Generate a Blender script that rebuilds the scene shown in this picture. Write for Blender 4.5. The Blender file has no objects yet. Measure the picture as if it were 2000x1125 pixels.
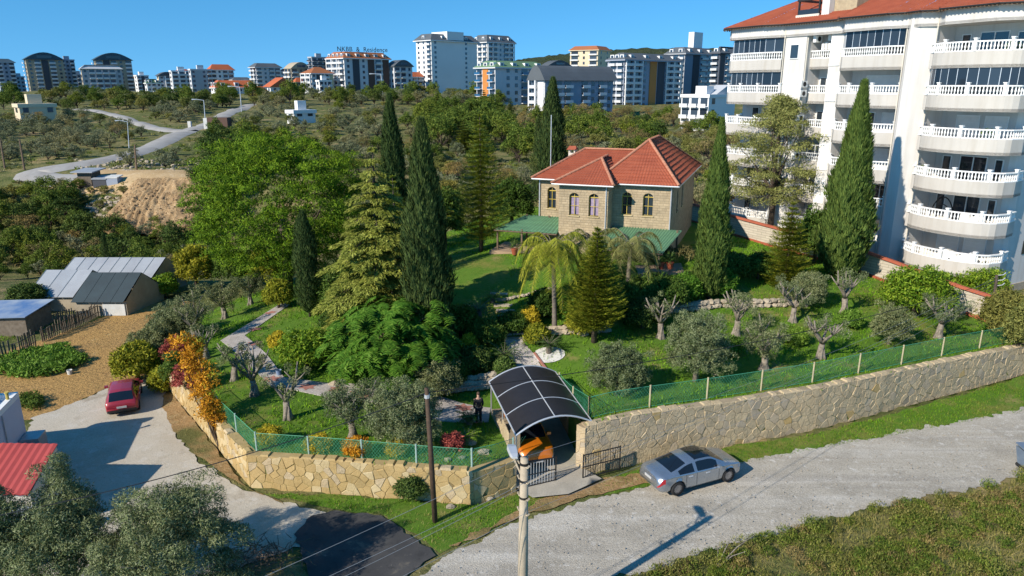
import bpy, math, random
import numpy as np
from mathutils import Vector, Matrix
from mathutils.geometry import delaunay_2d_cdt
R = math.radians
rng = np.random.default_rng(11)
random.seed(11)
scene = bpy.context.scene
COL = scene.collection

# ---------------------------------------------------------------- camera
CAM = (0.0, 0.0, 18.0); PITCH = R(15.8); FPX = 1400.0
cd = bpy.data.cameras.new('camera'); cam = bpy.data.objects.new('camera', cd); COL.objects.link(cam)
cam.location = CAM; cam.rotation_euler = (R(90) - PITCH, 0, 0)
cd.sensor_width = 36; cd.lens = 36 * FPX / 2000; cd.clip_end = 12000; cd.clip_start = 0.5
scene.camera = cam
# ---------------------------------------------------------------- sky, sun, exposure
SUN_EL, SUN_ROT = R(32), R(229.5)
wd = bpy.data.worlds.new('World'); scene.world = wd; wd.use_nodes = True
nt = wd.node_tree; bg = nt.nodes['Background']
sk = nt.nodes.new('ShaderNodeTexSky'); sk.sky_type = 'NISHITA'; sk.sun_disc = False
sk.sun_elevation = SUN_EL; sk.sun_rotation = SUN_ROT; sk.altitude = 200; sk.air_density = 1.0; sk.dust_density = 0.0; sk.ozone_density = 3.5
# the clear deep-blue sky of the day: the pale band near the horizon is narrowed for the whole dome alike
tc = nt.nodes.new('ShaderNodeTexCoord'); mp = nt.nodes.new('ShaderNodeMapping'); mp.vector_type = 'POINT'; mp.inputs['Location'].default_value = (0, 0, 0.2); mp.inputs['Scale'].default_value = (1, 1, 0.9)
hs = nt.nodes.new('ShaderNodeHueSaturation'); hs.inputs['Saturation'].default_value = 1.3; hs.inputs['Hue'].default_value = 0.49
nt.links.new(tc.outputs['Generated'], mp.inputs[0]); nt.links.new(mp.outputs[0], sk.inputs[0]); nt.links.new(sk.outputs[0], hs.inputs['Color'])
nt.links.new(hs.outputs[0], bg.inputs[0]); bg.inputs[1].default_value = 0.148
sl = bpy.data.lights.new('sun', 'SUN'); so = bpy.data.objects.new('sun', sl); COL.objects.link(so)
sl.energy = 5.0; sl.angle = R(0.5); sl.color = (1.0, 0.91, 0.77)
sdir = Vector((math.cos(SUN_EL) * math.sin(SUN_ROT), math.cos(SUN_EL) * math.cos(SUN_ROT), math.sin(SUN_EL)))
so.rotation_euler = sdir.to_track_quat('Z', 'Y').to_euler(); so.location = (-60, -50, 60)
vs = scene.view_settings; vs.view_transform = 'Standard'; vs.look = 'None'; vs.exposure = 0.38; vs.gamma = 1.0; vs.use_curve_mapping = False
scene.cycles.max_bounces = 6; scene.cycles.diffuse_bounces = 4; scene.cycles.glossy_bounces = 2
scene.cycles.transmission_bounces = 4; scene.cycles.transparent_max_bounces = 12

# ---------------------------------------------------------------- layout helpers: survey rays from the known camera station onto the ground
CP, SP = math.cos(PITCH), math.sin(PITCH)
def ray(px, py):
    a = (px - 1000) / FPX; b = (562.5 - py) / FPX
    return Vector((a, CP + b * SP, -SP + b * CP))
def at(px, py, Y):
    d = ray(px, py); return Vector(CAM) + d * (Y / d.y)
def onz(px, py, z):
    d = ray(px, py); return Vector(CAM) + d * ((z - CAM[2]) / d.z)
TS = np.geomspace(14, 1000, 300)
def gp(px, py, HF):
    """where the sight line meets the ground heights HF(points)"""
    d = np.array(ray(px, py)); P = np.array(CAM) + TS[:, None] * d; k = P[:, 2] < HF(P[:, :2]); i = int(np.argmax(k)) if k.any() else len(TS) - 1; i = max(i, 1)
    t2 = np.linspace(TS[i - 1], TS[i], 40); P = np.array(CAM) + t2[:, None] * d; k = P[:, 2] < HF(P[:, :2]); j = int(np.argmax(k)) if k.any() else 39
    return Vector(P[j])

# ---------------------------------------------------------------- materials
MATS = {}
def _n(nt, t, **k):
    n = nt.nodes.new(t)
    for a, v in k.items(): setattr(n, a, v)
    return n
def _ramp(nt, fac, cols):
    r = _n(nt, 'ShaderNodeValToRGB'); e = r.color_ramp.elements
    while len(e) < len(cols): e.new(0.5)
    for i, (p, c) in enumerate(cols):
        e[i].position = p; e[i].color = (c[0], c[1], c[2], 1)
    nt.links.new(fac, r.inputs[0]); return r.outputs[0]
def _noise(nt, scale, detail=4, rough=0.6, vec=None):
    n = _n(nt, 'ShaderNodeTexNoise'); n.inputs['Scale'].default_value = scale; n.inputs['Detail'].default_value = detail; n.inputs['Roughness'].default_value = rough
    if vec is None:
        g = _n(nt, 'ShaderNodeNewGeometry'); vec = g.outputs['Position']
    nt.links.new(vec, n.inputs['Vector']); return n.outputs['Fac']
def newmat(name):
    m = bpy.data.materials.new(name); m.use_nodes = True; MATS[name] = m
    return m, m.node_tree, m.node_tree.nodes['Principled BSDF']
def _mix(nt, f, a, b, mode='MIX'):
    x = _n(nt, 'ShaderNodeMix', data_type='RGBA', blend_type=mode)
    if isinstance(f, (int, float)): x.inputs[0].default_value = f
    else: nt.links.new(f, x.inputs[0])
    for s, v in ((6, a), (7, b)):
        if isinstance(v, (tuple, list)): x.inputs[s].default_value = (v[0], v[1], v[2], 1)
        else: nt.links.new(v, x.inputs[s])
    return x.outputs[2]
def _bump(nt, bs, h, strength, dist=0.02):
    b = _n(nt, 'ShaderNodeBump'); b.inputs['Strength'].default_value = strength; b.inputs['Distance'].default_value = dist
    nt.links.new(h, b.inputs['Height']); nt.links.new(b.outputs[0], bs.inputs['Normal'])
def pm(name, c1, c2=None, scale=3.0, rough=0.75, metal=0.0, bump=0.0, bscale=20.0, bdist=0.02, rnd=0.0, fine=0.0, spec=0.35, coat=0.0):
    """plain procedural surface: two tones mixed by noise, optional per-object tone, fine speckle and relief"""
    m, nt, bs = newmat(name)
    bs.inputs['Roughness'].default_value = rough; bs.inputs['Metallic'].default_value = metal
    bs.inputs['Specular IOR Level'].default_value = spec; bs.inputs['Coat Weight'].default_value = coat; bs.inputs['Coat Roughness'].default_value = 0.06
    if c2 is None: c2 = tuple(c * 0.82 for c in c1)
    col = _ramp(nt, _noise(nt, scale, 5), [(0.32, c1), (0.68, c2)])
    if fine: col = _mix(nt, fine, col, _ramp(nt, _noise(nt, 28, 3), [(0.35, (0.25,) * 3), (0.65, (1.0,) * 3)]), 'MULTIPLY')
    if rnd:
        oi = _n(nt, 'ShaderNodeObjectInfo')
        col = _mix(nt, 1.0, col, _ramp(nt, oi.outputs['Random'], [(0.0, (1 - rnd,) * 3), (0.5, (1, 1 - rnd * .15, 1 - rnd * .35)), (1.0, (1 - rnd * .45,) * 3)]), 'MULTIPLY')
    nt.links.new(col, bs.inputs['Base Color'])
    if bump: _bump(nt, bs, _noise(nt, bscale, 4), bump, bdist)
    return m
LEAF_GAIN = 1.55
def leafmat(name, c_dark, c_mid, c_light, trans=0.25, rough=0.55, rnd=0.25, cl=0.9):
    """foliage: tone differs from leaf to leaf, from clump to clump and from tree to tree"""
    m, nt, bs = newmat(name)
    g = _n(nt, 'ShaderNodeNewGeometry'); oi = _n(nt, 'ShaderNodeObjectInfo')
    lk = LEAF_GAIN; col = _ramp(nt, g.outputs['Random Per Island'], [(p_, tuple(v * lk for v in c_)) for p_, c_ in ((0.0, c_dark), (0.5, c_mid), (1.0, c_light))])
    cn = _noise(nt, cl, 3)
    col = _mix(nt, 1.0, col, _ramp(nt, cn, [(0.3, (0.72, 0.74, 0.7)), (0.7, (1.15, 1.12, 1.05))]), 'MULTIPLY')
    if rnd: col = _mix(nt, 1.0, col, _ramp(nt, oi.outputs['Random'], [(0.0, (1 - rnd, 1 - rnd * .8, 1 - rnd)), (0.5, (1, 1, 1)), (1.0, (1 + rnd * .5, 1, 1 - rnd * .5))]), 'MULTIPLY')
    nt.links.new(col, bs.inputs['Base Color']); bs.inputs['Roughness'].default_value = rough; bs.inputs['Specular IOR Level'].default_value = 0.08
    tr = _n(nt, 'ShaderNodeBsdfTranslucent'); nt.links.new(col, tr.inputs[0])
    mx = _n(nt, 'ShaderNodeMixShader'); mx.inputs[0].default_value = trans
    nt.links.new(bs.outputs[0], mx.inputs[1]); nt.links.new(tr.outputs[0], mx.inputs[2])
    nt.links.new(mx.outputs[0], nt.nodes['Material Output'].inputs[0])
    return m
def groundmat(name, layers, bump=0.5, bscale=14, bdist=0.04, fine=0.35, fscale=22):
    """ground: base colour then (scale, threshold_lo, threshold_hi, colour) noise patches on top"""
    m, nt, bs = newmat(name); bs.inputs['Roughness'].default_value = 0.95; bs.inputs['Specular IOR Level'].default_value = 0.15
    col = None
    for L in layers:
        if col is None:
            rgb = _n(nt, 'ShaderNodeRGB'); rgb.outputs[0].default_value = (*L, 1); col = rgb.outputs[0]; continue
        sc, lo, hi, c = L
        f = _ramp(nt, _noise(nt, sc, 6, 0.65), [(lo, (0, 0, 0)), (hi, (1, 1, 1))])
        col = _mix(nt, f, col, c)
    if fine: col = _mix(nt, fine, col, _ramp(nt, _noise(nt, fscale, 3, .7), [(0.3, (0.3,) * 3), (0.62, (1.1,) * 3)]), 'MULTIPLY')
    nt.links.new(col, bs.inputs['Base Color'])
    if bump: _bump(nt, bs, _noise(nt, bscale, 5, .7), bump, bdist)
    return m
def glassmat(name, col, rough=0.06, tint2=None):
    m, nt, bs = newmat(name)
    bs.inputs['Base Color'].default_value = (*col, 1); bs.inputs['Roughness'].default_value = rough; bs.inputs['Specular IOR Level'].default_value = 0.9
    if tint2:
        oi = _n(nt, 'ShaderNodeObjectInfo'); nt.links.new(_ramp(nt, oi.outputs['Random'], [(0, col), (1, tint2)]), bs.inputs['Base Color'])
    return m

pm('render_white', (.80, .79, .76), (.72, .71, .68), .6, .8, bump=.15, bscale=40)
pm('render_cream', (.62, .58, .50), (.55, .51, .44), .5, .85, bump=.15, bscale=40)
pm('paint_white', (.82, .82, .80), (.76, .76, .74), 1.5, .5)
pm('stone_far', (.42, .34, .22), (.30, .24, .16), 3, .85)
pm('wood_dark', (.09, .055, .035), (.05, .033, .022), 6, .8, bump=.4, bscale=30)
pm('wood_old', (.22, .16, .11), (.12, .085, .06), 5, .85, bump=.5, bscale=25, rnd=.3)
pm('bark', (.10, .075, .055), (.05, .038, .03), 6, .9, bump=.8, bscale=18, bdist=.05)
pm('bark_olive', (.36, .31, .25), (.17, .145, .115), 5, .9, bump=.8, bscale=14, bdist=.05, fine=.5)
pm('bark_palm', (.20, .17, .14), (.12, .10, .085), 4, .9, bump=.5, bscale=12)
pm('metal_black', (.018, .018, .02), (.03, .03, .03), 3, .45, metal=.3)
pm('metal_grey', (.42, .43, .45), (.34, .35, .36), 3, .4, metal=.5)
pm('metal_light', (.62, .64, .67), (.55, .56, .58), 3, .35, metal=.4)
pm('concrete', (.46, .42, .35), (.34, .31, .26), 1.2, .9, bump=.4, bscale=25, fine=.35)
pm('concrete_pole', (.46, .38, .28), (.36, .30, .22), 2.2, .9, bump=.3, bscale=30, fine=.2)
pm('rubber', (.015, .015, .016), (.022, .022, .022), 8, .8)
pm('plastic_dark', (.02, .02, .022), (.03, .03, .03), 8, .5)
glassmat('glass_dark', (.012, .016, .022), .08, (.03, .045, .06))
glassmat('glass_far', (.018, .026, .04), .12, (.06, .09, .13))
pm('cable', (.02, .02, .022), None, 3, .6)
pm('cable_light', (.34, .34, .34), None, 3, .5, metal=.4)
# ---------------------------------------------------------------- mesh kit
def M(n): return MATS[n] if isinstance(n, str) else n
def mesh_np(name, V, Q):
    V = np.asarray(V, dtype=np.float32); Q = np.asarray(Q, dtype=np.int32); k = Q.shape[1]
    me = bpy.data.meshes.new(name); me.vertices.add(len(V)); me.vertices.foreach_set('co', V.ravel())
    me.loops.add(Q.size); me.loops.foreach_set('vertex_index', Q.ravel())
    me.polygons.add(len(Q)); me.polygons.foreach_set('loop_start', np.arange(0, Q.size, k, dtype=np.int32))
    me.update(calc_edges=True); return me
ROOTLOC = {}
def link(name, me, mat, parent=None, world=True, smooth=False):
    o = bpy.data.objects.new(name, me); COL.objects.link(o)
    if mat is not None and not me.materials: me.materials.append(M(mat))
    if smooth: me.polygons.foreach_set('use_smooth', np.ones(len(me.polygons), dtype=bool))
    if parent is not None:
        o.parent = parent
        if world and parent.name in ROOTLOC: o.matrix_parent_inverse = Matrix.Translation(-ROOTLOC[parent.name])
    return o
def tag(o, label=None, cat=None, group=None, kind=None):
    if label: o['label'] = label
    if cat: o['category'] = cat
    if group: o['group'] = group
    if kind: o['kind'] = kind
    return o
def thing(name, label, cat, loc=(0, 0, 0), group=None):
    o = bpy.data.objects.new(name, None); COL.objects.link(o); o.location = loc; o.empty_display_size = .3
    ROOTLOC[o.name] = Vector(loc); return tag(o, label, cat, group)
class MB:
    def __init__(s): s.v = []; s.f = []
    def add(s, V, F):
        b = len(s.v); s.v += [tuple(p) for p in V]; s.f += [tuple(i + b for i in f) for f in F]; return s
    def box(s, c, d, rz=0.0, rx=0.0):
        x, y, z = d[0] / 2, d[1] / 2, d[2] / 2
        m = Matrix.Translation(c) @ Matrix.Rotation(rz, 4, 'Z') @ Matrix.Rotation(rx, 4, 'X')
        P = [m @ Vector((a * x, b * y, e * z)) for e in (-1, 1) for a, b in ((-1, -1), (1, -1), (1, 1), (-1, 1))]
        return s.add(P, [(3, 2, 1, 0), (4, 5, 6, 7), (0, 1, 5, 4), (1, 2, 6, 5), (2, 3, 7, 6), (3, 0, 4, 7)])
    def frame_box(s, o, a, b, c):
        """box spanned from corner o by vectors a, b, c"""
        o, a, b, c = Vector(o), Vector(a), Vector(b), Vector(c)
        P = [o, o + a, o + a + b, o + b, o + c, o + a + c, o + a + b + c, o + b + c]
        return s.add(P, [(3, 2, 1, 0), (4, 5, 6, 7), (0, 1, 5, 4), (1, 2, 6, 5), (2, 3, 7, 6), (3, 0, 4, 7)])
    def prism(s, poly, z0, z1, cap=True):
        n = len(poly); z0f = z0 if callable(z0) else (lambda x, y: z0); z1f = z1 if callable(z1) else (lambda x, y: z1)
        P = [(p[0], p[1], z0f(p[0], p[1])) for p in poly] + [(p[0], p[1], z1f(p[0], p[1])) for p in poly]
        F = [(i, (i + 1) % n, n + (i + 1) % n, n + i) for i in range(n)]
        if cap: F += [tuple(range(n - 1, -1, -1)), tuple(range(n, 2 * n))]
        return s.add(P, F)
    def tube(s, pts, rad, n=6, cap=True):
        pts = [Vector(p) for p in pts]; k = len(pts)
        if not hasattr(rad, '__len__'): rad = [rad] * k
        V = []; ref = None
        for i, p in enumerate(pts):
            d = (pts[min(i + 1, k - 1)] - pts[max(i - 1, 0)])
            if d.length < 1e-9: d = Vector((0, 0, 1))
            d.normalize()
            if ref is None: ref = Vector((1, 0, 0)) if abs(d.x) < .9 else Vector((0, 1, 0))
            a = (ref - d * ref.dot(d)).normalized(); b = d.cross(a); ref = a
            V += [p + (a * math.cos(2 * math.pi * j / n) + b * math.sin(2 * math.pi * j / n)) * rad[i] for j in range(n)]
        F = [(i * n + j, i * n + (j + 1) % n, (i + 1) * n + (j + 1) % n, (i + 1) * n + j) for i in range(k - 1) for j in range(n)]
        if cap: F += [tuple(range(n - 1, -1, -1)), tuple((k - 1) * n + j for j in range(n))]
        return s.add(V, F)
    def lathe(s, prof, c=(0, 0, 0), n=10):
        c = Vector(c); k = len(prof)
        V = [c + Vector((r * math.cos(2 * math.pi * j / n), r * math.sin(2 * math.pi * j / n), z)) for r, z in prof for j in range(n)]
        F = [(i * n + j, i * n + (j + 1) % n, (i + 1) * n + (j + 1) % n, (i + 1) * n + j) for i in range(k - 1) for j in range(n)]
        F += [tuple(range(n - 1, -1, -1)), tuple((k - 1) * n + j for j in range(n))]
        return s.add(V, F)
    def mesh(s, name):
        me = bpy.data.meshes.new(name); me.from_pydata(s.v, [], s.f); me.update(); return me
    def build(s, name, mat, parent=None, world=True, smooth=False):
        return link(name, s.mesh(name), mat, parent, world, smooth)
def single(name, mb, mat, label, cat, group=None, smooth=False):
    """a thing that is one mesh: origin put at the middle of its base"""
    V = np.array(mb.v); c = np.array([V[:, 0].mean(), V[:, 1].mean(), V[:, 2].min()])
    mb.v = [tuple(p) for p in (V - c)]
    o = link(name, mb.mesh(name), mat, None, True, smooth); o.location = c
    return tag(o, label, cat, group)
KIDS = {}
def copy_tree(o, parent=None):
    c = o.copy(); COL.objects.link(c); c.parent = parent
    if o.name not in KIDS: KIDS[o.name] = list(o.children) if o.type == 'EMPTY' else []      # tree parts have no sub-parts
    for ch in KIDS[o.name]: copy_tree(ch, c)
    return c
def pip(P, poly):
    P = np.atleast_2d(np.asarray(P, float)); poly = np.asarray(poly, float); x, y = P[:, 0], P[:, 1]
    r = np.zeros(len(P), bool); n = len(poly)
    for i in range(n):
        x1, y1 = poly[i]; x2, y2 = poly[(i + 1) % n]
        c = ((y1 > y) != (y2 > y)) & (x < (x2 - x1) * (y - y1) / (y2 - y1 + 1e-12) + x1); r ^= c
    return r
def unit(a): return a / (np.linalg.norm(a, axis=-1, keepdims=True) + 1e-9)
def vnoise(x, y, s=1.0, seed=0):
    x = np.asarray(x, float) * s + seed * 17.3; y = np.asarray(y, float) * s + seed * 9.1
    r = 0
    for k, a in ((1.0, .5), (2.3, .27), (4.9, .15)):
        r = r + a * (np.sin(x * k * 1.7 + 1.3 * np.sin(y * k * 1.1 + seed)) * np.cos(y * k * 1.9 + 1.1 * np.sin(x * k * .8)))
    return r
def diamonds(P, D, S, L, W):
    """pointed leaf faces from base points P along D, width along S"""
    L = np.broadcast_to(np.asarray(L, float).reshape(-1, 1), (len(P), 1)); W = np.broadcast_to(np.asarray(W, float).reshape(-1, 1), (len(P), 1))
    V = np.stack([P - S * W * .5, P + S * W * .5, P + D * L], 1).reshape(-1, 3)
    return V, np.arange(len(V)).reshape(-1, 3)
def leafset(name, P, D, N, L, W, mat, parent=None, world=True):
    D = unit(D); S = unit(np.cross(D, N)); V, Q = diamonds(P, D, S, L, W)
    return link(name, mesh_np(name, V, Q), mat, parent, world)
def rsph(n): return unit(rng.normal(size=(n, 3)))
# ---------------------------------------------------------------- ground heights
def rbf(C, c0, lam=1e-3):
    C = np.array(C, float); X = C[:, :2]; z = C[:, 2]; n = len(C)
    K = -np.sqrt(((X[:, None] - X[None]) ** 2).sum(-1) + c0 ** 2); A = np.zeros((n + 3, n + 3))
    A[:n, :n] = K - lam * np.eye(n); A[:n, n] = 1; A[:n, n + 1:] = X; A[n, :n] = 1; A[n + 1:, :n] = X.T
    w = np.linalg.solve(A, np.r_[z, 0, 0, 0])
    def f(x, y):
        x = np.asarray(x, float); y = np.asarray(y, float); sh = x.shape; p = np.stack([x.ravel(), y.ravel()], 1); out = np.empty(len(p))
        for i in range(0, len(p), 8000):
            q = p[i:i + 8000]; k = -np.sqrt(((q[:, None] - X[None]) ** 2).sum(-1) + c0 ** 2)
            out[i:i + 8000] = k @ w[:n] + w[n] + q @ w[n + 1:]
        return out.reshape(sh)
    return f
T = [(x, y, 0) for x in (-60, -40, -20, 0, 20, 40, 60) for y in (0, 20, 34)] + [(x, 50, 0) for x in (-60, -40, -28)] + [(-150, 60, 0), (150, 20, 0), (-150, 20, 0), (150, 60, 3),
    (33, 42, .3), (38, 50, 1.2), (36, 55, 1.9), (60, 52, 1.9), (40, 75, 3.0), (26, 80, 4), (60, 85, 4), (-38, 59, 0), (-25.5, 58, .2), (-60, 62, 0), (-34, 67, -.4),
    (-60, 82, -3), (-42, 82, -2.8), (-28, 78, -1.6), (-14, 74, .5), (-48, 92, -1.6), (-29, 93, -1.2), (-60, 97, 0.5), (-18, 92, 0), (-70, 110, 5), (-52, 104.5, 4.9), (-28, 103, 5), (-50, 116, 5.1), (-38, 114, 5), (-20, 108, 4.9),
    (0, 86, 4), (12, 84, 4.6), (-12, 68, 1.8), (-22, 63, .4), (-80, 140, 7), (-50, 140, 6.6), (-20, 135, 5.2), (10, 130, 5), (40, 130, 4.6), (80, 120, 4.6), (-80, 187, 8), (-92, 242, 10), (-160, 200, 10.5), (-20, 190, 8.2), (30, 190, 6),
    (80, 200, 4.8), (120, 150, 5), (-200, 350, 13), (-100, 350, 12), (0, 350, 12), (60, 300, 8), (110, 270, 3), (40, 250, 4.5), (200, 300, 9), (-300, 500, 14), (-150, 500, 13), (0, 500, 13), (150, 450, 11), (300, 500, 16), (0, 1000, 2), (-700, 900, -6),
    (600, 900, 10), (0, 3500, -90), (-2500, 2500, -90), (2500, 2500, -60), (-150, 105, 6), (-700, 300, 5), (700, 250, 5)]
_t = rbf(T, 7.0)
def bump_hills(x, y):
    d = np.hypot(x, y); a = np.clip((y - 118) / 60, 0, 1)
    return a * (vnoise(x, y, .035, 2) * 1.1 + np.floor(vnoise(x, y, .02, 5) * 3) * .25 * 0)
def near_bank(x, y):
    d = (np.asarray(y, float) - 21.2 - .40 * (np.asarray(x, float) - 3.5)) * -.93
    return np.where(np.asarray(x) > 1, np.clip((d - .3) / 3.0, 0, 1) * (.45 + .3 * vnoise(x, y, .5, 9)), 0)
def Ht(x, y): return _t(x, y) + bump_hills(np.asarray(x, float), np.asarray(y, float)) + near_bank(x, y)
# garden outline and levels
WL = [(-21.4, 41.0), (-12.2, 29.7), (-1.7, 28.3), (0.2, 29.4)]            # left retaining wall, from back to the gate
NOTCH = [(0.2, 29.4), (-1.15, 35.9), (2.35, 37.2), (3.5, 30.9)]          # carport bay cut into the garden
WR = [(3.5, 30.9), (16.5, 35.4), (33.0, 42.7)]                            # right retaining wall
GPOLY = WL + NOTCH[1:3] + WR + [(33.8, 47.9), (28.7, 56.3), (20.5, 70), (19, 82), (0, 84), (-12, 67), (-22, 62), (-24.5, 55), (-24, 48)]
Gc = [(-21.4, 41, 1.4), (-16.5, 35, 1.5), (-12.2, 29.7, 1.5), (-7, 29, 1.5), (-1.7, 28.3, 1.45), (.2, 29.4, 1.45), (-1.15, 35.9, .75), (2.35, 37.2, 1.3), (3.5, 30.9, 2.35), (10, 33.2, 2.4), (16.5, 35.4, 2.35), (25, 39.2, 2.25), (33, 42.7, 2.1), (33.8, 47.9, 1.9),
      (28.7, 56.3, 3.2), (24, 64, 3.7), (20.5, 70, 4.1), (19, 82, 4.2), (0, 84, 4.0), (-12, 67, 2.0), (-22, 62, .5), (-24.5, 55, .5), (-24, 48, .9), (2, 52, 4.5), (10, 51.5, 4.45), (17, 54, 4.45), (3, 70, 4.5), (18, 70, 4.5), (10, 62, 4.5),
      (-3.5, 53, 3.9), (-8.5, 55, 3.2), (-3, 58, 4.2), (-11, 47, 2.3), (-13.5, 38, 1.65), (-19.5, 45, 1.6), (-17.2, 52.5, 1.9), (-8, 36, 1.35), (-2, 34.8, .8), (-4, 35.2, .95), (.6, 41, 1.9), (-.5, 45.5, 3.0), (-4, 43, 2.3), (4, 42, 2.4), (10, 45, 2.7), (20, 45, 2.5), (12, 50, 3.6), (20, 51, 3.3), (24, 52, 3.2)]
_g = rbf(Gc, 2.5, 2e-3)
def Hg(x, y): return _g(x, y)
GNP = np.array(GPOLY); NNP = np.array(NOTCH)
def H(x, y):
    if pip([(x, y)], GNP)[0]: return float(Hg(x, y))
    return float(Ht(x, y))
def Hv(P):
    z = Ht(P[:, 0], P[:, 1]); i = pip(P, GNP); z[i] = Hg(P[i, 0], P[i, 1]); return z
def g(px, py): return gp(px, py, Hv)
_gx, _gy = np.arange(-300, 380, 2.0), np.arange(0, 620, 2.0); _GZ = Ht(*np.meshgrid(_gx, _gy))
def Hfast(P):
    """terrain height read from a 2 m grid"""
    u_ = np.clip((P[:, 0] + 300) / 2, 0, len(_gx) - 1.001); v_ = np.clip(P[:, 1] / 2, 0, len(_gy) - 1.001); i, j = v_.astype(int), u_.astype(int); a, b = v_ - i, u_ - j
    return (_GZ[i, j] * (1 - b) + _GZ[i, j + 1] * b) * (1 - a) + (_GZ[i + 1, j] * (1 - b) + _GZ[i + 1, j + 1] * b) * a
def gt(px, py): return gp(px, py, Hfast)

groundmat('terrain_ground', [(.23, .20, .085), (.05, .42, .58, (.13, .15, .045)), (.16, .53, .65, (.38, .275, .14)), (.45, .44, .58, (.10, .12, .036)), (1.3, .58, .72, (.23, .195, .09))], bump=.8, bscale=3, bdist=.3, fine=.4, fscale=6)
groundmat('lawn_soil', [(.10, .19, .022), (.22, .5, .62, (.19, .20, .045)), (.5, .57, .7, (.34, .25, .11)), (2.0, .5, .65, (.075, .16, .016))], bump=.8, bscale=25, bdist=.05, fine=.45, fscale=30)
def roadmat():
    """worn gravel: pale loose edges, darker compacted wheel tracks running along the road"""
    m, nt, bs = newmat('gravel_road'); bs.inputs['Roughness'].default_value = .95; bs.inputs['Specular IOR Level'].default_value = .1
    g_ = _n(nt, 'ShaderNodeNewGeometry'); mp = _n(nt, 'ShaderNodeMapping'); mp.inputs['Rotation'].default_value = (0, 0, R(-21)); mp.inputs['Scale'].default_value = (.13, 1.0, 1.0); nt.links.new(g_.outputs['Position'], mp.inputs[0])
    tracks = _noise(nt, .75, 4, .55, mp.outputs[0]); col = _ramp(nt, tracks, [(.34, (.55, .515, .455)), (.46, (.475, .435, .37)), (.55, (.44, .40, .335)), (.68, (.54, .50, .44))])
    col = _mix(nt, _ramp(nt, _noise(nt, .33, 5, .6), [(.48, (0, 0, 0)), (.66, (.9, .9, .9))]), col, (.345, .315, .265)); mp2 = _n(nt, 'ShaderNodeMapping'); mp2.inputs['Rotation'].default_value = (0, 0, R(-22)); mp2.inputs['Scale'].default_value = (.035, 1.6, 1.0); nt.links.new(g_.outputs['Position'], mp2.inputs[0]); col = _mix(nt, _ramp(nt, _noise(nt, .9, 2, .4, mp2.outputs[0]), [(.54, (0, 0, 0)), (.62, (.55, .55, .55))]), col, (.36, .33, .285)); col = _mix(nt, _ramp(nt, _noise(nt, 2.2, 5, .7), [(.56, (0, 0, 0)), (.7, (1, 1, 1))]), col, (.60, .57, .52))
    col = _mix(nt, .5, col, _ramp(nt, _noise(nt, 14, 4, .75), [(.34, (.35, .33, .3)), (.6, (1.08,) * 3)]), 'MULTIPLY'); nt.links.new(col, bs.inputs['Base Color']); _bump(nt, bs, _noise(nt, 16, 5, .7), .8, .05)
roadmat()
groundmat('yard_gravel', [(.50, .45, .37), (.15, .45, .65, (.42, .36, .28)), (1.1, .52, .7, (.55, .51, .45)), (6.0, .6, .7, (.34, .30, .24)), (.5, .58, .7, (.36, .31, .24))], bump=.7, bscale=18, bdist=.04, fine=.3, fscale=18)
groundmat('field_soil', [(.47, .285, .105), (.3, .45, .62, (.40, .25, .10)), (2.0, .54, .66, (.30, .175, .07)), (.8, .6, .72, (.52, .36, .17))], bump=1.0, bscale=5, bdist=.16, fine=.5, fscale=7)
groundmat('dirt_bank', [(.36, .23, .11), (.6, .45, .6, (.24, .16, .07)), (2.0, .5, .65, (.42, .30, .16)), (.25, .5, .65, (.12, .12, .04))], bump=.9, bscale=7, bdist=.1, fine=.4, fscale=12)
groundmat('asphalt_dark', [(.060, .060, .062), (.35, .45, .65, (.085, .083, .082)), (1.8, .55, .7, (.045, .045, .047)), (.7, .60, .70, (.18, .155, .12)), (3.0, .64, .72, (.22, .20, .17))], bump=.5, bscale=40, bdist=.015, fine=.35, fscale=40)
groundmat('far_road', [(.36, .35, .335), (.2, .45, .6, (.30, .285, .27))], bump=.2, fine=.2)

def struct(name, me, mat, smooth=True): return tag(link(name, me, mat, None, True, smooth), kind='structure')
# terrain sheet to the horizon (polar grid)
def terrain():
    th = np.radians(np.linspace(-82, 82, 300)); r = np.geomspace(3, 6000, 250)
    TH, RR = np.meshgrid(th, r); X = RR * np.sin(TH); Y = RR * np.cos(TH); Z = Ht(X, Y)
    P = np.stack([X.ravel(), Y.ravel()], 1); ins = pip(P, GNP) | pip(P, NNP)
    z = Z.ravel(); zi = Hg(P[ins, 0], P[ins, 1]); z[ins] = np.minimum(np.minimum(z[ins], zi - .8), np.where(P[ins, 1] < 44, -.15, 99))
    z = z + np.where(P[:, 1] < 60, 0, .06) * vnoise(P[:, 0], P[:, 1], .9, 3)
    V = np.stack([P[:, 0], P[:, 1], z], 1); n = len(th); i = np.arange((len(r) - 1) * n).reshape(-1, n)[:, :-1].ravel()
    Q = np.stack([i, i + n, i + n + 1, i + 1], 1)[:, ::-1]
    struct('ground', mesh_np('ground', V, Q), 'terrain_ground')
terrain()
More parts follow.
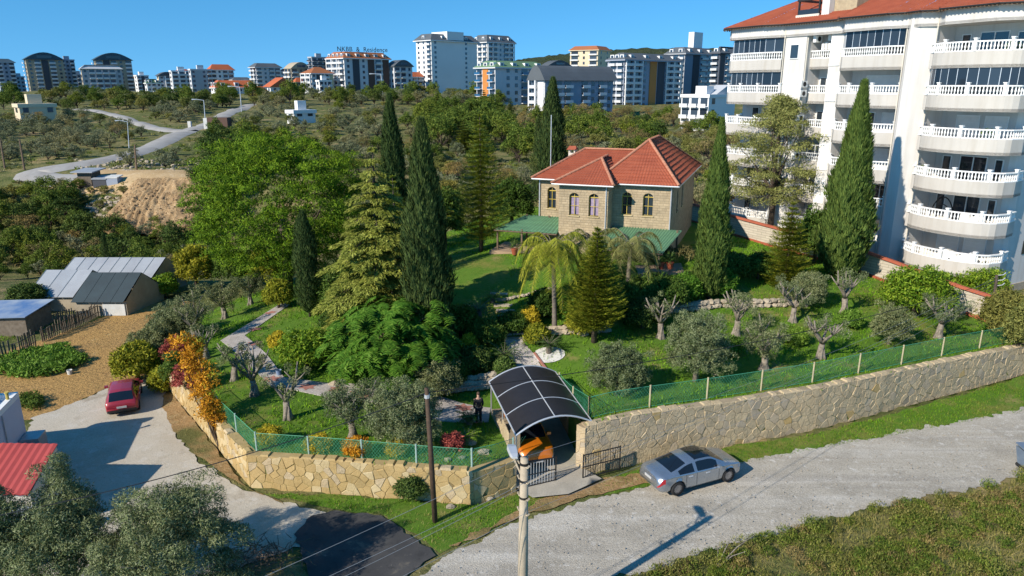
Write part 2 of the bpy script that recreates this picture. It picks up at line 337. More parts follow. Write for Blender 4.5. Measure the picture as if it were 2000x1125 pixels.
def sheet(name, poly, hf, off, mat, step=.6, jit=0.0, sub=.5, skirt=0.0, kind='structure', keep=True):
    """a sheet cut to an outline, draped over heights hf"""
    B = []
    n = len(poly)
    for i in range(n):
        a, b = np.array(poly[i], float), np.array(poly[(i + 1) % n], float); L = np.linalg.norm(b - a); k = max(1, int(L / sub)); nn = np.array([-(b - a)[1], (b - a)[0]]) / (L + 1e-9)
        for j in range(k):
            p = a + (b - a) * j / k
            if jit: p = p + nn * jit * (vnoise(p[0], p[1], 1.1, 4) + .5 * vnoise(p[0], p[1], 3.7, 8) + rng.normal() * .07)
            B.append(p)
    B = np.array(B); lo, hi = B.min(0), B.max(0)
    gx, gy = np.meshgrid(np.arange(lo[0], hi[0], step), np.arange(lo[1], hi[1], step)); Gp = np.stack([gx.ravel(), gy.ravel()], 1) + rng.uniform(-.12, .12, (gx.size, 2)) * step
    Gp = Gp[pip(Gp, B)]
    dmin = np.min(np.linalg.norm(Gp[:, None] - B[None], axis=2), axis=1) if len(Gp) and len(Gp) * len(B) < 4e7 else np.ones(len(Gp))
    Gp = Gp[dmin > step * .4]; A = np.vstack([B, Gp]) if len(Gp) else B; nb = len(B)
    r = delaunay_2d_cdt([Vector(p) for p in A], [(i, (i + 1) % nb) for i in range(nb)], [], 0, 1e-5)
    Vv = np.array([tuple(v) for v in r[0]]); F = [tuple(f) for f in r[2]]
    C = np.array([Vv[list(f)].mean(0) for f in F]); ok = pip(C, B); F = [f for f, k in zip(F, ok) if k]
    z = hf(Vv) + off; V = [tuple((*p, q)) for p, q in zip(Vv, z)]
    if skirt:
        b0 = len(V); zb = hf(B) + off; V += [(*p, q - .0) for p, q in zip(B, zb)] + [(*p, q - skirt) for p, q in zip(B, zb)]
        F += [(b0 + (i + 1) % nb, b0 + i, b0 + nb + i, b0 + nb + (i + 1) % nb) for i in range(nb)]
    me = bpy.data.meshes.new(name); me.from_pydata(V, [], F); me.update()
    return tag(link(name, me, mat, None, True, True), kind=kind)
hT = lambda P: Ht(P[:, 0], P[:, 1]); hG = lambda P: Hg(P[:, 0], P[:, 1])
def zp(*a, z=0.0): return [tuple(onz(x, y, z).xy) for x, y in a]
sheet('garden_lawn', GPOLY, hG, 0, 'lawn_soil', step=.7, sub=.6, skirt=2.7)
ROADP = zp((760, 1160), (870, 1085), (1010, 1020), (1150, 975), (1270, 948), (1440, 905), (1600, 874), (1800, 838), (2010, 800), (2330, 748), (2400, 840), (2060, 905), (1900, 952), (1700, 990), (1500, 1045), (1330, 1092), (1180, 1135), (1000, 1230), (760, 1300))
sheet('gravel_road', ROADP, hT, .03, 'gravel_road', step=.9, jit=.34, sub=.13)
sheet('yard', zp((40, 870), (60, 818), (140, 790), (225, 752), (290, 742), (330, 770), (345, 850), (395, 905), (470, 952), (560, 985), (640, 1000), (620, 1060), (480, 1100), (330, 1180), (60, 1180), (-60, 1000)), hT, .045, 'yard_gravel', step=.9, jit=.3, sub=.3)
sheet('asphalt_apron', zp((575, 1045), (610, 1010), (660, 995), (740, 1010), (800, 1045), (850, 1085), (800, 1125), (720, 1190), (560, 1260), (600, 1110)), hT, .075, 'asphalt_dark', step=.7, jit=.22, sub=.25)
FIELDP = zp((-30, 790), (-40, 700), (110, 655), (200, 622), (275, 600), (345, 583), (385, 598), (345, 640), (310, 690), (315, 735), (285, 745), (222, 752), (140, 790), (60, 818), (-10, 830))
sheet('field', FIELDP, hT, .035, 'field_soil', step=.5, jit=.3, sub=.4)
sheet('dirt_verge', zp((330, 760), (420, 880), (490, 958), (560, 985), (470, 950), (380, 890), (340, 845), (315, 790)), hT, .06, 'dirt_bank', step=.4, jit=.2, sub=.3)
sheet('bank', zp((1150, 968), (1270, 942), (1440, 900), (1160, 935), (1090, 960), (1000, 1005), (880, 1070), (900, 1060), (1010, 1012)), hT, .06, 'dirt_bank', step=.4, jit=.25, sub=.3)
# far roads, draped as ribbons
groundmat('platform_dirt', [(.50, .36, .20), (.3, .45, .6, (.42, .29, .15)), (1.2, .52, .66, (.56, .43, .27))], bump=.6, bscale=4, bdist=.1, fine=.3, fscale=6)
def ribbon(name, pts, w, mat, off, hf=Ht, kind='structure', n=None, H2=None):
    P = np.array(pts, float); S = []
    for i in range(len(P) - 1):
        k = max(2, int(np.linalg.norm(P[i + 1][:2] - P[i][:2]) / 1.6))
        p0, p1, p2, p3 = P[max(i - 1, 0)], P[i], P[i + 1], P[min(i + 2, len(P) - 1)]
        for j in range(k):
            t = j / k; S.append(.5 * ((2 * p1) + (-p0 + p2) * t + (2 * p0 - 5 * p1 + 4 * p2 - p3) * t * t + (-p0 + 3 * p1 - 3 * p2 + p3) * t ** 3))
    S.append(P[-1]); S = np.array(S); d = np.gradient(S[:, :2], axis=0); d = d / (np.linalg.norm(d, axis=1, keepdims=True) + 1e-9); nn = np.stack([-d[:, 1], d[:, 0]], 1); ww = w * (1 + .08 * vnoise(S[:, 0], S[:, 1], .5))
    V = []; m = 5
    for k in range(m):
        q = S[:, :2] + nn * (k / (m - 1) - .5) * ww[:, None]; V.append(np.c_[q, hf(q[:, 0], q[:, 1]) + off - (.35 if k in (0, m - 1) else 0)])
    V = np.stack(V, 1).reshape(-1, 3); i = (np.arange(len(S) - 1)[:, None] * m + np.arange(m - 1)[None]).ravel(); Q = np.stack([i, i + 1, i + m + 1, i + m], 1)[:, ::-1]
    return tag(link(name, mesh_np(name, V, Q), mat, None, True, True), kind=kind)
def tp(*a): return [tuple(gt(x, y).xy) for x, y in a]
ribbon('hill_road', tp((150, 352), (100, 351), (68, 346), (62, 339), (95, 332), (180, 318), (260, 300), (330, 272), (385, 250), (430, 232), (470, 214), (490, 205)), 4.8, 'far_road', .35)
ribbon('side_road', tp((375, 258), (330, 256), (285, 246), (240, 230), (195, 219), (150, 215)), 3.8, 'far_road', .42)
ribbon('dirt_platform', tp((140, 345), (200, 348), (270, 346), (340, 344), (420, 344), (470, 342)), 10.0, 'platform_dirt', .3)
# eroded earth mound under the platform edge
def mound():
    nx, nz = 90, 40; xs = np.linspace(-1, 1, nx); ts = np.linspace(0, 1, nz); a = at(335, 352, 101.5); b = at(330, 455, 91)
    V = []
    for t in ts:
        w = 6.3 + 2.2 * t
        for x in xs:
            rid = .5 * abs(math.sin(x * 17 + 3.2 * math.sin(x * 5 + 1) + 1.3 * math.sin(t * 5 + x * 4))) * (0.3 + t * .6) + .35 * vnoise(x * 6, t * 6, 1, 6) + .22 * vnoise(x * 19, t * 11, 1, 3)
            edge = (abs(x) ** 6) * 2.5
            V.append((a.x + x * w + .5 * t, a.y + (b.y - a.y) * t ** .9 + edge - rid * .8, a.z + .3 + (b.z - .5 - a.z) * t + rid * .5 - edge * .5))
    i = (np.arange(nz - 1)[:, None] * nx + np.arange(nx - 1)[None]).ravel(); Q = np.stack([i, i + nx, i + nx + 1, i + 1], 1)
    groundmat('mound_soil', [(.46, .31, .165), (.7, .45, .6, (.36, .235, .12)), (2.2, .52, .66, (.56, .41, .24)), (.3, .5, .65, (.32, .21, .11))], bump=.9, bscale=4, bdist=.25, fine=.45, fscale=5)
    struct('earth_mound', mesh_np('earth_mound', V, Q), 'mound_soil')
    return np.array(V).reshape(nz, nx, 3)
MOUND = mound()
# wooded ridge on the skyline
def hill(name, pts, D, depth, col):
    n = 160; xs = np.linspace(0, 1, n); px = np.array([p[0] for p in pts], float); py = np.array([p[1] for p in pts], float)
    X = np.interp(xs, (px - px[0]) / (px[-1] - px[0]), px); Yp = np.interp(X, px, py); V = []
    rows = 14
    for k in range(rows):
        t = k / (rows - 1)
        for i in range(n):
            top = at(X[i], Yp[i], D); zb = -20.0; f = math.sin(t * math.pi * .5)
            zz = zb + (top.z - zb) * f + (3.5 * vnoise(X[i] * .35, t * 9, 1, 3) + 2.5 * vnoise(X[i] * 1.7, t * 22, 1, 5)) * (.3 + f)
            V.append((top.x * (1 - (1 - t) * depth / D), D - depth * (1 - t), zz))
    i = (np.arange(rows - 1)[:, None] * n + np.arange(n - 1)[None]).ravel(); Q = np.stack([i, i + 1, i + n + 1, i + n], 1)
    struct(name, mesh_np(name, V, Q), col)
groundmat('hill_forest', [(.055, .075, .03), (.01, .45, .6, (.08, .09, .035)), (.04, .5, .62, (.035, .055, .022)), (.006, .58, .66, (.16, .13, .07))], bump=1.0, bscale=.08, bdist=12, fine=.45, fscale=.12)
hill('hills', [(700, 175), (860, 150), (960, 130), (1020, 118), (1080, 110), (1160, 104), (1220, 99), (1290, 97), (1360, 96), (1440, 98), (1600, 90), (1900, 80), (2300, 90)], 1500, 700, 'hill_forest')
# ---------------------------------------------------------------- stone retaining walls, one object for each stone
pm('mortar_tan', (.40, .29, .14), (.31, .22, .10), 2, .95, bump=.5, bscale=25)
pm('mortar_grey', (.36, .285, .19), (.28, .22, .145), 2, .95, bump=.5, bscale=25)
pm('stone_gold', (.53, .39, .185), (.43, .305, .13), 1.6, .9, bump=.6, bscale=9, bdist=.03, rnd=.14, fine=.3)
pm('stone_pale', (.62, .51, .31), (.52, .41, .225), 1.6, .9, bump=.6, bscale=9, bdist=.03, rnd=.2, fine=.22)
pm('stone_tan', (.55, .445, .29), (.45, .355, .225), 1.6, .9, bump=.9, bscale=7, bdist=.05, rnd=.14, fine=.25)
pm('stone_grey', (.52, .44, .325), (.41, .34, .25), 1.6, .9, bump=.7, bscale=9, bdist=.04, rnd=.3, fine=.25)
def clip_half(poly, n, d):
    out = []
    for i in range(len(poly)):
        a, b = poly[i], poly[(i + 1) % len(poly)]; da = a[0] * n[0] + a[1] * n[1] - d; db = b[0] * n[0] + b[1] * n[1] - d
        if da <= 0: out.append(a)
        if (da < 0 < db) or (db < 0 < da):
            t = da / (da - db); out.append((a[0] + (b[0] - a[0]) * t, a[1] + (b[1] - a[1]) * t))
    return out
def voronoi_rect(L, hlo, hhi, sw, sh, jit=.5):
    """irregular stone cells over 0..L; cell rows follow wall height"""
    hm = max(max(hlo(s), hhi(s)) for s in np.linspace(0, L, 9)); rows = max(2, round(hm / sh)); pts = []
    for r in range(-1, rows + 1):
        k = int(L / sw) + 2
        for i in range(-1, k):
            pts.append(((i + .5 * (r % 2) + .5 + random.uniform(-jit, jit)) * sw, (r + .5 + random.uniform(-jit, jit)) * hm / rows))
    cells = []
    for i, p in enumerate(pts):
        poly = [(max(0, p[0] - 2 * sw), -.5), (min(L, p[0] + 2 * sw), -.5), (min(L, p[0] + 2 * sw), hm + .5), (max(0, p[0] - 2 * sw), hm + .5)]
        if poly[1][0] <= poly[0][0]: continue
        a, b = poly[0][0], poly[1][0]
        for e0, e1, f, sg in ((a, b, hlo, -1), (a, b, hhi, 1)):
            s0, s1 = f(e0), f(e1); k = (s1 - s0) / (e1 - e0)
            poly = clip_half(poly, (-k * sg, 1 * sg), (s0 - k * e0) * sg)
            if len(poly) < 3: break
        if len(poly) < 3: continue
        for j, q in enumerate(pts):
            if j == i: continue
            dx, dy = q[0] - p[0], q[1] - p[1]
            if dx * dx + dy * dy > (3 * sw) ** 2: continue
            m = ((p[0] + q[0]) / 2, (p[1] + q[1]) / 2); poly = clip_half(poly, (dx, dy), dx * m[0] + dy * m[1])
            if len(poly) < 3: break
        if len(poly) >= 3: cells.append(poly)
    return cells
def area(p): return abs(sum(p[i][0] * p[(i + 1) % len(p)][1] - p[(i + 1) % len(p)][0] * p[i][1] for i in range(len(p)))) / 2
def stone_mesh(poly, O, U, N, gap=.006, proud=.024):
    c = (sum(p[0] for p in poly) / len(poly), sum(p[1] for p in poly) / len(poly))
    # drop tiny edges
    q = [p for i, p in enumerate(poly) if math.hypot(p[0] - poly[i - 1][0], p[1] - poly[i - 1][1]) > .04]
    if len(q) < 3: return None
    r = min(math.hypot(p[0] - c[0], p[1] - c[1]) for p in q)
    k1 = max(.5, 1 - gap / max(r, .05)); k2 = max(.35, k1 - .018 / max(r, .08)); pr = proud * random.uniform(.6, 1.5); tx, ty = random.uniform(-.06, .06), random.uniform(-.06, .06)
    V = []; n = len(q)
    W = lambda s, t, o: O + U * s + Vector((0, 0, t)) + N * o
    for k, o in ((k1, -.03), (k1, pr * .45), (k2, pr)):
        V += [W(c[0] + (p[0] - c[0]) * k, c[1] + (p[1] - c[1]) * k, o + (tx * (p[0] - c[0]) + ty * (p[1] - c[1]) if o == pr else 0)) for p in q]
    cc = W(c[0], c[1], 0); V = [v - cc for v in V]
    F = [(i + n * a, (i + 1) % n + n * a, (i + 1) % n + n * (a + 1), i + n * (a + 1)) for a in (0, 1) for i in range(n)] + [tuple(range(2 * n, 3 * n))]
    me = bpy.data.meshes.new('stone'); me.from_pydata(V, [], F); me.update(); return me, cc
def stone_wall(name, label, path, zlo, zhi, thick, sw, sh, mats, mortar, cap=300, top_bumps=True, cat='wall', back_side=True):
    """path: plan points, visible face on the right of the walking direction"""
    root = thing(name, label, cat, (path[0][0], path[0][1], zlo(*path[0])))
    core = MB(); n = len(path); off = []
    for i in range(n):
        a = Vector(path[max(i - 1, 0)]); b = Vector(path[i]); c = Vector(path[min(i + 1, n - 1)])
        d1 = (b - a).normalized() if i else (c - b).normalized(); d2 = (c - b).normalized() if i < n - 1 else d1
        n1 = Vector((-d1.y, d1.x)); n2 = Vector((-d2.y, d2.x)); m = (n1 + n2).normalized(); off.append(b + m * thick / max(.4, m.dot(n1)))
    stones = []
    for i in range(n - 1):
        a, b = Vector(path[i]), Vector(path[i + 1]); L = (b - a).length; U = ((b - a) / L).to_3d(); N = Vector((U.y, -U.x, 0)); k = max(1, int(L / 2.5))
        for j in range(k):
            p, q = a.lerp(b, j / k), a.lerp(b, (j + 1) / k); p2, q2 = Vector(off[i]).lerp(off[i + 1], j / k), Vector(off[i]).lerp(off[i + 1], (j + 1) / k)
            lo = [zlo(*v) - .4 for v in (p, q, q, p)]; hi = [zhi(*v) for v in (p, q, q, p)]
            P = [(*p, lo[0]), (*q, lo[1]), (*q2, lo[1]), (*p2, lo[0]), (*p, hi[0]), (*q, hi[1]), (*q2, hi[1]), (*p2, hi[0])]
            core.add(P, [(4, 5, 6, 7), (0, 1, 5, 4), (2, 3, 7, 6)] + ([(3, 0, 4, 7)] if i == j == 0 else []) + ([(1, 2, 6, 5)] if i == n - 2 and j == k - 1 else []))
        z0 = zlo(*a) - .15; O = Vector((a.x, a.y, z0))
        f = lambda s, a=a, b=b, L=L, z0=z0: zhi(*a.lerp(b, min(max(s / L, 0), 1))) - z0 + .015
        fl = lambda s, a=a, b=b, L=L, z0=z0: zlo(*a.lerp(b, min(max(s / L, 0), 1))) - .15 - z0
        for c in voronoi_rect(L, fl, f, sw, sh):
            A = area(c)
            if A > .012: stones.append((A, c, O, U, N))
        # capping stones along the top edge
        if top_bumps:
            s = 0.1
            while s < L - .3:
                w = random.uniform(.35, .75) * sw / .55; w = min(w, L - s - .02); hh = random.uniform(.02, .09); zt = f(s) + .0
                if w > .15 and random.random() < .6: stones.append((w * .1, [(s, zt - .02), (s + w - .03, zt - .02), (s + w - .07, zt + hh), (s + .05, zt + hh * .9)], O, U, N, min(thick, random.uniform(.3, .5))))
                s += w
    core.build('wall_core', mortar, root)
    stones.sort(key=lambda t: -t[0]); extra = MB()
    for i, st in enumerate(stones):
        if len(st) == 6:
            A, c, O, U, N, dp = st; mb = MB(); cc = O + U * c[0][0] + Vector((0, 0, c[0][1]))
            pr = random.uniform(.0, .05); bk = dp
            fr = [O + U * p[0] + Vector((0, 0, p[1])) + N * (pr if j < 2 else pr - .05) for j, p in enumerate(c)]; ba = [O + U * p[0] + Vector((0, 0, p[1])) - N * (bk if j < 2 else bk - .06) for j, p in enumerate(c)]
            mb.add([v - cc for v in fr + ba], [(0, 1, 2, 3), (7, 6, 5, 4), (0, 4, 5, 1), (1, 5, 6, 2), (2, 6, 7, 3), (3, 7, 4, 0)]); me = mb.mesh('stone')
        else:
            r = stone_mesh(*st[1:]);
            if r is None: continue
            me, cc = r
        if i < cap:
            o = link('stone', me, random.choices([m for m, _ in mats], [w for _, w in mats])[0], root); o.location = cc
        else:
            extra.add([Vector(v.co) + cc for v in me.vertices], [tuple(p.vertices) for p in me.polygons]); bpy.data.meshes.remove(me)
    if extra.v: tag(extra.build('small_stones', mats[0][0], root), kind='stuff')
    return root
GOLD = [('stone_gold', 6), ('stone_pale', 2.2), ('stone_tan', 1)]; TAN = [('stone_tan', 9), ('stone_grey', 1.6), ('stone_gold', .25)]
zt = lambda x, y: float(Ht(x, y)); zg = lambda x, y: float(Hg(x, y)) + .08
stone_wall('stone_wall', 'long golden rubble stone retaining wall left of the carport', WL[0:3], zt, zg, .45, .44, .36, GOLD, 'mortar_tan')
stone_wall('stone_wall', 'short stone wall stub between the wall corner and the gate', [WL[2], WL[3]], zt, zg, .45, .50, .40, GOLD, 'mortar_tan', top_bumps=False)
stone_wall('stone_wall', 'tall tan rubble retaining wall behind the silver sedan', WR, zt, zg, .5, .50, .38, TAN, 'mortar_grey')
# carport bay: floor, side walls, pillar
pm('bay_render', (.36, .25, .14), (.28, .19, .11), 1.2, .95, bump=.6, bscale=12, fine=.3)
def wallbox(mb, a, b, z0, z1, t):
    a, b = Vector(a), Vector(b); d = (b - a).normalized(); nn = Vector((-d.y, d.x)) * t; lo = (z0, z0); z1 = z1 if hasattr(z1, '__len__') else (z1, z1)
    P = [(*a, z0), (*b, z0), (*(b + nn), z0), (*(a + nn), z0), (*a, z1[0]), (*b, z1[1]), (*(b + nn), z1[1]), (*(a + nn), z1[0])]
    mb.add(P, [(3, 2, 1, 0), (4, 5, 6, 7), (0, 1, 5, 4), (1, 2, 6, 5), (2, 3, 7, 6), (3, 0, 4, 7)])
mb = MB(); wallbox(mb, (3.52, 30.95), (2.3, 37.3), -.3, (2.4, 1.5), -.3); wallbox(mb, (2.3, 37.3), (-1.2, 36.0), -.3, (.85, .6), -.25)
single('bay_wall', mb, 'bay_render', 'brown rendered wall lining the right side of the carport bay', 'wall')
stone_wall('stone_pillar', 'low stone wall running beside the carport on its left', [(-1.1, 35.6), (-.15, 30.9)], lambda x, y: .2, lambda x, y: 2.05 if y < 33.2 else 1.1, .55, .45, .35, TAN, 'mortar_grey', top_bumps=False)
stone_wall('stone_pillar', 'stone gate pillar face at the left end of the tall tan wall', [(3.1, 31.25), (3.5, 30.85)], lambda x, y: 0, lambda x, y: 2.35, .4, .4, .35, TAN, 'mortar_grey', top_bumps=False)
sheet('driveway', NOTCH[0:1] + [(-1.2, 36.1), (2.35, 37.3), (3.5, 30.9)] + zp((1175, 940), (1110, 968), (1040, 975)), lambda P: np.clip((P[:, 1] - 29) * .05, 0, .4), .09, 'concrete', step=.8)
# ---------------------------------------------------------------- fences
def netmat():
    m, nt, bs = newmat('green_net'); bs.inputs['Base Color'].default_value = (.05, .30, .13, 1); bs.inputs['Roughness'].default_value = .7
    tr = _n(nt, 'ShaderNodeBsdfTransparent'); mx = _n(nt, 'ShaderNodeMixShader'); mx.inputs[0].default_value = .14
    nt.links.new(tr.outputs[0], mx.inputs[1]); nt.links.new(bs.outputs[0], mx.inputs[2]); nt.links.new(mx.outputs[0], nt.nodes['Material Output'].inputs[0])
netmat()
pm('post_yellow', (.50, .43, .27), (.42, .36, .23), 3, .8); pm('wire_green', (.07, .30, .17), None, 3, .5); pm('wire_pale', (.34, .47, .42), None, 3, .5)
def fence(label, path, h, step=2.6, net=True, postm='post_yellow', mesh=.16):
    root = thing('mesh_fence', label, 'fence', (*path[0], zg(*path[0]) - .08))
    wires = MB(); nb = MB(); posts = []
    for i in range(len(path) - 1):
        a, b = Vector(path[i]), Vector(path[i + 1]); L = (b - a).length; k = max(1, round(L / step)); gz = lambda p: float(Hg(p.x, p.y))
        for j in range(k + (i == len(path) - 2)): posts.append(a.lerp(b, j / k))
        m = max(2, int(L / .9))
        for j in range(m):
            p, q = a.lerp(b, j / m), a.lerp(b, (j + 1) / m); zp0, zq0 = gz(p), gz(q)
            nb.add([(*p, zp0 + .03), (*q, zq0 + .03), (*q, zq0 + h), (*p, zp0 + h)], [(0, 1, 2, 3)])
            if net is not None and mesh:
                for e in np.arange(0, (q - p).length, mesh):
                    f0 = e / (q - p).length; r0 = p.lerp(q, f0); z0 = gz(r0); dd = (q - p).normalized() * h
                    for sg in (1, -1):
                        r1 = r0 + dd * sg * .75; wires.add([(*r0, z0 + .03), (r0.x, r0.y, z0 + .05), (r1.x, r1.y, z0 + h), (r1.x, r1.y, z0 + h - .02)], [(0, 1, 2, 3)])
            for zz in (h, .06): wires.tube([(*p, zp0 + zz), (*q, zq0 + zz)], .016, 4, False)
    if net: nb.build('net', 'green_net', root)
    wires.build('wire_mesh', 'wire_green' if net else 'wire_pale', root)
    for p in posts:
        z = float(Hg(p.x, p.y)); MB().tube([(p.x, p.y, z - .3), (p.x, p.y, z + h + .06)], .045, 6).build('post', postm, root)
inw = lambda a, k: a
fence('green mesh fence with pale posts along the top of the tall tan wall', [(3.75, 32.0), (16.4, 36.3), (32.3, 43.4), (33.2, 46.3)], 1.15, 3.3)
fence('short green mesh fence dropping along the right side of the carport', [(2.65, 37.2), (3.75, 32.0)], 1.15, 2.6)
fence('green wire fence on the golden wall overgrown with yellow shrubs', [(-16.9, 36.0), (-11.9, 30.1), (-1.8, 28.75), (.05, 29.75)], 1.0, 2.9, True, 'wire_pale')
# ---------------------------------------------------------------- carport: six dark panels in a pale frame
def carport():
    z0 = 2.45; A, B = Vector((.18, 29.9)), Vector((3.85, 31.3)); D_, C_ = Vector((-1.25, 36.1)), Vector((2.45, 37.5)); rise = .62
    root = thing('carport', 'arched dark panel carport roof with pale frame over the orange car', 'carport', (1.3, 33.5, .3))
    def S(u, v):
        p = A.lerp(B, u).lerp(D_.lerp(C_, u), v); return Vector((p.x, p.y, z0 + rise * (1 - (2 * u - 1) ** 2)))
    pm('carport_panel', (.022, .020, .022), (.028, .026, .028), 2, .45, spec=.25)
    for iv in range(3):
        for iu in range(2):
            mb = MB(); n = 8; V = []
            for k in (0, 1):
                for i in range(n + 1):
                    for j in (0, 1): V.append(S((iu + (i / n) * .97 + .015) / 2, (iv + j * .97 + .015) / 3) + Vector((0, 0, .03 * k)))
            m = 2 * (n + 1); F = []
            for i in range(n):
                a = 2 * i; F += [(a + 1, a, a + 2, a + 3), (m + a, m + a + 1, m + a + 3, m + a + 2), (a, m + a, m + a + 2, a + 2), (m + a + 1, a + 1, a + 3, m + a + 3)]
            mb.add(V, F).build('roof_panel', 'carport_panel', root, smooth=False)
    for v in (0, 1 / 3, 2 / 3, 1):
        MB().tube([S(u, v) + Vector((0, 0, .03)) for u in np.linspace(0, 1, 15)], .045 if v in (0, 1) else .026, 6).build('arch_bar', 'metal_light', root)
    for u in (0, .5, 1):
        MB().tube([S(u, v) + Vector((0, 0, .03)) for u_, v in ((u, 0), (u, .5), (u, 1))], .03 if u == .5 else .04, 6).build('rail', 'metal_light', root)
    for u, v, zb in ((.02, .04, .3), (.02, .96, .5), (.98, .04, 2.2), (.98, .96, 1.2), (.02, .5, .3)):
        p = S(u, v); MB().tube([(p.x, p.y, zb), p], .045, 8).build('post', 'metal_grey', root)
carport()
# ---------------------------------------------------------------- gate leaves
def gate(label, a, b, h, z, barm, openw=.0):
    root = thing('gate', label, 'gate', (*a, z)); a, b = Vector(a), Vector(b); L = (b - a).length
    P = lambda s, t: Vector((*a.lerp(b, s / L), z + t))
    fr = MB()
    for t in (.06, h * .5, h): fr.tube([P(0, t), P(L, t)], .028, 6)
    for s in (0, L): fr.tube([P(s, 0), P(s, h + .04)], .035, 6)
    fr.build('gate_frame', 'metal_black', root); n = int(L / .135)
    for i in range(1, n): MB().tube([P(i * L / n, .06), P(i * L / n, h)], .014, 5).build('bar', barm, root)
gate('closed black gate leaf with pale bars in front of the orange car', (.35, 29.25), (2.05, 29.95), 1.25, .1, 'metal_light')
gate('open black iron gate leaf folded against the tan wall', (3.35, 30.15), (5.2, 31.0), 1.25, .08, 'metal_black')
# ---------------------------------------------------------------- stone house with red tiled hip roofs
def ashlar():
    m, nt, bs = newmat('ashlar'); bs.inputs['Roughness'].default_value = .9
    uv = _n(nt, 'ShaderNodeUVMap'); b = _n(nt, 'ShaderNodeTexBrick'); nt.links.new(uv.outputs[0], b.inputs[0])
    b.inputs['Color1'].default_value = (.47, .375, .255, 1); b.inputs['Color2'].default_value = (.38, .30, .20, 1); b.inputs['Mortar'].default_value = (.33, .26, .175, 1)
    b.inputs['Scale'].default_value = 1; b.inputs['Brick Width'].default_value = .46; b.inputs['Row Height'].default_value = .20; b.inputs['Mortar Size'].default_value = .012; b.offset = .43; b.squash = .75; b.squash_frequency = 3
    col = _mix(nt, .5, b.outputs[0], _ramp(nt, _noise(nt, 1.4, 5), [(.3, (.55, .55, .5)), (.7, (1.15, 1.1, 1.0))]), 'MULTIPLY'); nt.links.new(col, bs.inputs['Base Color'])
    mx = _n(nt, 'ShaderNodeMath', operation='MULTIPLY_ADD'); nt.links.new(b.outputs['Fac'], mx.inputs[0]); mx.inputs[1].default_value = -1.2; nt.links.new(_noise(nt, 9, 4), mx.inputs[2]); _bump(nt, bs, mx.outputs[0], .7, .03)
ashlar()
pm('tile_red', (.40, .108, .055), (.32, .08, .042), 1.1, .8, bump=.3, bscale=30, rnd=.16, fine=.25)
pm('tile_ridge', (.55, .27, .17), (.43, .17, .10), 2.0, .85, bump=.3, bscale=20, fine=.3)
pm('paint_yellow', (.55, .42, .10), None, 3, .6)
pm('curtain', (.34, .28, .38), (.22, .17, .28), 5, .9)
pm('sheet_green', (.12, .26, .14), (.10, .21, .12), 1.0, .6, bump=.2, bscale=30, fine=.12)
def wall_uv(o, udir):
    me = o.data; uv = me.uv_layers.new(name='UVMap')
    for l in me.loops:
        p = me.vertices[l.vertex_index].co; uv.data[l.index].uv = (p.x * udir[0] + p.y * udir[1], p.z)
def tile_slope(e0, e1, r0, r1, course=.42, wave=.24, mat='tile_red', parent=None, one_mesh=False, name='tile_course', up=.0):
    """lapped tile courses over the slope eave e0-e1, ridge r0-r1"""
    e0, e1, r0, r1 = map(Vector, (e0, e1, r0, r1)); ln = ((r0 + r1) / 2 - (e0 + e1) / 2).length; n = max(2, round(ln / course))
    nrm = (e1 - e0).cross((r0 + r1) / 2 - (e0 + e1) / 2).normalized()
    if nrm.z < 0: nrm = -nrm
    E = (e1 - e0).normalized(); allm = MB()
    for i in range(n):
        a0, a1 = e0.lerp(r0, i / n), e1.lerp(r1, i / n); b0, b1 = e0.lerp(r0, (i + 1.12) / n), e1.lerp(r1, (i + 1.12) / n)
        if i == n - 1: b0, b1 = r0, r1
        L = max((a1 - a0).length, .05); k = max(2, int(L / (wave / 4))); V = []
        for j in range(k + 1):
            t = j / k; p = a0.lerp(a1, t); q = b0.lerp(b1, t); sc = (p - e0).dot(E); w = .022 * math.cos(sc * 2 * math.pi / wave); sq = (q - e0).dot(E); w2 = .022 * math.cos(sq * 2 * math.pi / wave)
            V += [p + nrm * (.012 + w * .5), p + nrm * (.062 + w), q + nrm * (.02 + w2 * .6)]
        F = []
        for j in range(k):
            a = 3 * j; F += [(a, a + 3, a + 4, a + 1), (a + 1, a + 4, a + 5, a + 2)]
        if one_mesh: allm.add(V, F)
        else: MB().add(V, F).build(name, mat, parent)
    if one_mesh: return allm.build(name, mat, parent)
def ridge_tiles(a, b, parent, mat='tile_ridge', step=.38, r=.13):
    a, b = Vector(a), Vector(b); L = (b - a).length; n = max(2, int(L / step)); d = (b - a) / L; s = Vector((d.y, -d.x, 0)).normalized(); u = s.cross(d)
    if u.z < 0: u = -u
    for i in range(n):
        p0, p1 = a + d * (L * i / n), a + d * (L * (i + 1.1) / n); V = []
        for p, rr in ((p0, r), (p1, r * .82)): V += [p + (s * math.cos(t) + u * math.sin(t)) * rr + u * .05 for t in np.linspace(0, math.pi, 6)]
        MB().add(V, [(j, j + 1, j + 7, j + 6) for j in range(5)] + [(5, 4, 3, 2, 1, 0), (6, 7, 8, 9, 10, 11)]).build('ridge_tile', mat, parent)
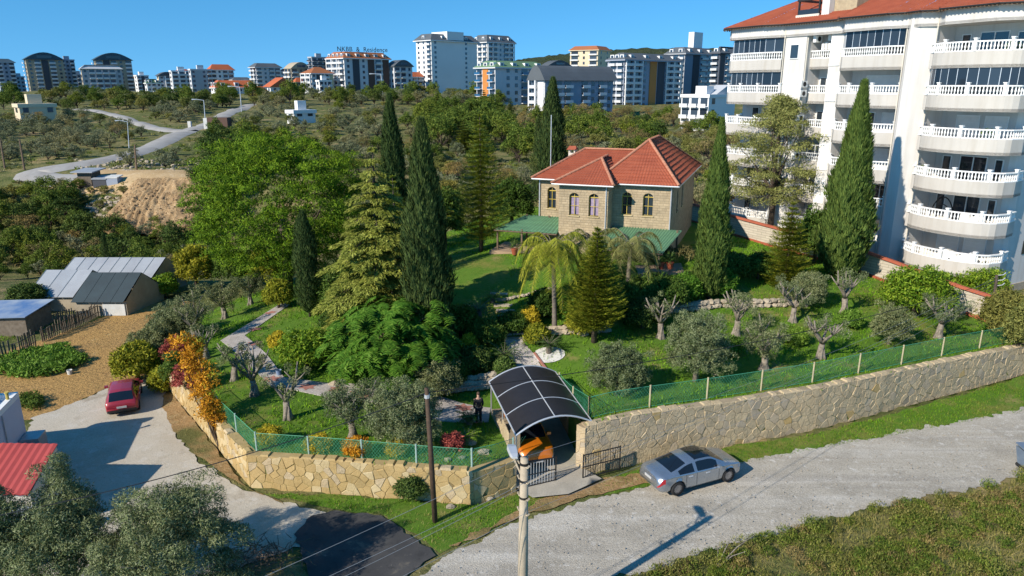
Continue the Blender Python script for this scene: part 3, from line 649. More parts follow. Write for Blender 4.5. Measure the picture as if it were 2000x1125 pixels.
def house():
    th = R(20.0); v = Vector((math.cos(th), -math.sin(th), 0)); w = Vector((math.sin(th), math.cos(th), 0))
    ze, zb = 10.55, 4.2
    RC = onz(1315, 363, ze - .12); RC = Vector((RC.x, RC.y, 0))       # front right wall corner
    P = lambda a, b, z: RC + v * a + w * b + Vector((0, 0, z))
    root = thing('stone_house', 'two storey stone house with red tiled hip roof and yellow arched windows', 'house', tuple(P(-6, 3, zb)))
    # plan (a along front to the right, b to the back): main block, bay projecting left of it, left wing set back
    MA = -4.75; BA0, BA1, BB = -8.75, -4.75, -1.75; LA, LB = -11.3, .9; DB = 15.5
    mw = MB(); faces = []
    def wall(a0, b0, a1, b1, opens, name, udir, z0=zb - .6, z1=ze):
        """wall with arched openings (s0, s1, zlo, zhi): built as strips round real holes, 0.3 thick reveals"""
        p0, p1 = P(a0, b0, 0), P(a1, b1, 0); L = (p1 - p0).length; U = (p1 - p0) / L; N = Vector((U.y, -U.x, 0)); mb = MB(); W = lambda s, z, o=0: p0 + U * s + N * o + Vector((0, 0, z)); s = 0.0
        for (s0, s1, zl, zh) in sorted(opens):
            mb.add([W(s, z0), W(s0, z0), W(s0, z1), W(s, z1)], [(0, 1, 2, 3)]); mb.add([W(s0, z0), W(s1, z0), W(s1, zl), W(s0, zl)], [(0, 1, 2, 3)])
            c, rx = (s0 + s1) / 2, (s1 - s0) / 2; rz = .32; zs = zh - rz; n = 8; arc = [(c - rx * math.cos(math.pi * k / n), zs + rz * math.sin(math.pi * k / n)) for k in range(n + 1)]
            for k in range(n): mb.add([W(*arc[k]), W(*arc[k + 1]), W(arc[k + 1][0], z1), W(arc[k][0], z1)], [(0, 1, 2, 3)])
            loop = [(s0, zl), (s1, zl)] + arc[::-1]; d = -.28
            for k in range(len(loop)):
                q, r = loop[k], loop[(k + 1) % len(loop)]; mb.add([W(*q), W(*r), W(*r, d), W(*q, d)], [(3, 2, 1, 0)])
            s = s1
        mb.add([W(s, z0), W(L, z0), W(L, z1), W(s, z1)], [(0, 1, 2, 3)])
        o = mb.build('wall', 'ashlar', root); wall_uv(o, udir)
        for (s0, s1, zl, zh) in opens:
            c, rx = (s0 + s1) / 2, (s1 - s0) / 2; rz = .32; zs = zh - rz; n = 8; arc = [(c - rx * math.cos(math.pi * k / n), zs + rz * math.sin(math.pi * k / n)) for k in range(n + 1)]
            win = MB().add([W(s0, zl, -.24), W(s1, zl, -.24)] + [W(*a, -.24) for a in arc[::-1]], [tuple(range(n + 3))]).build('window', 'glass_dark', root)
            fr = MB(); path = [W(s0, zl, -.2)] + [W(*a, -.2) for a in arc] + [W(s1, zl, -.2), W(s0, zl, -.2)]; fr.tube(path, .05, 4)
            fr.tube([W(c, zl, -.2), W(c, zh, -.2)], .03, 4); fr.tube([W(s0, zs - .02, -.2), W(s1, zs - .02, -.2)], .045, 4); fr.tube([W(s0, (zl + zs) / 2, -.2), W(s1, (zl + zs) / 2, -.2)], .025, 4)
            fr.build('window_frame', 'paint_yellow', win)
            MB().frame_box(W(s0 - .08, zl - .1, -.25), U * (s1 - s0 + .16), N * .33, Vector((0, 0, .1))).build('sill', 'stone_pale', win)
            if name == 'bay':
                for q in (0, 1): MB().add([W(s0 + .12 + q * .42, zl + .05, -.23), W(s0 + .45 + q * .42, zl + .05, -.23), W(s0 + .5 + q * .35, zs, -.23), W(s0 + .12 + q * .42, zs, -.23)], [(0, 1, 2, 3)]).build('curtain', 'curtain', win)
    zl, zh = 7.95, 9.75; vd = (v.x, v.y); wdv = (w.x, w.y)
    wall(LA, LB, BA0, LB, [(.75, 1.5, zl, zh), (2.0, 2.35, zl, zh)], 'left', vd)
    wall(BA0, LB, BA0, BB, [(.75, 1.15, zl, zh)], 'bayside', wdv)
    wall(BA0, BB, BA1, BB, [(.85, 1.65, zl, zh), (2.45, 3.25, zl, zh)], 'bay', vd)
    wall(BA1, BB, BA1, 0, [], 'bayright', wdv)
    wall(MA, 0, 0, 0, [(.75, 1.55, zl, zh), (2.45, 3.25, zl, zh)], 'main', vd)
    wall(0, 0, 0, DB, [(2.8, 3.5, zl, zh), (6, 6.8, zl, zh)], 'side', wdv)
    wall(0, DB, LA, DB, [], 'back', vd); wall(LA, DB, LA, LB, [(5, 5.8, zl, zh)], 'leftside', wdv)
    # roofs
    roof = MB().add([P(LA, LB, ze - .05), P(BA0, LB, ze - .05), P(BA0, BB, ze - .05), P(BA1, BB, ze - .05), P(BA1, 0, ze - .05), P(0, 0, ze - .05), P(0, DB, ze - .05), P(LA, DB, ze - .05)], [tuple(range(8))]).build('roof', 'wood_old', root)
    o = .5; e = ze - .08
    # main hip (right), ridge running back
    ax = -2.75; zr = 13.55; f0, f1 = P(-6.2, -o, e), P(o, -o, e); b1 = P(o, DB + o, e); b0 = P(-6.2, DB + o, e); k0, k1 = P(ax, 4.3, zr), P(ax, 9.4, zr)
    tile_slope(f0, f1, k0, k0 + v * .02, parent=roof); tile_slope(f1, b1, k0, k1, parent=roof); tile_slope(b1, b0, k1, k1 - v * .02, parent=roof); tile_slope(b0, f0, k1, k0, parent=roof)
    ridge_tiles(f1, k0, roof); ridge_tiles(k0, k1, roof); ridge_tiles(f0, k0, roof); ridge_tiles(b1, k1, roof)
    # left wing hip
    zl2 = 12.55; h0, h1 = P(LA - o, LB - o, e + .01), P(-4.2, LB - o, e + .01); g0, g1 = P(LA - o, DB + o, e + .01), P(-4.2, DB + o, e + .01); m0, m1 = P(-8.6, 5.8, zl2), P(-3.6, 5.8, zl2)
    tile_slope(h0, h1, m0, m1, parent=roof); tile_slope(g0, h0, m0, m0 + w * -.02, parent=roof); tile_slope(g1, g0, m1, m0, parent=roof)
    ridge_tiles(h0, m0, roof); ridge_tiles(m0, m1, roof)
    # bay hip
    q0, q1 = P(BA0 - o, BB - o, e + .02), P(BA1 + o, BB - o, e + .02); t0 = P((BA0 + BA1) / 2 + .55, 1.9, 12.15); tb = P((BA0 + BA1) / 2 + .55, 4.2, 12.2); s0 = P(BA0 - o, 2.5, e + .02); s1 = P(BA1 + o, 1.5, e + .02)
    tile_slope(q0, q1, t0 - v * .01, t0 + v * .01, parent=roof); tile_slope(q1, s1, t0, tb, parent=roof); tile_slope(s0, q0, tb, t0, parent=roof)
    ridge_tiles(q0, t0, roof); ridge_tiles(q1, t0, roof); ridge_tiles(t0, tb, roof)
    # gutters, fascia
    for a, b in ((h0, P(BA0 - o, LB - o, e)), (q0, q1), (P(BA1 + o, -o, e), f1), (f1, b1)):
        MB().tube([a + Vector((0, 0, -.05)), b + Vector((0, 0, -.05))], .065, 6).build('gutter', 'metal_light', root)
    for a, b in ((BA1 - .15, BB - .07), (-.1, -.09), (LA + .08, LB - .08)):
        p = P(a, b, 0); MB().tube([p + Vector((0, 0, ze - .15)), p + Vector((0, 0, zb + .2))], .05, 6).build('downpipe', 'metal_light', root)
    # chimney with a small tiled cap, mast
    c = P(-9.6, 5.2, -.65); ch = MB(); ch.box(c + Vector((0, 0, 12.3)), (.6, .6, 1.2), -th)
    for sx in (-1, 1):
        for sy in (-1, 1): ch.box(c + v * sx * .24 + w * sy * .24 + Vector((0, 0, 13.05)), (.11, .11, .35), -th)
    chim = ch.build('chimney', 'render_cream', root)
    MB().add([c + v * x * .45 + w * y * .45 + Vector((0, 0, 13.2)) for x, y in ((-1, -1), (1, -1), (1, 1), (-1, 1))] + [c + v * x * .3 + Vector((0, 0, 13.5)) for x in (-1, 1)], [(0, 1, 5, 4), (2, 3, 4, 5), (1, 2, 5), (3, 0, 4), (3, 2, 1, 0)]).build('chimney_cap', 'tile_red', chim)
    mp = P(-10.7, 2.2, 0); MB().tube([mp + Vector((0, 0, 10.9)), mp + Vector((0, 0, 15.6))], .035, 6).build('mast', 'metal_light', root)
    # lower verandas with green sheet roofs
    def veranda(label, quad, posts, zg_):
        rt = thing('veranda', label, 'veranda', (quad[0][0], quad[0][1], zg_)); a, b, c_, d = map(Vector, quad)   # a,b wall side; d,c eave side
        n = int((b - a).length / .22); V = []; F = []
        for i in range(n * 2 + 1):
            t = i / (n * 2); h = .035 * (1 if i % 2 else -1)
            for k in range(9):
                s = k / 8; p = a.lerp(b, t).lerp(d.lerp(c_, t), s); V.append(p + Vector((0, 0, h + (.02 if k % 2 else 0))))
        F = [(i * 9 + k, i * 9 + k + 1, i * 9 + k + 10, i * 9 + k + 9) for i in range(n * 2) for k in range(8)]
        m_ = len(V); V2 = [p - Vector((0, 0, .03)) for p in V]; F2 = [tuple(x + m_ for x in f[::-1]) for f in F]
        MB().add(V + V2, F + F2).build('roof_sheet', 'sheet_green', rt); MB().tube([d - Vector((0, 0, .1)), c_ - Vector((0, 0, .1))], .06, 6).build('eave_beam', 'wood_old', rt)
        for p in posts: MB().box((p[0], p[1], (zg_ + p[2]) / 2), (.13, .13, p[2] - zg_ + .2), -th).build('post', 'wood_old', rt)
        return rt
    zw, zv = 7.25, 6.45
    lq = [P(LA - 1.2, LB - .02, zw), P(BA0 - .03, LB - .02, zw), P(BA0 - .03, LB - 3.1, zv), P(LA - 2.9, LB - 3.1, zv)]
    veranda('green sheet metal veranda roof at the left of the stone house', lq, [tuple(lq[3] + v * .25 + w * .15), tuple(lq[3] + v * 2.4 + w * .15), tuple(lq[0] + v * .2 + w * -.2), tuple(lq[0] + v * 2.2 - w * .2)], 4.45)
    rq = [P(BA1 + .05, -.02, zw - .3), P(.9, -.02, zw - .3), P(.1, -4.4, zv - .45), P(BA1 - .2, -4.4, zv - .45)]
    veranda('green sheet metal veranda roof at the right front of the stone house', rq, [tuple(rq[2] + v * -.3 + w * .2), tuple(rq[3] + v * 1.2 + w * .2), tuple(rq[1] - v * .3 - w * .5)], 4.3)
    fl = MB().prism([tuple(P(*q, 0).xy) for q in ((LA - 3.2, LB - 3.4), (BA1 - .2, LB - 3.4), (BA1 - .2, -4.7), (.6, -4.7), (.6, .3), (LA - 3.2, 1.2))], 3.4, 4.68)
    tag(fl.build('terrace', 'paving_tan', None), kind='structure')
    return P, v, w
pm('paving_tan', (.42, .30, .20), (.34, .24, .16), .8, .9, bump=.3, fine=.25)
HP, HV, HW = house()
# ---------------------------------------------------------------- white apartment block with balustraded balconies
pm('apt_white', (.63, .61, .585), (.585, .565, .54), .35, .85, bump=.1, bscale=60, fine=.06)
pm('apt_band', (.53, .50, .46), (.47, .445, .41), .35, .85, bump=.1, bscale=60, fine=.06)
pm('baluster_white', (.84, .84, .83), (.78, .78, .77), 2, .5)
glassmat('glaze', (.012, .018, .028), .08, (.035, .05, .07)); MATS['glaze'].node_tree.nodes['Principled BSDF'].inputs['Specular IOR Level'].default_value = .4
pm('shutter', (.78, .76, .72), (.72, .70, .66), 3, .6)
pm('interior', (.20, .17, .14), (.14, .12, .10), 1, .9)
def streaks(name):
    # rain streaks: upright stains with a shape of their own
    nt = MATS[name].node_tree; bs = nt.nodes['Principled BSDF']; src = bs.inputs['Base Color'].links[0].from_socket; g_ = _n(nt, 'ShaderNodeNewGeometry'); mp = _n(nt, 'ShaderNodeMapping'); mp.inputs['Scale'].default_value = (2.2, 2.2, .16); nt.links.new(g_.outputs['Position'], mp.inputs[0])
    nt.links.new(_mix(nt, .5, src, _ramp(nt, _noise(nt, 1.0, 5, .6, mp.outputs[0]), [(.45, (1, 1, 1)), (.7, (.8, .77, .72))]), 'MULTIPLY'), bs.inputs['Base Color'])
streaks('apt_white'); streaks('apt_band')
def apartment():
    A = Vector((23.2, 77.8, 0)); u = Vector((.473, -.881, 0)).normalized(); n = Vector((u.y, -u.x, 0))   # outward = to the left of the photo
    if n.x > 0: n = -n
    W = lambda s, o, z: A + u * s + n * o + Vector((0, 0, z))
    root = thing('apartment_block', 'white six storey apartment block with balustraded balconies and red tiled roof', 'building', tuple(W(14, 0, 1.5)))
    Z0, ST, NF = 21.1, 3.1, 6; ztop = 23.45
    core = [(-.3, -16), (-.3, -1.8), (6.2, -1.8), (6.2, 0), (8.7, 0), (8.7, -2.2), (11.3, -2.2), (11.3, -.1), (12.6, -.1), (12.6, -1.8), (19.0, -1.8), (19.0, .55), (19.5, 1.0), (20.4, 1.0), (21.3, .2), (21.3, -2.0), (27.0, -2.0), (27.6, -2.9), (27.6, -16)]
    MB().prism([tuple(W(*p, 0).xy) for p in core][::-1], .8, ztop).build('wall', 'apt_white', root)
    MB().prism([tuple(W(*p, 0).xy) for p in ((22, -2.1), (27.68, -2.1), (27.68, -16.1), (22, -16.1))][::-1], .7, 2.6).build('plinth', 'stone_grey', root)
    # balcony outlines in plan
    left = [(-.5, -1.8), (-.7, .2), (.2, .9), (4.4, .9), (6.15, .25)]
    mid = [(12.6, .0), (13.5, .95), (17.8, 1.15), (19.0, .5)]
    small = [(8.7, -.75), (11.3, -.75)]
    right = [(21.3, .25)] + [(21.3 + 6.9 * (1 - math.cos(t)) / 2 + .0, .25 + 1.75 * math.sin(t) - .35 * (1 - math.cos(t)) / 2) for t in np.linspace(.12, math.pi * .93, 14)] + [(28.3, -.9), (28.0, -2.4), (27.2, -2.9)]
    balmesh = {}
    def outline_strip(mb, pts, z0, z1, th=.14):
        """upright band following a plan outline, th thick inwards"""
        P = [W(*p, 0) for p in pts]; m = len(P); inn = []
        for i in range(m):
            d = (P[min(i + 1, m - 1)] - P[max(i - 1, 0)]).normalized(); q = Vector((-d.y, d.x, 0))
            if q.dot(n) > 0 and i not in (0,) : q = q
            inn.append(P[i] + (Vector((d.y, -d.x, 0)) if Vector((d.y, -d.x, 0)).dot(W(13, -6, 0) - P[i]) > 0 else Vector((-d.y, d.x, 0))) * th)
        up = Vector((0, 0, 1)); V = []
        for a, b in zip(P, inn): V += [a + up * z0, b + up * z0, b + up * z1, a + up * z1]
        F = [(4 * i + j, 4 * i + (j + 1) % 4, 4 * i + 4 + (j + 1) % 4, 4 * i + 4 + j) for i in range(m - 1) for j in range(4)] + [(3, 2, 1, 0), (4 * m - 4, 4 * m - 3, 4 * m - 2, 4 * m - 1)]
        mb.add(V, F)
    def resample(pts, step):
        P = [W(*p, 0) for p in pts]; out = []; 
        for i in range(len(P) - 1):
            L = (P[i + 1] - P[i]).length; k = max(1, round(L / step)); out += [P[i].lerp(P[i + 1], (j + .5) / k) for j in range(k)]
        return out
    def balustrade(pts, ztop_, parent, posts=True):
        h = .72; mb = MB(); outline_strip(mb, pts, ztop_ - .09, ztop_, .2); outline_strip(mb, pts, ztop_ - h, ztop_ - h + .07, .18)
        prof = [(.05, 0), (.055, .05), (.03, .1), (.075, .25), (.035, .45), (.05, .5), (.055, .57)]
        for p in resample(pts, .23):
            q = p - (p - W(13, -6, 0)).normalized() * .09; mb.lathe(prof, (q.x, q.y, ztop_ - h + .06), 6)
        if posts:
            P = [W(*p, 0) for p in pts]; L = [0]
            for i in range(len(P) - 1): L.append(L[-1] + (P[i + 1] - P[i]).length)
            k = max(1, round(L[-1] / 2.2))
            for j in range(k + 1):
                s = L[-1] * j / k; i = max(0, min(len(P) - 2, int(np.searchsorted(L, s) - 1))); p = P[i].lerp(P[i + 1], (s - L[i]) / max(1e-6, L[i + 1] - L[i])); q = p - (p - W(13, -6, 0)).normalized() * .1
                mb.box((q.x, q.y, ztop_ - .3), (.2, .2, .86), math.atan2(u.y, u.x)); mb.box((q.x, q.y, ztop_ + .17), (.28, .28, .07), math.atan2(u.y, u.x))
        return mb.build('balustrade', 'baluster_white', parent)
    def balcony(pts, zr, back, depth=1.15, posts=True):
        mb = MB(); outline_strip(mb, pts, zr - .72 - depth, zr - .72, .16)
        pl = [tuple(W(*p, 0).xy) for p in pts] + [tuple(W(pts[-1][0], back, 0).xy), tuple(W(pts[0][0], back, 0).xy)]
        mb.prism(pl[::-1], zr - .72 - depth + .01, zr - .72 - depth + .22)
        o = mb.build('balcony', 'apt_band', root); balustrade(pts, zr, o, posts); return o
    def window(s0, s1, z0, z1, o, kind='glass'):
        rm = W(s0, o, z0); mb = MB().frame_box(W(s0, o, z0), u * (s1 - s0), n * .05, Vector((0, 0, z1 - z0)))
        win = mb.build('window' if kind == 'glass' else 'roller_shutter', 'glass_dark' if kind == 'glass' else 'shutter', root)
        fr = MB()
        for a, b, c, d in ((s0 - .06, s1 + .06, z0 - .06, z0), (s0 - .06, s1 + .06, z1, z1 + .08), (s0 - .06, s0, z0, z1), (s1, s1 + .06, z0, z1)) + ((((s0 + s1) / 2 - .04, (s0 + s1) / 2 + .04, z0, z1),) if kind == 'glass' and s1 - s0 > 1 else ()):
            fr.frame_box(W(a, o, c), u * (b - a), n * .09, Vector((0, 0, d - c)))
        if kind != 'glass':
            for k in range(1, int((z1 - z0) / .3)): fr.frame_box(W(s0, o, z0 + k * .3), u * (s1 - s0), n * .06, Vector((0, 0, .02)))
        fr.build('window_frame', 'paint_white', win)
    def glazing(pts, z0, z1):
        P = [W(*p, 0) for p in pts]
        for i in range(len(P) - 1):
            a, b = P[i], P[i + 1]; L = (b - a).length; k = max(1, round(L / .75)); d = (b - a) / L; q = Vector((d.y, -d.x, 0)) * .05
            if L < .3: k = 1
            for j in range(k):
                p0, p1 = a.lerp(b, j / k), a.lerp(b, (j + 1) / k); tl = random.uniform(-.012, .012)
                pane = MB().frame_box(p0 + Vector((0, 0, z0)), p1 - p0, q * .3, Vector((0, 0, z1 - z0)) + q * tl).build('glass_pane', 'glaze', root)
                MB().tube([p0 + Vector((0, 0, z0)), p0 + Vector((0, 0, z1))], .028, 4).build('pane_edge', 'metal_light', pane)
    ins = lambda pts, k: [(13.5 + (s - 13.5) * .985 if False else s, o - k) for s, o in pts]
    for k in range(NF):
        zr = Z0 - ST * k
        balcony(left, zr, -1.8, posts=k != 0); balcony(mid, zr, -1.8, posts=k != 0); balcony(right, zr, -2.0)
        balcony(small, zr, -2.2, .95, False)
        zf = zr - 1.65                                             # floor level behind the parapet
        # left bay
        if k < 2: glazing(ins([(-.55, .05), (.25, .75), (4.4, .75), (6.1, .1)], .1), zr + .02, zr + 1.22)
        else:
            window(1.2, 2.0, zf + .6, zf + 2.5, -1.79); window(3.3, 5.2, zf + .2, zf + 2.4, -1.79, 'shut' if k % 2 else 'glass')
        # wall column
        if k in (0, 2, 4): window(7.0, 7.9, zf + 1.0, zf + 2.2, .0)
        else: window(6.8, 8.1, zf + .35, zf + 2.45, .0, 'shut')
        # recess
        window(9.0, 10.3, zf + .3, zf + 2.3, -2.19); 
        if k == 3: window(9.2, 10.9, zf + .4, zf + 2.3, -1.2)
        window(11.45, 12.4, zf + .3, zf + 2.5, -.1, 'shut')
        # middle bay
        if k == 0: glazing(ins([(12.65, -.05), (13.5, .8), (17.8, 1.0), (18.95, .4)], .05), zr + .02, zr + 1.3)
        elif k in (1, 3): window(14.2, 17.2, zf + .1, zf + 2.4, -1.79, 'shut')
        else: window(13.8, 15.4, zf + .1, zf + 2.4, -1.79); window(16.2, 17.6, zf + .1, zf + 2.4, -1.79, 'glass' if k == 4 else 'shut')
        # right bay
        if k == 1: glazing(ins(right[1:-3], .12), zr + .02, zr + 1.28)
        elif k in (0, 3, 4): window(22.0, 22.6, zf + .7, zf + 2.3, -1.99); window(23.4, 25.4, zf + .1, zf + 2.4, -1.99); window(26.1, 26.6, zf + .7, zf + 2.3, -1.99)
        else: window(22.6, 24.3, zf + .1, zf + 2.4, -1.99, 'shut'); window(24.8, 26.4, zf + .1, zf + 2.4, -1.99, 'shut')
        # end wall windows (facing the road)
        e = W(27.6, -5.0, zr - .6); w_ = MB().frame_box(e, -n * 1.8, u * .05, Vector((0, 0, 1.1))).build('window', 'glass_dark', root); MB().frame_box(e - n * .86, -n * .08, u * .09, Vector((0, 0, 1.1))).build('window_frame', 'paint_white', w_)
        # air conditioners on brackets in the recess
        for (s_, o_, dz) in ((9.1, -.35, -.2), (9.1, -.35, -1.05)) if k in (1, 2) else ((9.1, -.35, -.6),) if k > 2 else ((9.5, -1.2, .7), (10.8, -1.6, .8)):
            ac = MB().frame_box(W(s_ - .4, o_, zr + dz), u * .32, n * .85, Vector((0, 0, .6))).build('air_conditioner', 'paint_white', root)
            f = W(s_ - .07, o_ + .4, zr + dz + .3); MB().add([f + n * .22 * math.cos(t) + Vector((0, 0, .22 * math.sin(t))) + u * .01 for t in np.linspace(0, 2 * math.pi, 12, False)], [tuple(range(12))]).build('fan_grille', 'plastic_dark', ac)
    # ground floor
    balcony(right, Z0 - ST * NF, -2.0); window(22.4, 26, 1.6, 3.6, -1.99, 'shut'); balcony(mid, Z0 - ST * NF, -1.8)
    for s_, o_ in ((21.35, .35), (6.25, .08), (8.75, -.2), (11.2, -.6), (19.0, .6)):
        MB().tube([W(s_, o_ + .07, ztop - .3), W(s_, o_ + .07, 1.6)], .05, 6).build('downpipe', 'render_cream', root)
    # fascia band and tiled roof
    fas = [(-.5, -2.5), (-.8, .3), (.2, 1.05), (4.4, 1.05), (6.0, .35), (6.2, .15), (11.4, .15), (12.6, .2), (13.5, 1.1), (17.8, 1.3), (18.6, .9), (19.1, .8), (20.4, 1.2), (21.4, .4), (22.4, 1.3), (26.3, 1.6), (28.6, .2), (28.6, -3)]
    fb = MB(); outline_strip(fb, fas, 22.4, 23.45, .25); pl = [tuple(W(*p, 0).xy) for p in fas] + [tuple(W(28.6, -15, 0).xy), tuple(W(-.5, -15, 0).xy)]; fb.prism(pl[::-1], 22.42, 22.6); fb.build('fascia', 'apt_white', root)
    ev = [(-1.4, -3), (-1.5, .6), (0, 1.6), (4.7, 1.6), (6.4, .75), (12.4, .8), (13.3, 1.65), (18, 1.9), (19.2, 1.35), (20.6, 1.75), (21.6, 1.0), (22.2, 1.85), (26.6, 2.15), (29.3, .5), (29.3, -3)]
    roof = MB().prism([tuple(W(*p, 0).xy) for p in ev][::-1] , 23.47, 23.62).build('roof', 'tile_red', root)
    for i in range(len(ev) - 1):
        (s0, o0), (s1, o1) = ev[i], ev[i + 1]; rs = lambda s: min(max(s, 5), 22); rise = 4.2
        tile_slope(W(s0, o0, 23.6), W(s1, o1, 23.6), W(rs(s0), -9, 23.6 + rise), W(rs(s1) + .01, -9, 23.6 + rise), .36, .24, 'tile_red', roof, True, 'roof_slope')
        MB().tube([W(s0, o0, 23.5), W(s1, o1, 23.5)], .07, 6).build('gutter', 'plastic_dark', root)
        # decorative scallops under the eave
        k = int(math.hypot(s1 - s0, o1 - o0) / .28); sc = MB()
        for j in range(k):
            t = (j + .5) / k; p = W(s0 + (s1 - s0) * t, o0 + (o1 - o0) * t - .04, 23.4); sc.box(p, (.1, .1, .1))
        if k: tag(sc.build('eave_trim', 'wood_old', root), kind='stuff')
    # roof dormer terrace and stone chimney
    dz = MB(); zz = 23.75
    for a_ in (7.0, 9.3): dz.frame_box(W(a_, -.5, zz), u * .14, n * .14, Vector((0, 0, 1.75)))
    dz.frame_box(W(6.9, -.6, zz + 1.75), u * 2.65, n * .3, Vector((0, 0, .18))); dz.frame_box(W(6.9, -4, zz + 1.75), u * .2, n * 3.4, Vector((0, 0, .18))); dz.frame_box(W(9.35, -4, zz + 1.75), u * .2, n * 3.4, Vector((0, 0, .18)))
    dm = dz.build('roof_terrace_frame', 'plastic_dark', root); MB().frame_box(W(6.9, -.35, zz), u * 2.6, n * .1, Vector((0, 0, .55))).build('parapet', 'render_cream', dm); MB().frame_box(W(7.1, -.4, zz + .55), u * 2.2, n * .04, Vector((0, 0, .45))).build('glass_pane', 'glaze', dm)
    MB().frame_box(W(7.0, -4.0, zz), u * 2.4, n * .1, Vector((0, 0, 1.75))).build('back_wall', 'render_cream', dm)
    MB().frame_box(W(9.65, -2.6, zz), u * .8, n * 2.2, Vector((0, 0, 2.4))).build('chimney', 'apt_white', root)
    MB().frame_box(W(10.5, -2.6, zz), u * 2.3, n * 1.6, Vector((0, 0, 2.3))).build('stone_stack', 'stone_far', root)
    # hanging egg chair frame on a balcony: its own thing
    zr = Z0 - ST * 4; c = W(23.2, -.9, zr - 1.6); sw = MB(); sw.tube([c + u * 1.0 * math.cos(t) * (1 if t < math.pi / 2 else 1) + Vector((0, 0, 2.2 * math.sin(t))) for t in np.linspace(.1, math.pi * .98, 14)], .05, 6); sw.tube([c + u * .5 * math.cos(t) + Vector((0, 0, 1.0 + .6 * math.sin(t))) for t in np.linspace(0, 2 * math.pi, 14)], .04, 5); sw.tube([c + Vector((0, 0, 1.6)), c + Vector((0, 0, 2.2))], .02, 4); sw.tube([c - u * .9, c + u * .9], .05, 5)
    single('swing_chair', sw, 'metal_black', 'black arched hanging swing chair on a curved white balcony', 'swing chair')
    # white covers and other things left on the balconies
    for k, s0, ln, lab in ((5, 24.0, 2.6, 'white draped furniture cover on the lowest curved balcony'), (4, 25.0, 1.5, 'white draped cover beside the swing chair on a curved balcony'), (5, 14.6, 1.4, 'white cover on the lowest middle balcony'), (2, 14.5, 1.2, 'white table cover on a middle balcony behind the broad cypress')):
        zf = Z0 - ST * k - 1.65; mb = MB(); V = []
        for a in np.linspace(0, 1, 9):
            h = 1.15 + .18 * math.sin(a * 9) + .1 * math.sin(a * 23); wv = .38 + .05 * math.sin(a * 14)
            V += [W(s0 + ln * a, -.6 + wv, zf), W(s0 + ln * a, -.6 + wv * .7, zf + h), W(s0 + ln * a, -.6 - wv * .7, zf + h * .97), W(s0 + ln * a, -.6 - wv, zf)]
        mb.add(V, [(4 * i + j, 4 * i + j + 1, 4 * i + 5 + j, 4 * i + 4 + j) for i in range(8) for j in range(3)] + [(0, 1, 2, 3), (35, 34, 33, 32)]); single('furniture_cover', mb, 'paint_white', lab, 'cover')
    for k, s0, o_, lab in ((2, 26.4, .4, 'potted plant at the end of the third curved balcony'), (3, 22.0, .6, 'potted plant on a curved balcony right of the pier'), (3, 14.0, .4, 'potted plant on a middle balcony'), (0, 27.0, .2, 'potted plant on the top curved balcony')):
        p = W(s0, o_, Z0 - ST * k - 1.63); r_ = thing('potted_plant', lab, 'plant', tuple(p)); MB().lathe([(.16, 0), (.23, .35), (.2, .36)], p, 10).build('pot', 'tile_red', r_); arr = rsph(220); P = np.array(p) + np.array([0, 0, .95]) + arr * np.array([.42, .42, .6]); leafset('leaves', P, arr + rsph(220) * .6, arr + .5 * rsph(220), .22, .08, 'plant_green', r_)
    for k, s0, lab in ((0, 9.6, 'laundry hanging in the top recess balcony'), (4, 13.6, 'laundry on a rail of a middle balcony')):
        mb = MB()
        for j in range(4): mb.frame_box(W(s0 + j * .34, -1.0 if k == 0 else .2, Z0 - ST * k + .05), AU_ * .28 if False else u * .28, n * .02, Vector((0, 0, .55 + .1 * (j % 2))))
        single('laundry', mb, 'shutter', lab, 'laundry')
    return W, u, n
leafmat('plant_green', (.03, .06, .012), (.06, .11, .02), (.11, .16, .035))
AW, AU, AN = apartment()
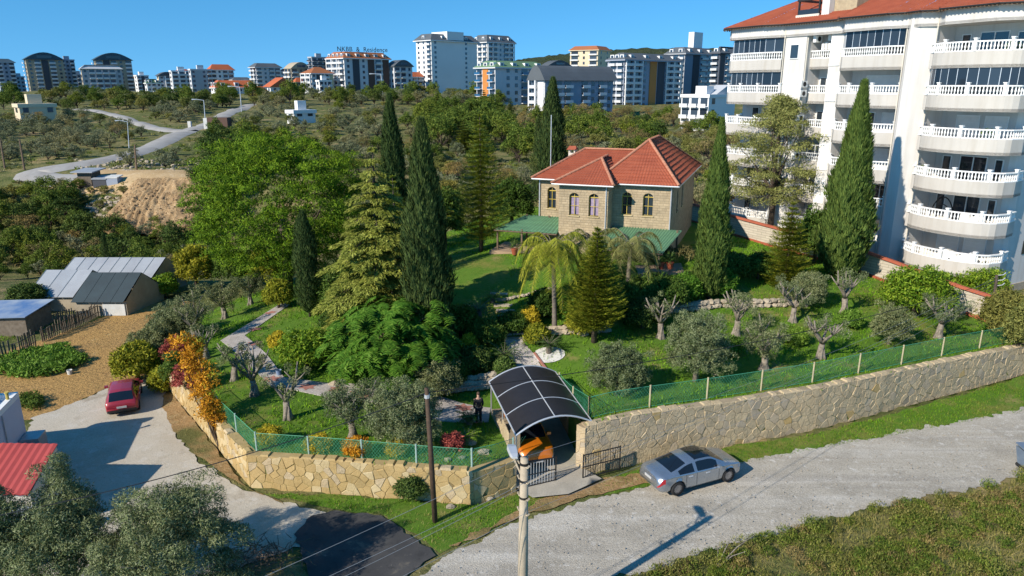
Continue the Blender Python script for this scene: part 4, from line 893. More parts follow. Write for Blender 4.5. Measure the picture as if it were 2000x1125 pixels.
# boundary wall with red cap between garden and apartment
def capwall():
    path = [(33.9, 47.7), (28.75, 56.4), (24.2, 64), (20.6, 70.2), (17.5, 75.5)]
    m, nt, bs = newmat('block_white'); bs.inputs['Roughness'].default_value = .9
    uv = _n(nt, 'ShaderNodeUVMap'); b = _n(nt, 'ShaderNodeTexBrick'); nt.links.new(uv.outputs[0], b.inputs[0]); b.inputs['Color1'].default_value = (.50, .45, .37, 1); b.inputs['Color2'].default_value = (.42, .37, .30, 1); b.inputs['Mortar'].default_value = (.28, .25, .20, 1)
    b.inputs['Scale'].default_value = 1; b.inputs['Brick Width'].default_value = 1.0; b.inputs['Row Height'].default_value = .22; b.inputs['Mortar Size'].default_value = .02; nt.links.new(b.outputs[0], bs.inputs['Base Color'])
    root = thing('boundary_wall', 'pale block boundary wall with red tiled coping beside the apartment block', 'wall', (*path[0], 1.9))
    for i in range(len(path) - 1):
        a, c = Vector(path[i]), Vector(path[i + 1]); d = (c - a).normalized(); nn = Vector((d.y, -d.x)) * .12; k = 4
        mb = MB(); cp = MB(); bs_ = MB()
        for j in range(k):
            p, q = a.lerp(c, j / k), a.lerp(c, (j + 1) / k); zp_, zq_ = float(Hg(p.x, p.y)), float(Hg(q.x, q.y)); hp = hq = 1.75
            mb.add([(*(p - nn), zp_ - .6), (*(q - nn), zq_ - .6), (*(q + nn), zq_ - .6), (*(p + nn), zp_ - .6), (*(p - nn), zp_ + hp), (*(q - nn), zq_ + hq), (*(q + nn), zq_ + hq), (*(p + nn), zp_ + hp)], [(4, 5, 6, 7), (0, 1, 5, 4), (2, 3, 7, 6), (1, 2, 6, 5), (3, 0, 4, 7)])
            for (B_, m0, z0, z1) in ((cp, 2.4, hp, hp + .16), (bs_, 1.7, -.1, .22)):
                f = nn * m0
                B_.add([(*(p - f), zp_ + z0), (*(q - f), zq_ + z0), (*(q + f), zq_ + z0), (*(p + f), zp_ + z0), (*(p - f * (.4 if z0 > 1 else 1)), zp_ + z1), (*(q - f * (.4 if z0 > 1 else 1)), zq_ + z1), (*(q + f * (.4 if z0 > 1 else 1)), zq_ + z1), (*(p + f * (.4 if z0 > 1 else 1)), zp_ + z1)], [(4, 5, 6, 7), (0, 1, 5, 4), (2, 3, 7, 6), (3, 2, 1, 0), (1, 2, 6, 5), (3, 0, 4, 7)])
        o = mb.build('wall_panel', 'block_white', root); wall_uv(o, (d.x, d.y)); cp.build('coping', 'tile_red', root); bs_.build('base_course', 'tile_red', root)
capwall()
# ---------------------------------------------------------------- apartment buildings of the town on the far slope
for nm, c in dict(t_white=(.74, .74, .74), t_grey=(.40, .42, .45), t_blue=(.30, .34, .42), t_tan=(.40, .34, .25), t_cream=(.66, .56, .40), t_dark=(.07, .075, .09), t_brown=(.12, .07, .055), t_green=(.42, .44, .30), t_orange=(.55, .22, .06), t_ltgrey=(.58, .59, .62), t_rust=(.33, .12, .05)).items():
    pm(nm, c, tuple(x * .9 for x in c), .05, .85)
for nm, c in dict(r_slate=(.10, .115, .13), r_red=(.50, .13, .05), r_green=(.14, .24, .13), r_pale=(.50, .52, .55), r_teal=(.05, .09, .12)).items():
    pm(nm, c, tuple(x * .8 for x in c), .15, .7)
pm('t_rail', (.62, .64, .66), None, .1, .5); pm('t_rail_dark', (.05, .055, .07), None, .1, .4); glassmat('t_rail_blue', (.02, .10, .22), .2)
UNITBOX = {}
def unitbox(mat):
    if mat not in UNITBOX:
        me = MB().box((0, 0, 0), (1, 1, 1)).mesh('block'); me.materials.append(M(mat)); UNITBOX[mat] = me
    return UNITBOX[mat]
def blk(name, mat, parent, c, sx, sy, sz, yaw):
    o = bpy.data.objects.new(name, unitbox(mat)); COL.objects.link(o); o.parent = parent
    if parent.name in ROOTLOC: o.matrix_parent_inverse = Matrix.Translation(-ROOTLOC[parent.name])
    o.location = c; o.scale = (sx, sy, sz); o.rotation_euler = (0, 0, yaw); return o
def tower(label, pl, pc, pr, ptop, pbase, D, nf, Ls, Rs, wall='t_white', wall_r=None, roof='flat', roofm='r_slate', rh=3.0, over=1.0, yaw=45, rail='t_rail', cat='building', dorm=0, fan=None):
    """block seen over its near corner: left edge, corner and right edge as surveyed bearings, D the distance of the corner;
    Ls / Rs: one letter a bay on the left / right face (w window, b balcony, d dark strip, B balcony with white frame, o orange strip, . blank)"""
    ya = R(yaw); a = Vector((math.cos(ya), math.sin(ya), 0)); b = Vector((-math.sin(ya), math.cos(ya), 0))
    C = at(pc, pbase, D); zb = C.z; top = at(pc, ptop, D).z; C = Vector((C.x, C.y, 0))
    def solve(px, d):                                       # length along d until bearing px is reached
        r = ray(px, (ptop + pbase) / 2); k = r.x / r.y; return (k * C.y - C.x) / (d.x - k * d.y)
    wr, wl = max(3., solve(pr, a)), max(3., solve(pl, b)); h = top - zb
    root = thing('apartment_building', label, cat, tuple(C + (a * wr + b * wl) / 2 + Vector((0, 0, zb - 3))))
    P = lambda s, t, z: C + a * s + b * t + Vector((0, 0, z))
    MB().prism([tuple(P(*q, 0).xy) for q in ((0, 0), (wr, 0), (wr, wl), (0, wl))], zb - 6, top).build('wall', wall, root)
    fh = h / nf
    def face(bays, org, d, nn, L, yw, pan):
        if pan: MB().frame_box(org + nn * .02 + Vector((0, 0, zb - 5)), d * L, nn * .05, Vector((0, 0, top - zb + 5))).build('face_panel', pan, root)
        k = len(bays); bw = L / k; off = .08
        for i, ch in enumerate(bays):
            c = org + d * (bw * (i + .5)) + nn * off
            if ch == '.': continue
            if ch in 'dogkW':
                blk('wall_strip', {'d': 't_dark', 'o': 't_orange', 'g': 't_green', 'k': 't_brown', 'W': 't_white'}[ch], root, c + nn * .1 + Vector((0, 0, zb + h / 2)), bw * .85, .3, h * .98, yw); continue
            for f in range(nf):
                z = zb + f * fh
                if ch == 'w': blk('window', 'glass_far', root, c + Vector((0, 0, z + fh * .55)), min(1.5, bw * .45), .12, fh * .5, yw)
                elif ch == 'W2': pass
                elif ch in 'bB':
                    blk('balcony_door', 'glass_far', root, c + Vector((0, 0, z + fh * .5)), bw * .72, .12, fh * .72, yw)
                    o = blk('balcony', 't_white' if ch == 'B' or rail == 't_rail' else wall, root, c + nn * .65 + Vector((0, 0, z + .1)), bw * .86, 1.3, .26, yw)
                    blk('balcony_rail', rail, root, c + nn * 1.28 + Vector((0, 0, z + .62)), bw * .86, .08, .8, yw)
            if ch == 'B':
                for e in (-.47, .47): blk('frame_post', 't_white', root, c + d * bw * e + nn * 1.0 + Vector((0, 0, zb + h / 2)), .5, .5, h, yw)
    face(Ls[::-1], P(0, 0, 0), b, -a, wl, ya + math.pi / 2, None)
    face(Rs, P(0, 0, 0), a, -b, wr, ya, wall_r)
    o = over; z = top
    if roof in ('mansard', 'hip'):
        q = 2.6 if roof == 'mansard' else min(wr, wl) / 2; mb = MB().add([P(-o, -o, z), P(wr + o, -o, z), P(wr + o, wl + o, z), P(-o, wl + o, z), P(q, q, z + rh), P(wr - q, q, z + rh), P(wr - q, wl - q, z + rh), P(q, wl - q, z + rh)], [(0, 1, 5, 4), (1, 2, 6, 5), (2, 3, 7, 6), (3, 0, 4, 7), (4, 5, 6, 7), (3, 2, 1, 0)])
        rf = mb.build('roof', roofm, root); MB().prism([tuple(P(*t, 0).xy) for t in ((-o, -o), (wr + o, -o), (wr + o, wl + o), (-o, wl + o))], z - .5, z - .01).build('eave', wall, root)
        for (dn, L, org, d, nn, yw) in ((dorm, wr, P(0, 0, z), a, -b, ya), (max(1, dorm - 1) if dorm else 0, wl, P(0, 0, z), b, -a, ya + math.pi / 2)):
            for i in range(dn):
                c = org + d * (L * (i + .5) / dn) - nn * .6 + Vector((0, 0, rh * .42)); dd = blk('dormer', 't_white', rf, c, 2.2, 1.7, rh * .55, yw); blk('dormer_window', 'glass_far', rf, c + nn * .87, 1.3, .08, rh * .34, yw)
    elif roof == 'barrel':
        n = 10; V = []
        for s in (-o, wr + o):
            for i in range(n + 1): t = i / n; V.append(P(s, -o + (wl + 2 * o) * t, z + rh * math.sin(math.pi * t)))
        MB().add(V, [(i, i + 1, n + 2 + i, n + 1 + i) for i in range(n)] + [tuple(range(n + 1)), tuple(range(2 * n + 1, n, -1))]).build('roof', roofm, root)
    elif roof == 'barrel_r':
        n = 10; V = []
        for s in (-o, wl + o):
            for i in range(n + 1): t = i / n; V.append(P(-o + (wr + 2 * o) * t, s, z + rh * math.sin(math.pi * t)))
        MB().add(V, [(i + 1, i, n + 1 + i, n + 2 + i) for i in range(n)] + [tuple(range(n, -1, -1)), tuple(range(n + 1, 2 * n + 2))]).build('roof', roofm, root)
        c = P(wr / 2, -o - .05, z + rh * .4); blk('attic_window', 'glass_far', root, c, wr * .4, .1, rh * .35, ya)
    elif roof == 'gable':
        m = wr / 2; MB().add([P(-o, -o, z), P(m, -o, z + rh), P(wr + o, -o, z), P(-o, wl + o, z), P(m, wl + o, z + rh), P(wr + o, wl + o, z)], [(0, 1, 4, 3), (1, 2, 5, 4), (2, 1, 0), (3, 4, 5), (0, 3, 5, 2)]).build('roof', roofm, root)
    else:
        MB().prism([tuple(P(*t, 0).xy) for t in ((-.3, -.3), (wr + .3, -.3), (wr + .3, wl + .3), (-.3, wl + .3))], z - .4, z + .5).build('parapet', wall, root)
        blk('stair_tower', wall, root, P(wr * .5, wl * .5, z + 1.4), min(4, wr * .4), min(4, wl * .4), 2.8, ya)
    if fan:
        for (s, t, w1, w2, hh, m) in fan: blk('roof_block', m, root, P(wr * s, wl * t, z + hh / 2), wr * w1, wl * w2, hh, ya)
    return root, P, wr, wl, top, ya
T_ = tower
T_('dark grey apartment building cut by the left edge of the picture', -40, 2, 32, 121, 178, 560, 7, 'ww', 'bwb', 't_grey', 't_blue', 'mansard', 'r_teal', 2.5)
T_('tan tower with arched dark roof and blue glass strip, far left', 52, 62, 128, 116, 186, 520, 9, 'bw', 'wbdbw', 't_tan', None, 'barrel_r', 'r_teal', 5, 1.2, 40)
T_('slim dark tower joined behind the tan arched tower', 126, 128, 150, 117, 186, 540, 9, 'w', 'bwb', 't_blue', None, 'flat', 'r_teal', 2)
T_('tan tower with arched dark roof, the second from the left edge', 187, 196, 261, 117, 188, 520, 9, 'bw', 'bdbwb', 't_tan', None, 'barrel_r', 'r_teal', 5, 1.2, 40)
T_('lower tan block with pale flat roof in front of an arched tower', 160, 166, 241, 134, 184, 490, 5, 'w', 'wbbbbw', 't_tan', 't_grey', 'mansard', 'r_pale', 2.5, .8, 40)
T_('small white and navy apartment building with a flat roof', 264, 272, 292, 148, 184, 520, 5, 'w', 'bdb', 't_white', 't_blue', 'flat')
T_('low white building with a green dormered roof', 284, 290, 316, 162, 188, 480, 3, 'w', 'wbw', 't_white', None, 'mansard', 'r_green', 2.5, .6, 45, dorm=2)
T_('beige block with a grey arched roof behind the green roofed one', 308, 314, 347, 148, 186, 500, 5, 'w', 'wBb', 't_cream', 't_ltgrey', 'barrel_r', 'r_slate', 2.6)
T_('pale grey block with white balconies and rooftop tanks', 334, 340, 378, 139, 188, 470, 6, 'w', 'BBb', 't_white', None, 'flat')
T_('grey flat roofed block next to the red roofed white building', 374, 378, 416, 136, 190, 460, 6, 'w', 'w.wb', 't_ltgrey', 't_grey', 'flat')
T_('white apartment building with a red hipped roof on the skyline', 408, 416, 458, 136, 180, 560, 5, 'b', 'bwbb', 't_white', None, 'hip', 'r_red', 4, 1.0, 45)
T_('long white house with a red tiled roof and dormers', 413, 424, 503, 171, 192, 420, 2, 'ww', 'bwbwbw', 't_white', 't_ltgrey', 'mansard', 'r_red', 4.0, .8, 38, dorm=3)
T_('light grey block with a dark mansard roof and white balconies', 490, 503, 549, 131, 172, 560, 5, 'bb', 'bwbb', 't_ltgrey', None, 'mansard', 'r_slate', 3.0, 1.2)
T_('white villa with a steep red gable roof', 517, 530, 579, 170, 192, 400, 2, 'bw', 'w.w', 't_white', None, 'gable', 'r_red', 5.0, .8, 48)
T_('beige block with an arched beige roof', 557, 572, 608, 134, 178, 520, 5, 'bb', 'bwb', 't_tan', None, 'barrel_r', 't_tan', 4.5, .6)
T_('unfinished grey concrete frame block behind the smaller striped building', 603, 612, 642, 112, 160, 520, 6, 'b', 'bbb', 't_grey', None, 'flat', rail='t_rail_dark')
T_('smaller white and black striped building with yellow gable', 592, 612, 652, 143, 192, 420, 5, 'BB', 'wdwbg', 't_white', 't_ltgrey', 'hip', 't_rust', 3.5, 1.0)
sg = T_('white building with dark panels and rooftop lettering', 642, 676, 761, 113, 190, 430, 7, 'BBb', 'wdwkbk', 't_white', 't_ltgrey', 'mansard', 't_rust', 3.6, 1.2, dorm=5)
T_('grey block with a round arched slate roof beside the lettered building', 758, 772, 806, 130, 186, 450, 5, 'ww', 'bbw', 't_ltgrey', None, 'barrel_r', 'r_slate', 4, 1.0)
T_('low building with a red roof squeezed beside the white tower', 801, 806, 826, 150, 184, 470, 4, 'b', 'bb', 't_white', None, 'hip', 'r_red', 3)
wt = T_('tall plain white tower with slate mansard roofs', 814, 845, 932, 78, 184, 470, 11, 'wwb', 'w...w.', 't_white', None, 'mansard', 'r_slate', 4.0, 1.4, dorm=2, fan=[(.5, .45, .36, 1.02, 5.6, 't_white')])
T_('second white tower with slate mansard roof behind the plain one', 924, 952, 1003, 82, 190, 520, 11, 'bbb', 'BbwbB', 't_white', 't_ltgrey', 'mansard', 'r_slate', 5.0, 1.6, dorm=3)
T_('apartment block with green roof, orange bands and blue glass balconies', 931, 968, 1062, 131, 232, 300, 7, 'bob', '.wwbb.', 't_ltgrey', None, 'mansard', 'r_green', 2.6, 1.0, 42, rail='t_rail_blue', dorm=4)
T_('blue grey apartment slab with a long slate arched roof', 1037, 1063, 1196, 157, 262, 255, 7, 'BW', 'wbb.bwbw', 't_white', 't_blue', 'barrel', 'r_slate', 5.0, 1.2, 38)
T_('beige building with brown rooftop on the skyline', 1113, 1166, 1191, 97, 170, 560, 7, 'bwb', 'ww', 't_cream', None, 'mansard', 't_rust', 3, 1.0, 60)
T_('modern dark block gridded with white frames and orange strips', 1190, 1216, 1326, 116, 212, 330, 8, 'bb', 'BBwodBB', 't_blue', None, 'mansard', 'r_slate', 3.0, 1.4, 42, rail='t_rail', dorm=4)
T_('grey block with a white turret on its roof behind the gridded one', 1300, 1332, 1392, 104, 205, 380, 9, 'bbb', '.dbb', 't_grey', 't_blue', 'mansard', 'r_slate', 3.2, 1.2, 45, fan=[(.62, .5, .3, .3, 11, 't_white')], dorm=3)
T_('dark grey block half hidden behind the white apartment balconies', 1388, 1398, 1446, 103, 205, 360, 9, 'b', 'dbdb', 't_dark', 't_blue', 'mansard', 'r_slate', 3.0, 1.2, 40, dorm=2)
T_('low dark block with pergola roofs between beige building and grid block', 1186, 1196, 1240, 118, 170, 430, 5, 'w', 'bb', 't_blue', None, 'mansard', 'r_slate', 3.0)
T_('white flat roofed villa with terraces among trees', 1330, 1382, 1418, 188, 232, 210, 2, 'bbb', 'w.', 't_white', None, 'flat')
T_('white villa with a sloping roof beside the dark green trees', 1385, 1396, 1436, 184, 214, 215, 1, '.', '..', 't_white', None, 'gable', 'r_pale', 2.6, .6)
T_('small white flat roofed hut among the olive trees', 560, 575, 616, 219, 231, 190, 1, 'w', 'ww', 't_white', None, 'flat', cat='hut')
T_('low cream farmhouse among trees at the far left', 28, 40, 110, 207, 226, 185, 1, 'w', 'w.w', 't_cream', None, 'flat', cat='house')
T_('white block with brown stripes behind the tan lower block', 258, 262, 282, 152, 184, 560, 4, 'w', 'bwb', 't_white', 't_tan', 'hip', 'r_red', 2.2)
T_('pale grey block on the skyline between green roof and grey blocks', 345, 350, 372, 141, 182, 600, 5, 'w', 'bwb', 't_ltgrey', None, 'hip', 'r_red', 2.5)
T_('low white apartment row right of the skyline red roof', 452, 458, 492, 156, 184, 560, 3, 'w', 'bwbw', 't_white', 't_ltgrey', 'hip', 'r_slate', 2.0)
T_('white block with dark roof peeping over the white villa', 545, 551, 572, 140, 182, 600, 5, 'w', 'wbw', 't_white', None, 'mansard', 'r_slate', 2.2)
T_('tan house with red roof in front of the arched beige block', 574, 580, 602, 160, 188, 440, 3, 'w', 'bw', 't_tan', None, 'hip', 'r_red', 2.5)
T_('white block left of the lettered building lower corner', 618, 626, 648, 158, 190, 400, 3, 'w', 'bwb', 't_white', 't_ltgrey', 'flat')
T_('small red roofed house below the long white house', 488, 494, 520, 178, 194, 380, 2, 'w', 'ww', 't_cream', None, 'hip', 'r_red', 2.5)
T_('slim grey tower at the far left between dark and tan buildings', 28, 34, 50, 150, 180, 600, 4, 'w', 'bw', 't_ltgrey', None, 'flat')
T_('grey apartment block behind the lower tan block', 146, 150, 166, 146, 184, 560, 5, 'w', 'wbw', 't_grey', None, 'flat')
T_('tan house in the trees behind the blue grey slab', 1060, 1070, 1112, 128, 200, 420, 6, 'w', 'bwb', 't_ltgrey', 't_tan', 'barrel_r', 'r_slate', 3)
# lettering on the roof of the striped building
def letters():
    root, P, wr, wl, top, ya = sg
    cu = bpy.data.curves.new('rooftop_letters', 'FONT'); cu.body = 'NKBB  &  Residence'; cu.size = 3.6; cu.extrude = .15; cu.align_x = 'CENTER'; cu.space_character = 1.05
    t = bpy.data.objects.new('tmp', cu); COL.objects.link(t); dg = bpy.context.evaluated_depsgraph_get(); me = bpy.data.meshes.new_from_object(t.evaluated_get(dg)); bpy.data.objects.remove(t)
    o = link('rooftop_lettering', me, 'plastic_dark', root, True); o.matrix_parent_inverse = Matrix.Translation(-ROOTLOC[root.name])
    o.location = P(wr * .45, 1.5, top + 3.9); o.rotation_euler = (R(90), 0, ya - R(18)); o.scale = (.95, 1, 1)
    for i in range(6): blk('sign_frame', 'plastic_dark', root, P(wr * .45, 1.7, top + 3.4) + Vector((math.cos(ya - R(18)), math.sin(ya - R(18)), 0)) * (i - 2.5) * 5, .2, .2, 1.4, ya)
letters()
# ---------------------------------------------------------------- trees: tapered trunk with limbs, crown of leaf-sized faces in clumps
leafmat('lf_olive', (.045, .066, .026), (.105, .128, .058), (.195, .215, .125), .12, .5, .18)
leafmat('lf_olive_far', (.075, .086, .050), (.135, .147, .085), (.20, .21, .135), .15, .6, .3, .25)
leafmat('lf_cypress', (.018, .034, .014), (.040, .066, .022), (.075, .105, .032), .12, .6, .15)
leafmat('lf_cypress_lit', (.030, .055, .014), (.070, .110, .026), (.12, .165, .040), .15, .6, .1)  # brighter green leaves than the other cypresses
leafmat('lf_pine', (.024, .052, .004), (.060, .112, .006), (.135, .20, .012), .0, .6, .0, .7)
leafmat('lf_cedar', (.075, .095, .016), (.17, .19, .036), (.29, .295, .07), .2, .6, .1, .6)
leafmat('lf_cedar_grey', (.075, .088, .026), (.165, .172, .056), (.28, .27, .10), .18, .6, .1, .6)
leafmat('lf_araucaria', (.045, .072, .008), (.115, .145, .014), (.20, .215, .028), .18, .55, .15)
leafmat('lf_palm', (.10, .13, .015), (.20, .235, .030), (.32, .33, .055), .3, .45, .15)
leafmat('lf_palm_dull', (.075, .085, .028), (.145, .155, .055), (.23, .22, .09), .25, .5, .15)
leafmat('lf_cycad', (.020, .045, .012), (.050, .095, .022), (.10, .15, .045), .15, .4, .15)
leafmat('lf_fern', (.030, .080, .010), (.062, .142, .016), (.118, .205, .03), .3, .5, .1, .7)
leafmat('lf_citrus', (.035, .080, .008), (.10, .175, .014), (.22, .28, .030), .22, .4, .15)
leafmat('lf_bush', (.022, .050, .010), (.050, .090, .016), (.095, .14, .028), .2, .5, .3)
leafmat('lf_scrub', (.060, .070, .020), (.118, .126, .036), (.19, .19, .058), .18, .6, .35, .3)
leafmat('lf_brown', (.085, .070, .030), (.145, .118, .050), (.21, .175, .08), .15, .7, .3, .3)
leafmat('lf_green_far', (.036, .064, .012), (.080, .118, .020), (.14, .172, .032), .18, .6, .35, .3)
leafmat('lf_dark_far', (.022, .042, .012), (.046, .076, .018), (.085, .115, .028), .12, .6, .3, .3)
leafmat('lf_orange', (.20, .085, .010), (.42, .19, .015), (.60, .33, .035), .3, .5, .05)
leafmat('lf_yellow', (.20, .17, .015), (.36, .29, .022), (.52, .40, .05), .3, .5, .1)
leafmat('lf_yellowgreen', (.07, .09, .010), (.17, .18, .018), (.30, .28, .030), .25, .5, .15)
leafmat('lf_red', (.12, .025, .025), (.24, .055, .05), (.35, .10, .08), .25, .5, .1)
leafmat('lf_veg', (.04, .09, .012), (.09, .17, .022), (.17, .26, .05), .25, .5, .25)
leafmat('grass_lawn', (.042, .105, .006), (.085, .185, .009), (.15, .26, .018), .25, .6, 0, .35)
leafmat('grass_dry', (.10, .10, .025), (.19, .165, .055), (.32, .27, .12), .2, .7, 0, .4)
leafmat('grass_verge', (.045, .075, .010), (.105, .140, .020), (.20, .21, .05), .25, .6, 0, .35)
leafmat('weed', (.05, .065, .012), (.12, .125, .028), (.24, .21, .075), .2, .6, 0, .45)

def blob(centers, radii, n, L, W, flat=1.0, up=.25, jit=.6, low=-.45):
    """clumps of leaves facing outward round each centre: P, D, N, size arrays"""
    k = len(centers); idx = np.repeat(np.arange(k), n); m = len(idx); u_ = rsph(m); u_[:, 2] = np.where(u_[:, 2] < low, -u_[:, 2], u_[:, 2])
    rr = (.55 + .5 * rng.random(m) ** .6)[:, None] * np.asarray(radii)[idx][:, None]
    P = np.asarray(centers)[idx] + u_ * rr * np.array([1, 1, flat]); N = u_ + jit * rsph(m); D = u_ * .45 + rsph(m) * .8 + np.array([0, 0, up]); D = D - N * (D * N).sum(1, keepdims=True) / (N * N).sum(1, keepdims=True) * .6
    s = .65 + .7 * rng.random(m); return P, D, N, L * s, W * s
def shell(n, rx, ry, rz, c, low=-.3, inner=.0, noise=.18):
    """clump centres spread through the outer part of a lumpy ellipsoid"""
    u_ = rsph(n * 3); u_ = u_[u_[:, 2] > low][:n]; r = (1 - inner * rng.random(len(u_)) ** 2)[:, None] * (1 + noise * rng.normal(size=(len(u_), 1)))
    return np.asarray(c) + u_ * r * np.array([rx, ry, rz])
def cat_(*a): return [np.concatenate(x) for x in zip(*a)]
def limbs(mb, base, tips, r0, n=5, sag=.0):
    base = Vector(base)
    for t in tips:
        t = Vector(t); pts = [base.lerp(t, k / n) + Vector((random.uniform(-.06, .06), random.uniform(-.06, .06), random.uniform(-.04, .04) - sag * math.sin(math.pi * k / n))) * (t - base).length * (0 if k in (0,) else .6) for k in range(n + 1)]
        mb.tube(pts, [r0 * (1 - .8 * k / n) for k in range(n + 1)], 6)
def plant(name, label, cat, trunk, crown, leaf, bark='bark', group=None):
    """local-space tree; crown = leaf arrays or list of (part name, arrays, material)"""
    root = thing(name, label, cat, (0, 0, 0), group); ROOTLOC.pop(root.name, None)
    if trunk is not None and trunk.v: trunk.build('trunk', bark, root, False, True)
    for nm, arr, mt in (crown if isinstance(crown, list) and isinstance(crown[0], tuple) else [('crown', crown, leaf)]): leafset(nm, *arr, mt, root, False)
    return root
def put(o, p, s=1.0, rz=None, sz=None):
    o.location = p; o.scale = (s, s, sz or s); o.rotation_euler = (0, 0, random.uniform(0, 6.28) if rz is None else rz); return o
def relabel(o, label, group=None):
    o['label'] = label
    if group: o['group'] = group
    return o
# --- cypress: upright flame of vertical sprays
def g_cypress(h, r, n=13000, leaf='lf_cypress', prof=None, seed=0):
    t = rng.random(n) ** .85; prof = prof or (lambda t: np.clip((t / .12), 0, 1) ** .6 * (1 - np.clip((t - .28) / .72, 0, 1) ** 1.5) ** .8 + .02)
    a = rng.random(n) * 2 * np.pi; lump = 1 + .20 * np.sin(a * 4 + t * 19 + seed) * np.sin(t * 37 + a * 3 + seed) + .14 * np.sin(a * 9 + t * 53 + 2 * np.sin(t * 23)) + .07 * np.sin(a * 17 - t * 90); q = np.clip(1 - .5 * rng.random(n) ** 2.2, 0, 1)
    rad = r * prof(t) * lump * q; P = np.stack([rad * np.cos(a), rad * np.sin(a), .25 + t * h * .97], 1); out = np.stack([np.cos(a), np.sin(a), 0 * a], 1)
    D = out * .35 + np.array([0, 0, 1.0]) + .3 * rsph(n); N = out + .75 * rsph(n); s = .6 + .8 * rng.random(n)
    tr = MB().tube([(0, 0, -.2), (0, 0, h * .5), (0, 0, h * .9)], [r * .16, r * .09, .02], 7)
    return tr, (P, D, N, .23 * s * max(.8, r), .06 * s * max(.8, r))
# --- stone pine: broad dome of needle puffs
def g_stonepine(R_, hz, n=420, m=70):
    c = shell(n, R_, R_ * .95, hz, (0, 0, 0), -.95, .10, .06); rad = rng.uniform(.45, 1.0, len(c)); A = blob(c, rad, m, .18, .05, .72, .5, .22, -.1)
    c0 = shell(150, R_ * .74, R_ * .72, hz * .72, (0, 0, -.2), -.95, .2, .05); return cat_(A, blob(c0, np.full(len(c0), 1.0), 130, .22, .1))
# --- golden cedar: tiers of drooping fans
def g_cedar(h, r, tiers=20, leafy=1.0, droop=.5, L=.20):
    Ps, Ds, Ns = [], [], []; tr = MB().tube([(0, 0, -.2), (0, 0, h * .5), (.05, 0, h)], [.32, .2, .02], 8)
    for i in range(tiers):
        t = i / (tiers - 1); z = h * (.06 + .92 * t); rr = r * (1 - t) ** .85 + .25; nb = int(6 + 4 * (1 - t)); a0 = i * 2.4
        for k in range(nb):
            a = a0 + 2 * math.pi * k / nb + random.uniform(-.3, .3); ln = rr * random.uniform(.65, 1.12); d = np.array([math.cos(a), math.sin(a), 0]); s_ = np.array([-d[1], d[0], 0]); m = int(ln * 90 * leafy)
            if m < 6: continue
            u_ = rng.random(m) ** .8; w = (rng.random(m) - .5) * (.25 + .95 * np.sin(np.pi * np.clip(u_ * .9 + .08, 0, 1))) * ln * .55
            P = np.outer(u_ * ln, d) + np.outer(w, s_); P[:, 2] += z + .16 * ln * u_ - droop * ln * u_ ** 2.2 + rng.normal(size=m) * .05 - .10 * np.abs(w)
            Ps.append(P); Ds.append(d * .7 + s_ * np.sign(w)[:, None] * .5 + np.array([0, 0, -.28]) + .35 * rsph(m)); Ns.append(np.array([0, 0, 1]) + .45 * rsph(m) + d * .15)
            if i % 2 == 0: tr.tube([(0, 0, z), tuple(d * ln * .5 + np.array([0, 0, z + .08 * ln - droop * ln * .2])), tuple(d * ln * .9 + np.array([0, 0, z + .14 * ln - droop * ln * .8]))], [.07, .045, .012], 5)
    P = np.vstack(Ps); n = len(P); s = .6 + .8 * rng.random(n); return tr, (P, np.vstack(Ds), np.vstack(Ns), L * s, L * .42 * s)
# --- araucaria: regular whorls of upswept rope-like branches
def g_araucaria(h, r, tiers=22, z0=.1, top=.9, L=.22, dens=60):
    Ps, Ds, Ns = [], [], []; tr = MB().tube([(0, 0, -.2), (.04, .02, h * .4), (0, 0, h)], [.2, .13, .02], 8)
    for i in range(tiers):
        t = i / (tiers - 1); z = h * (z0 + (1 - z0) * t ** .95); rr = r * (1 - t ** 1.25) ** .9 * (min(1, .55 + t * 3)) + .12; nb = 9 if t < .8 else 6; a0 = i * .35
        for k in range(nb):
            a = a0 + 2 * math.pi * k / nb + random.uniform(-.12, .12); ln = rr * random.uniform(.82, 1.08); d = np.array([math.cos(a), math.sin(a), 0]); s_ = np.array([-d[1], d[0], 0]); m = int(ln * dens) + 5
            u_ = rng.random(m); w = rng.normal(size=m) * (.10 + .17 * u_) * min(1, ln); P = np.outer(u_ * ln, d) + np.outer(w, s_); P[:, 2] += z - .22 * ln * np.sin(np.pi * u_ * .75) + .16 * ln * u_ ** 2 + rng.normal(size=m) * .045
            Ps.append(P); Ds.append(d * .8 + s_ * np.sign(w)[:, None] * .45 + np.array([0, 0, .35]) + .3 * rsph(m)); Ns.append(np.array([0, 0, 1]) + .5 * rsph(m))
    P = np.vstack(Ps); n = len(P); s = .7 + .6 * rng.random(n); return tr, (P, np.vstack(Ds), np.vstack(Ns), L * s, L * .3 * s)
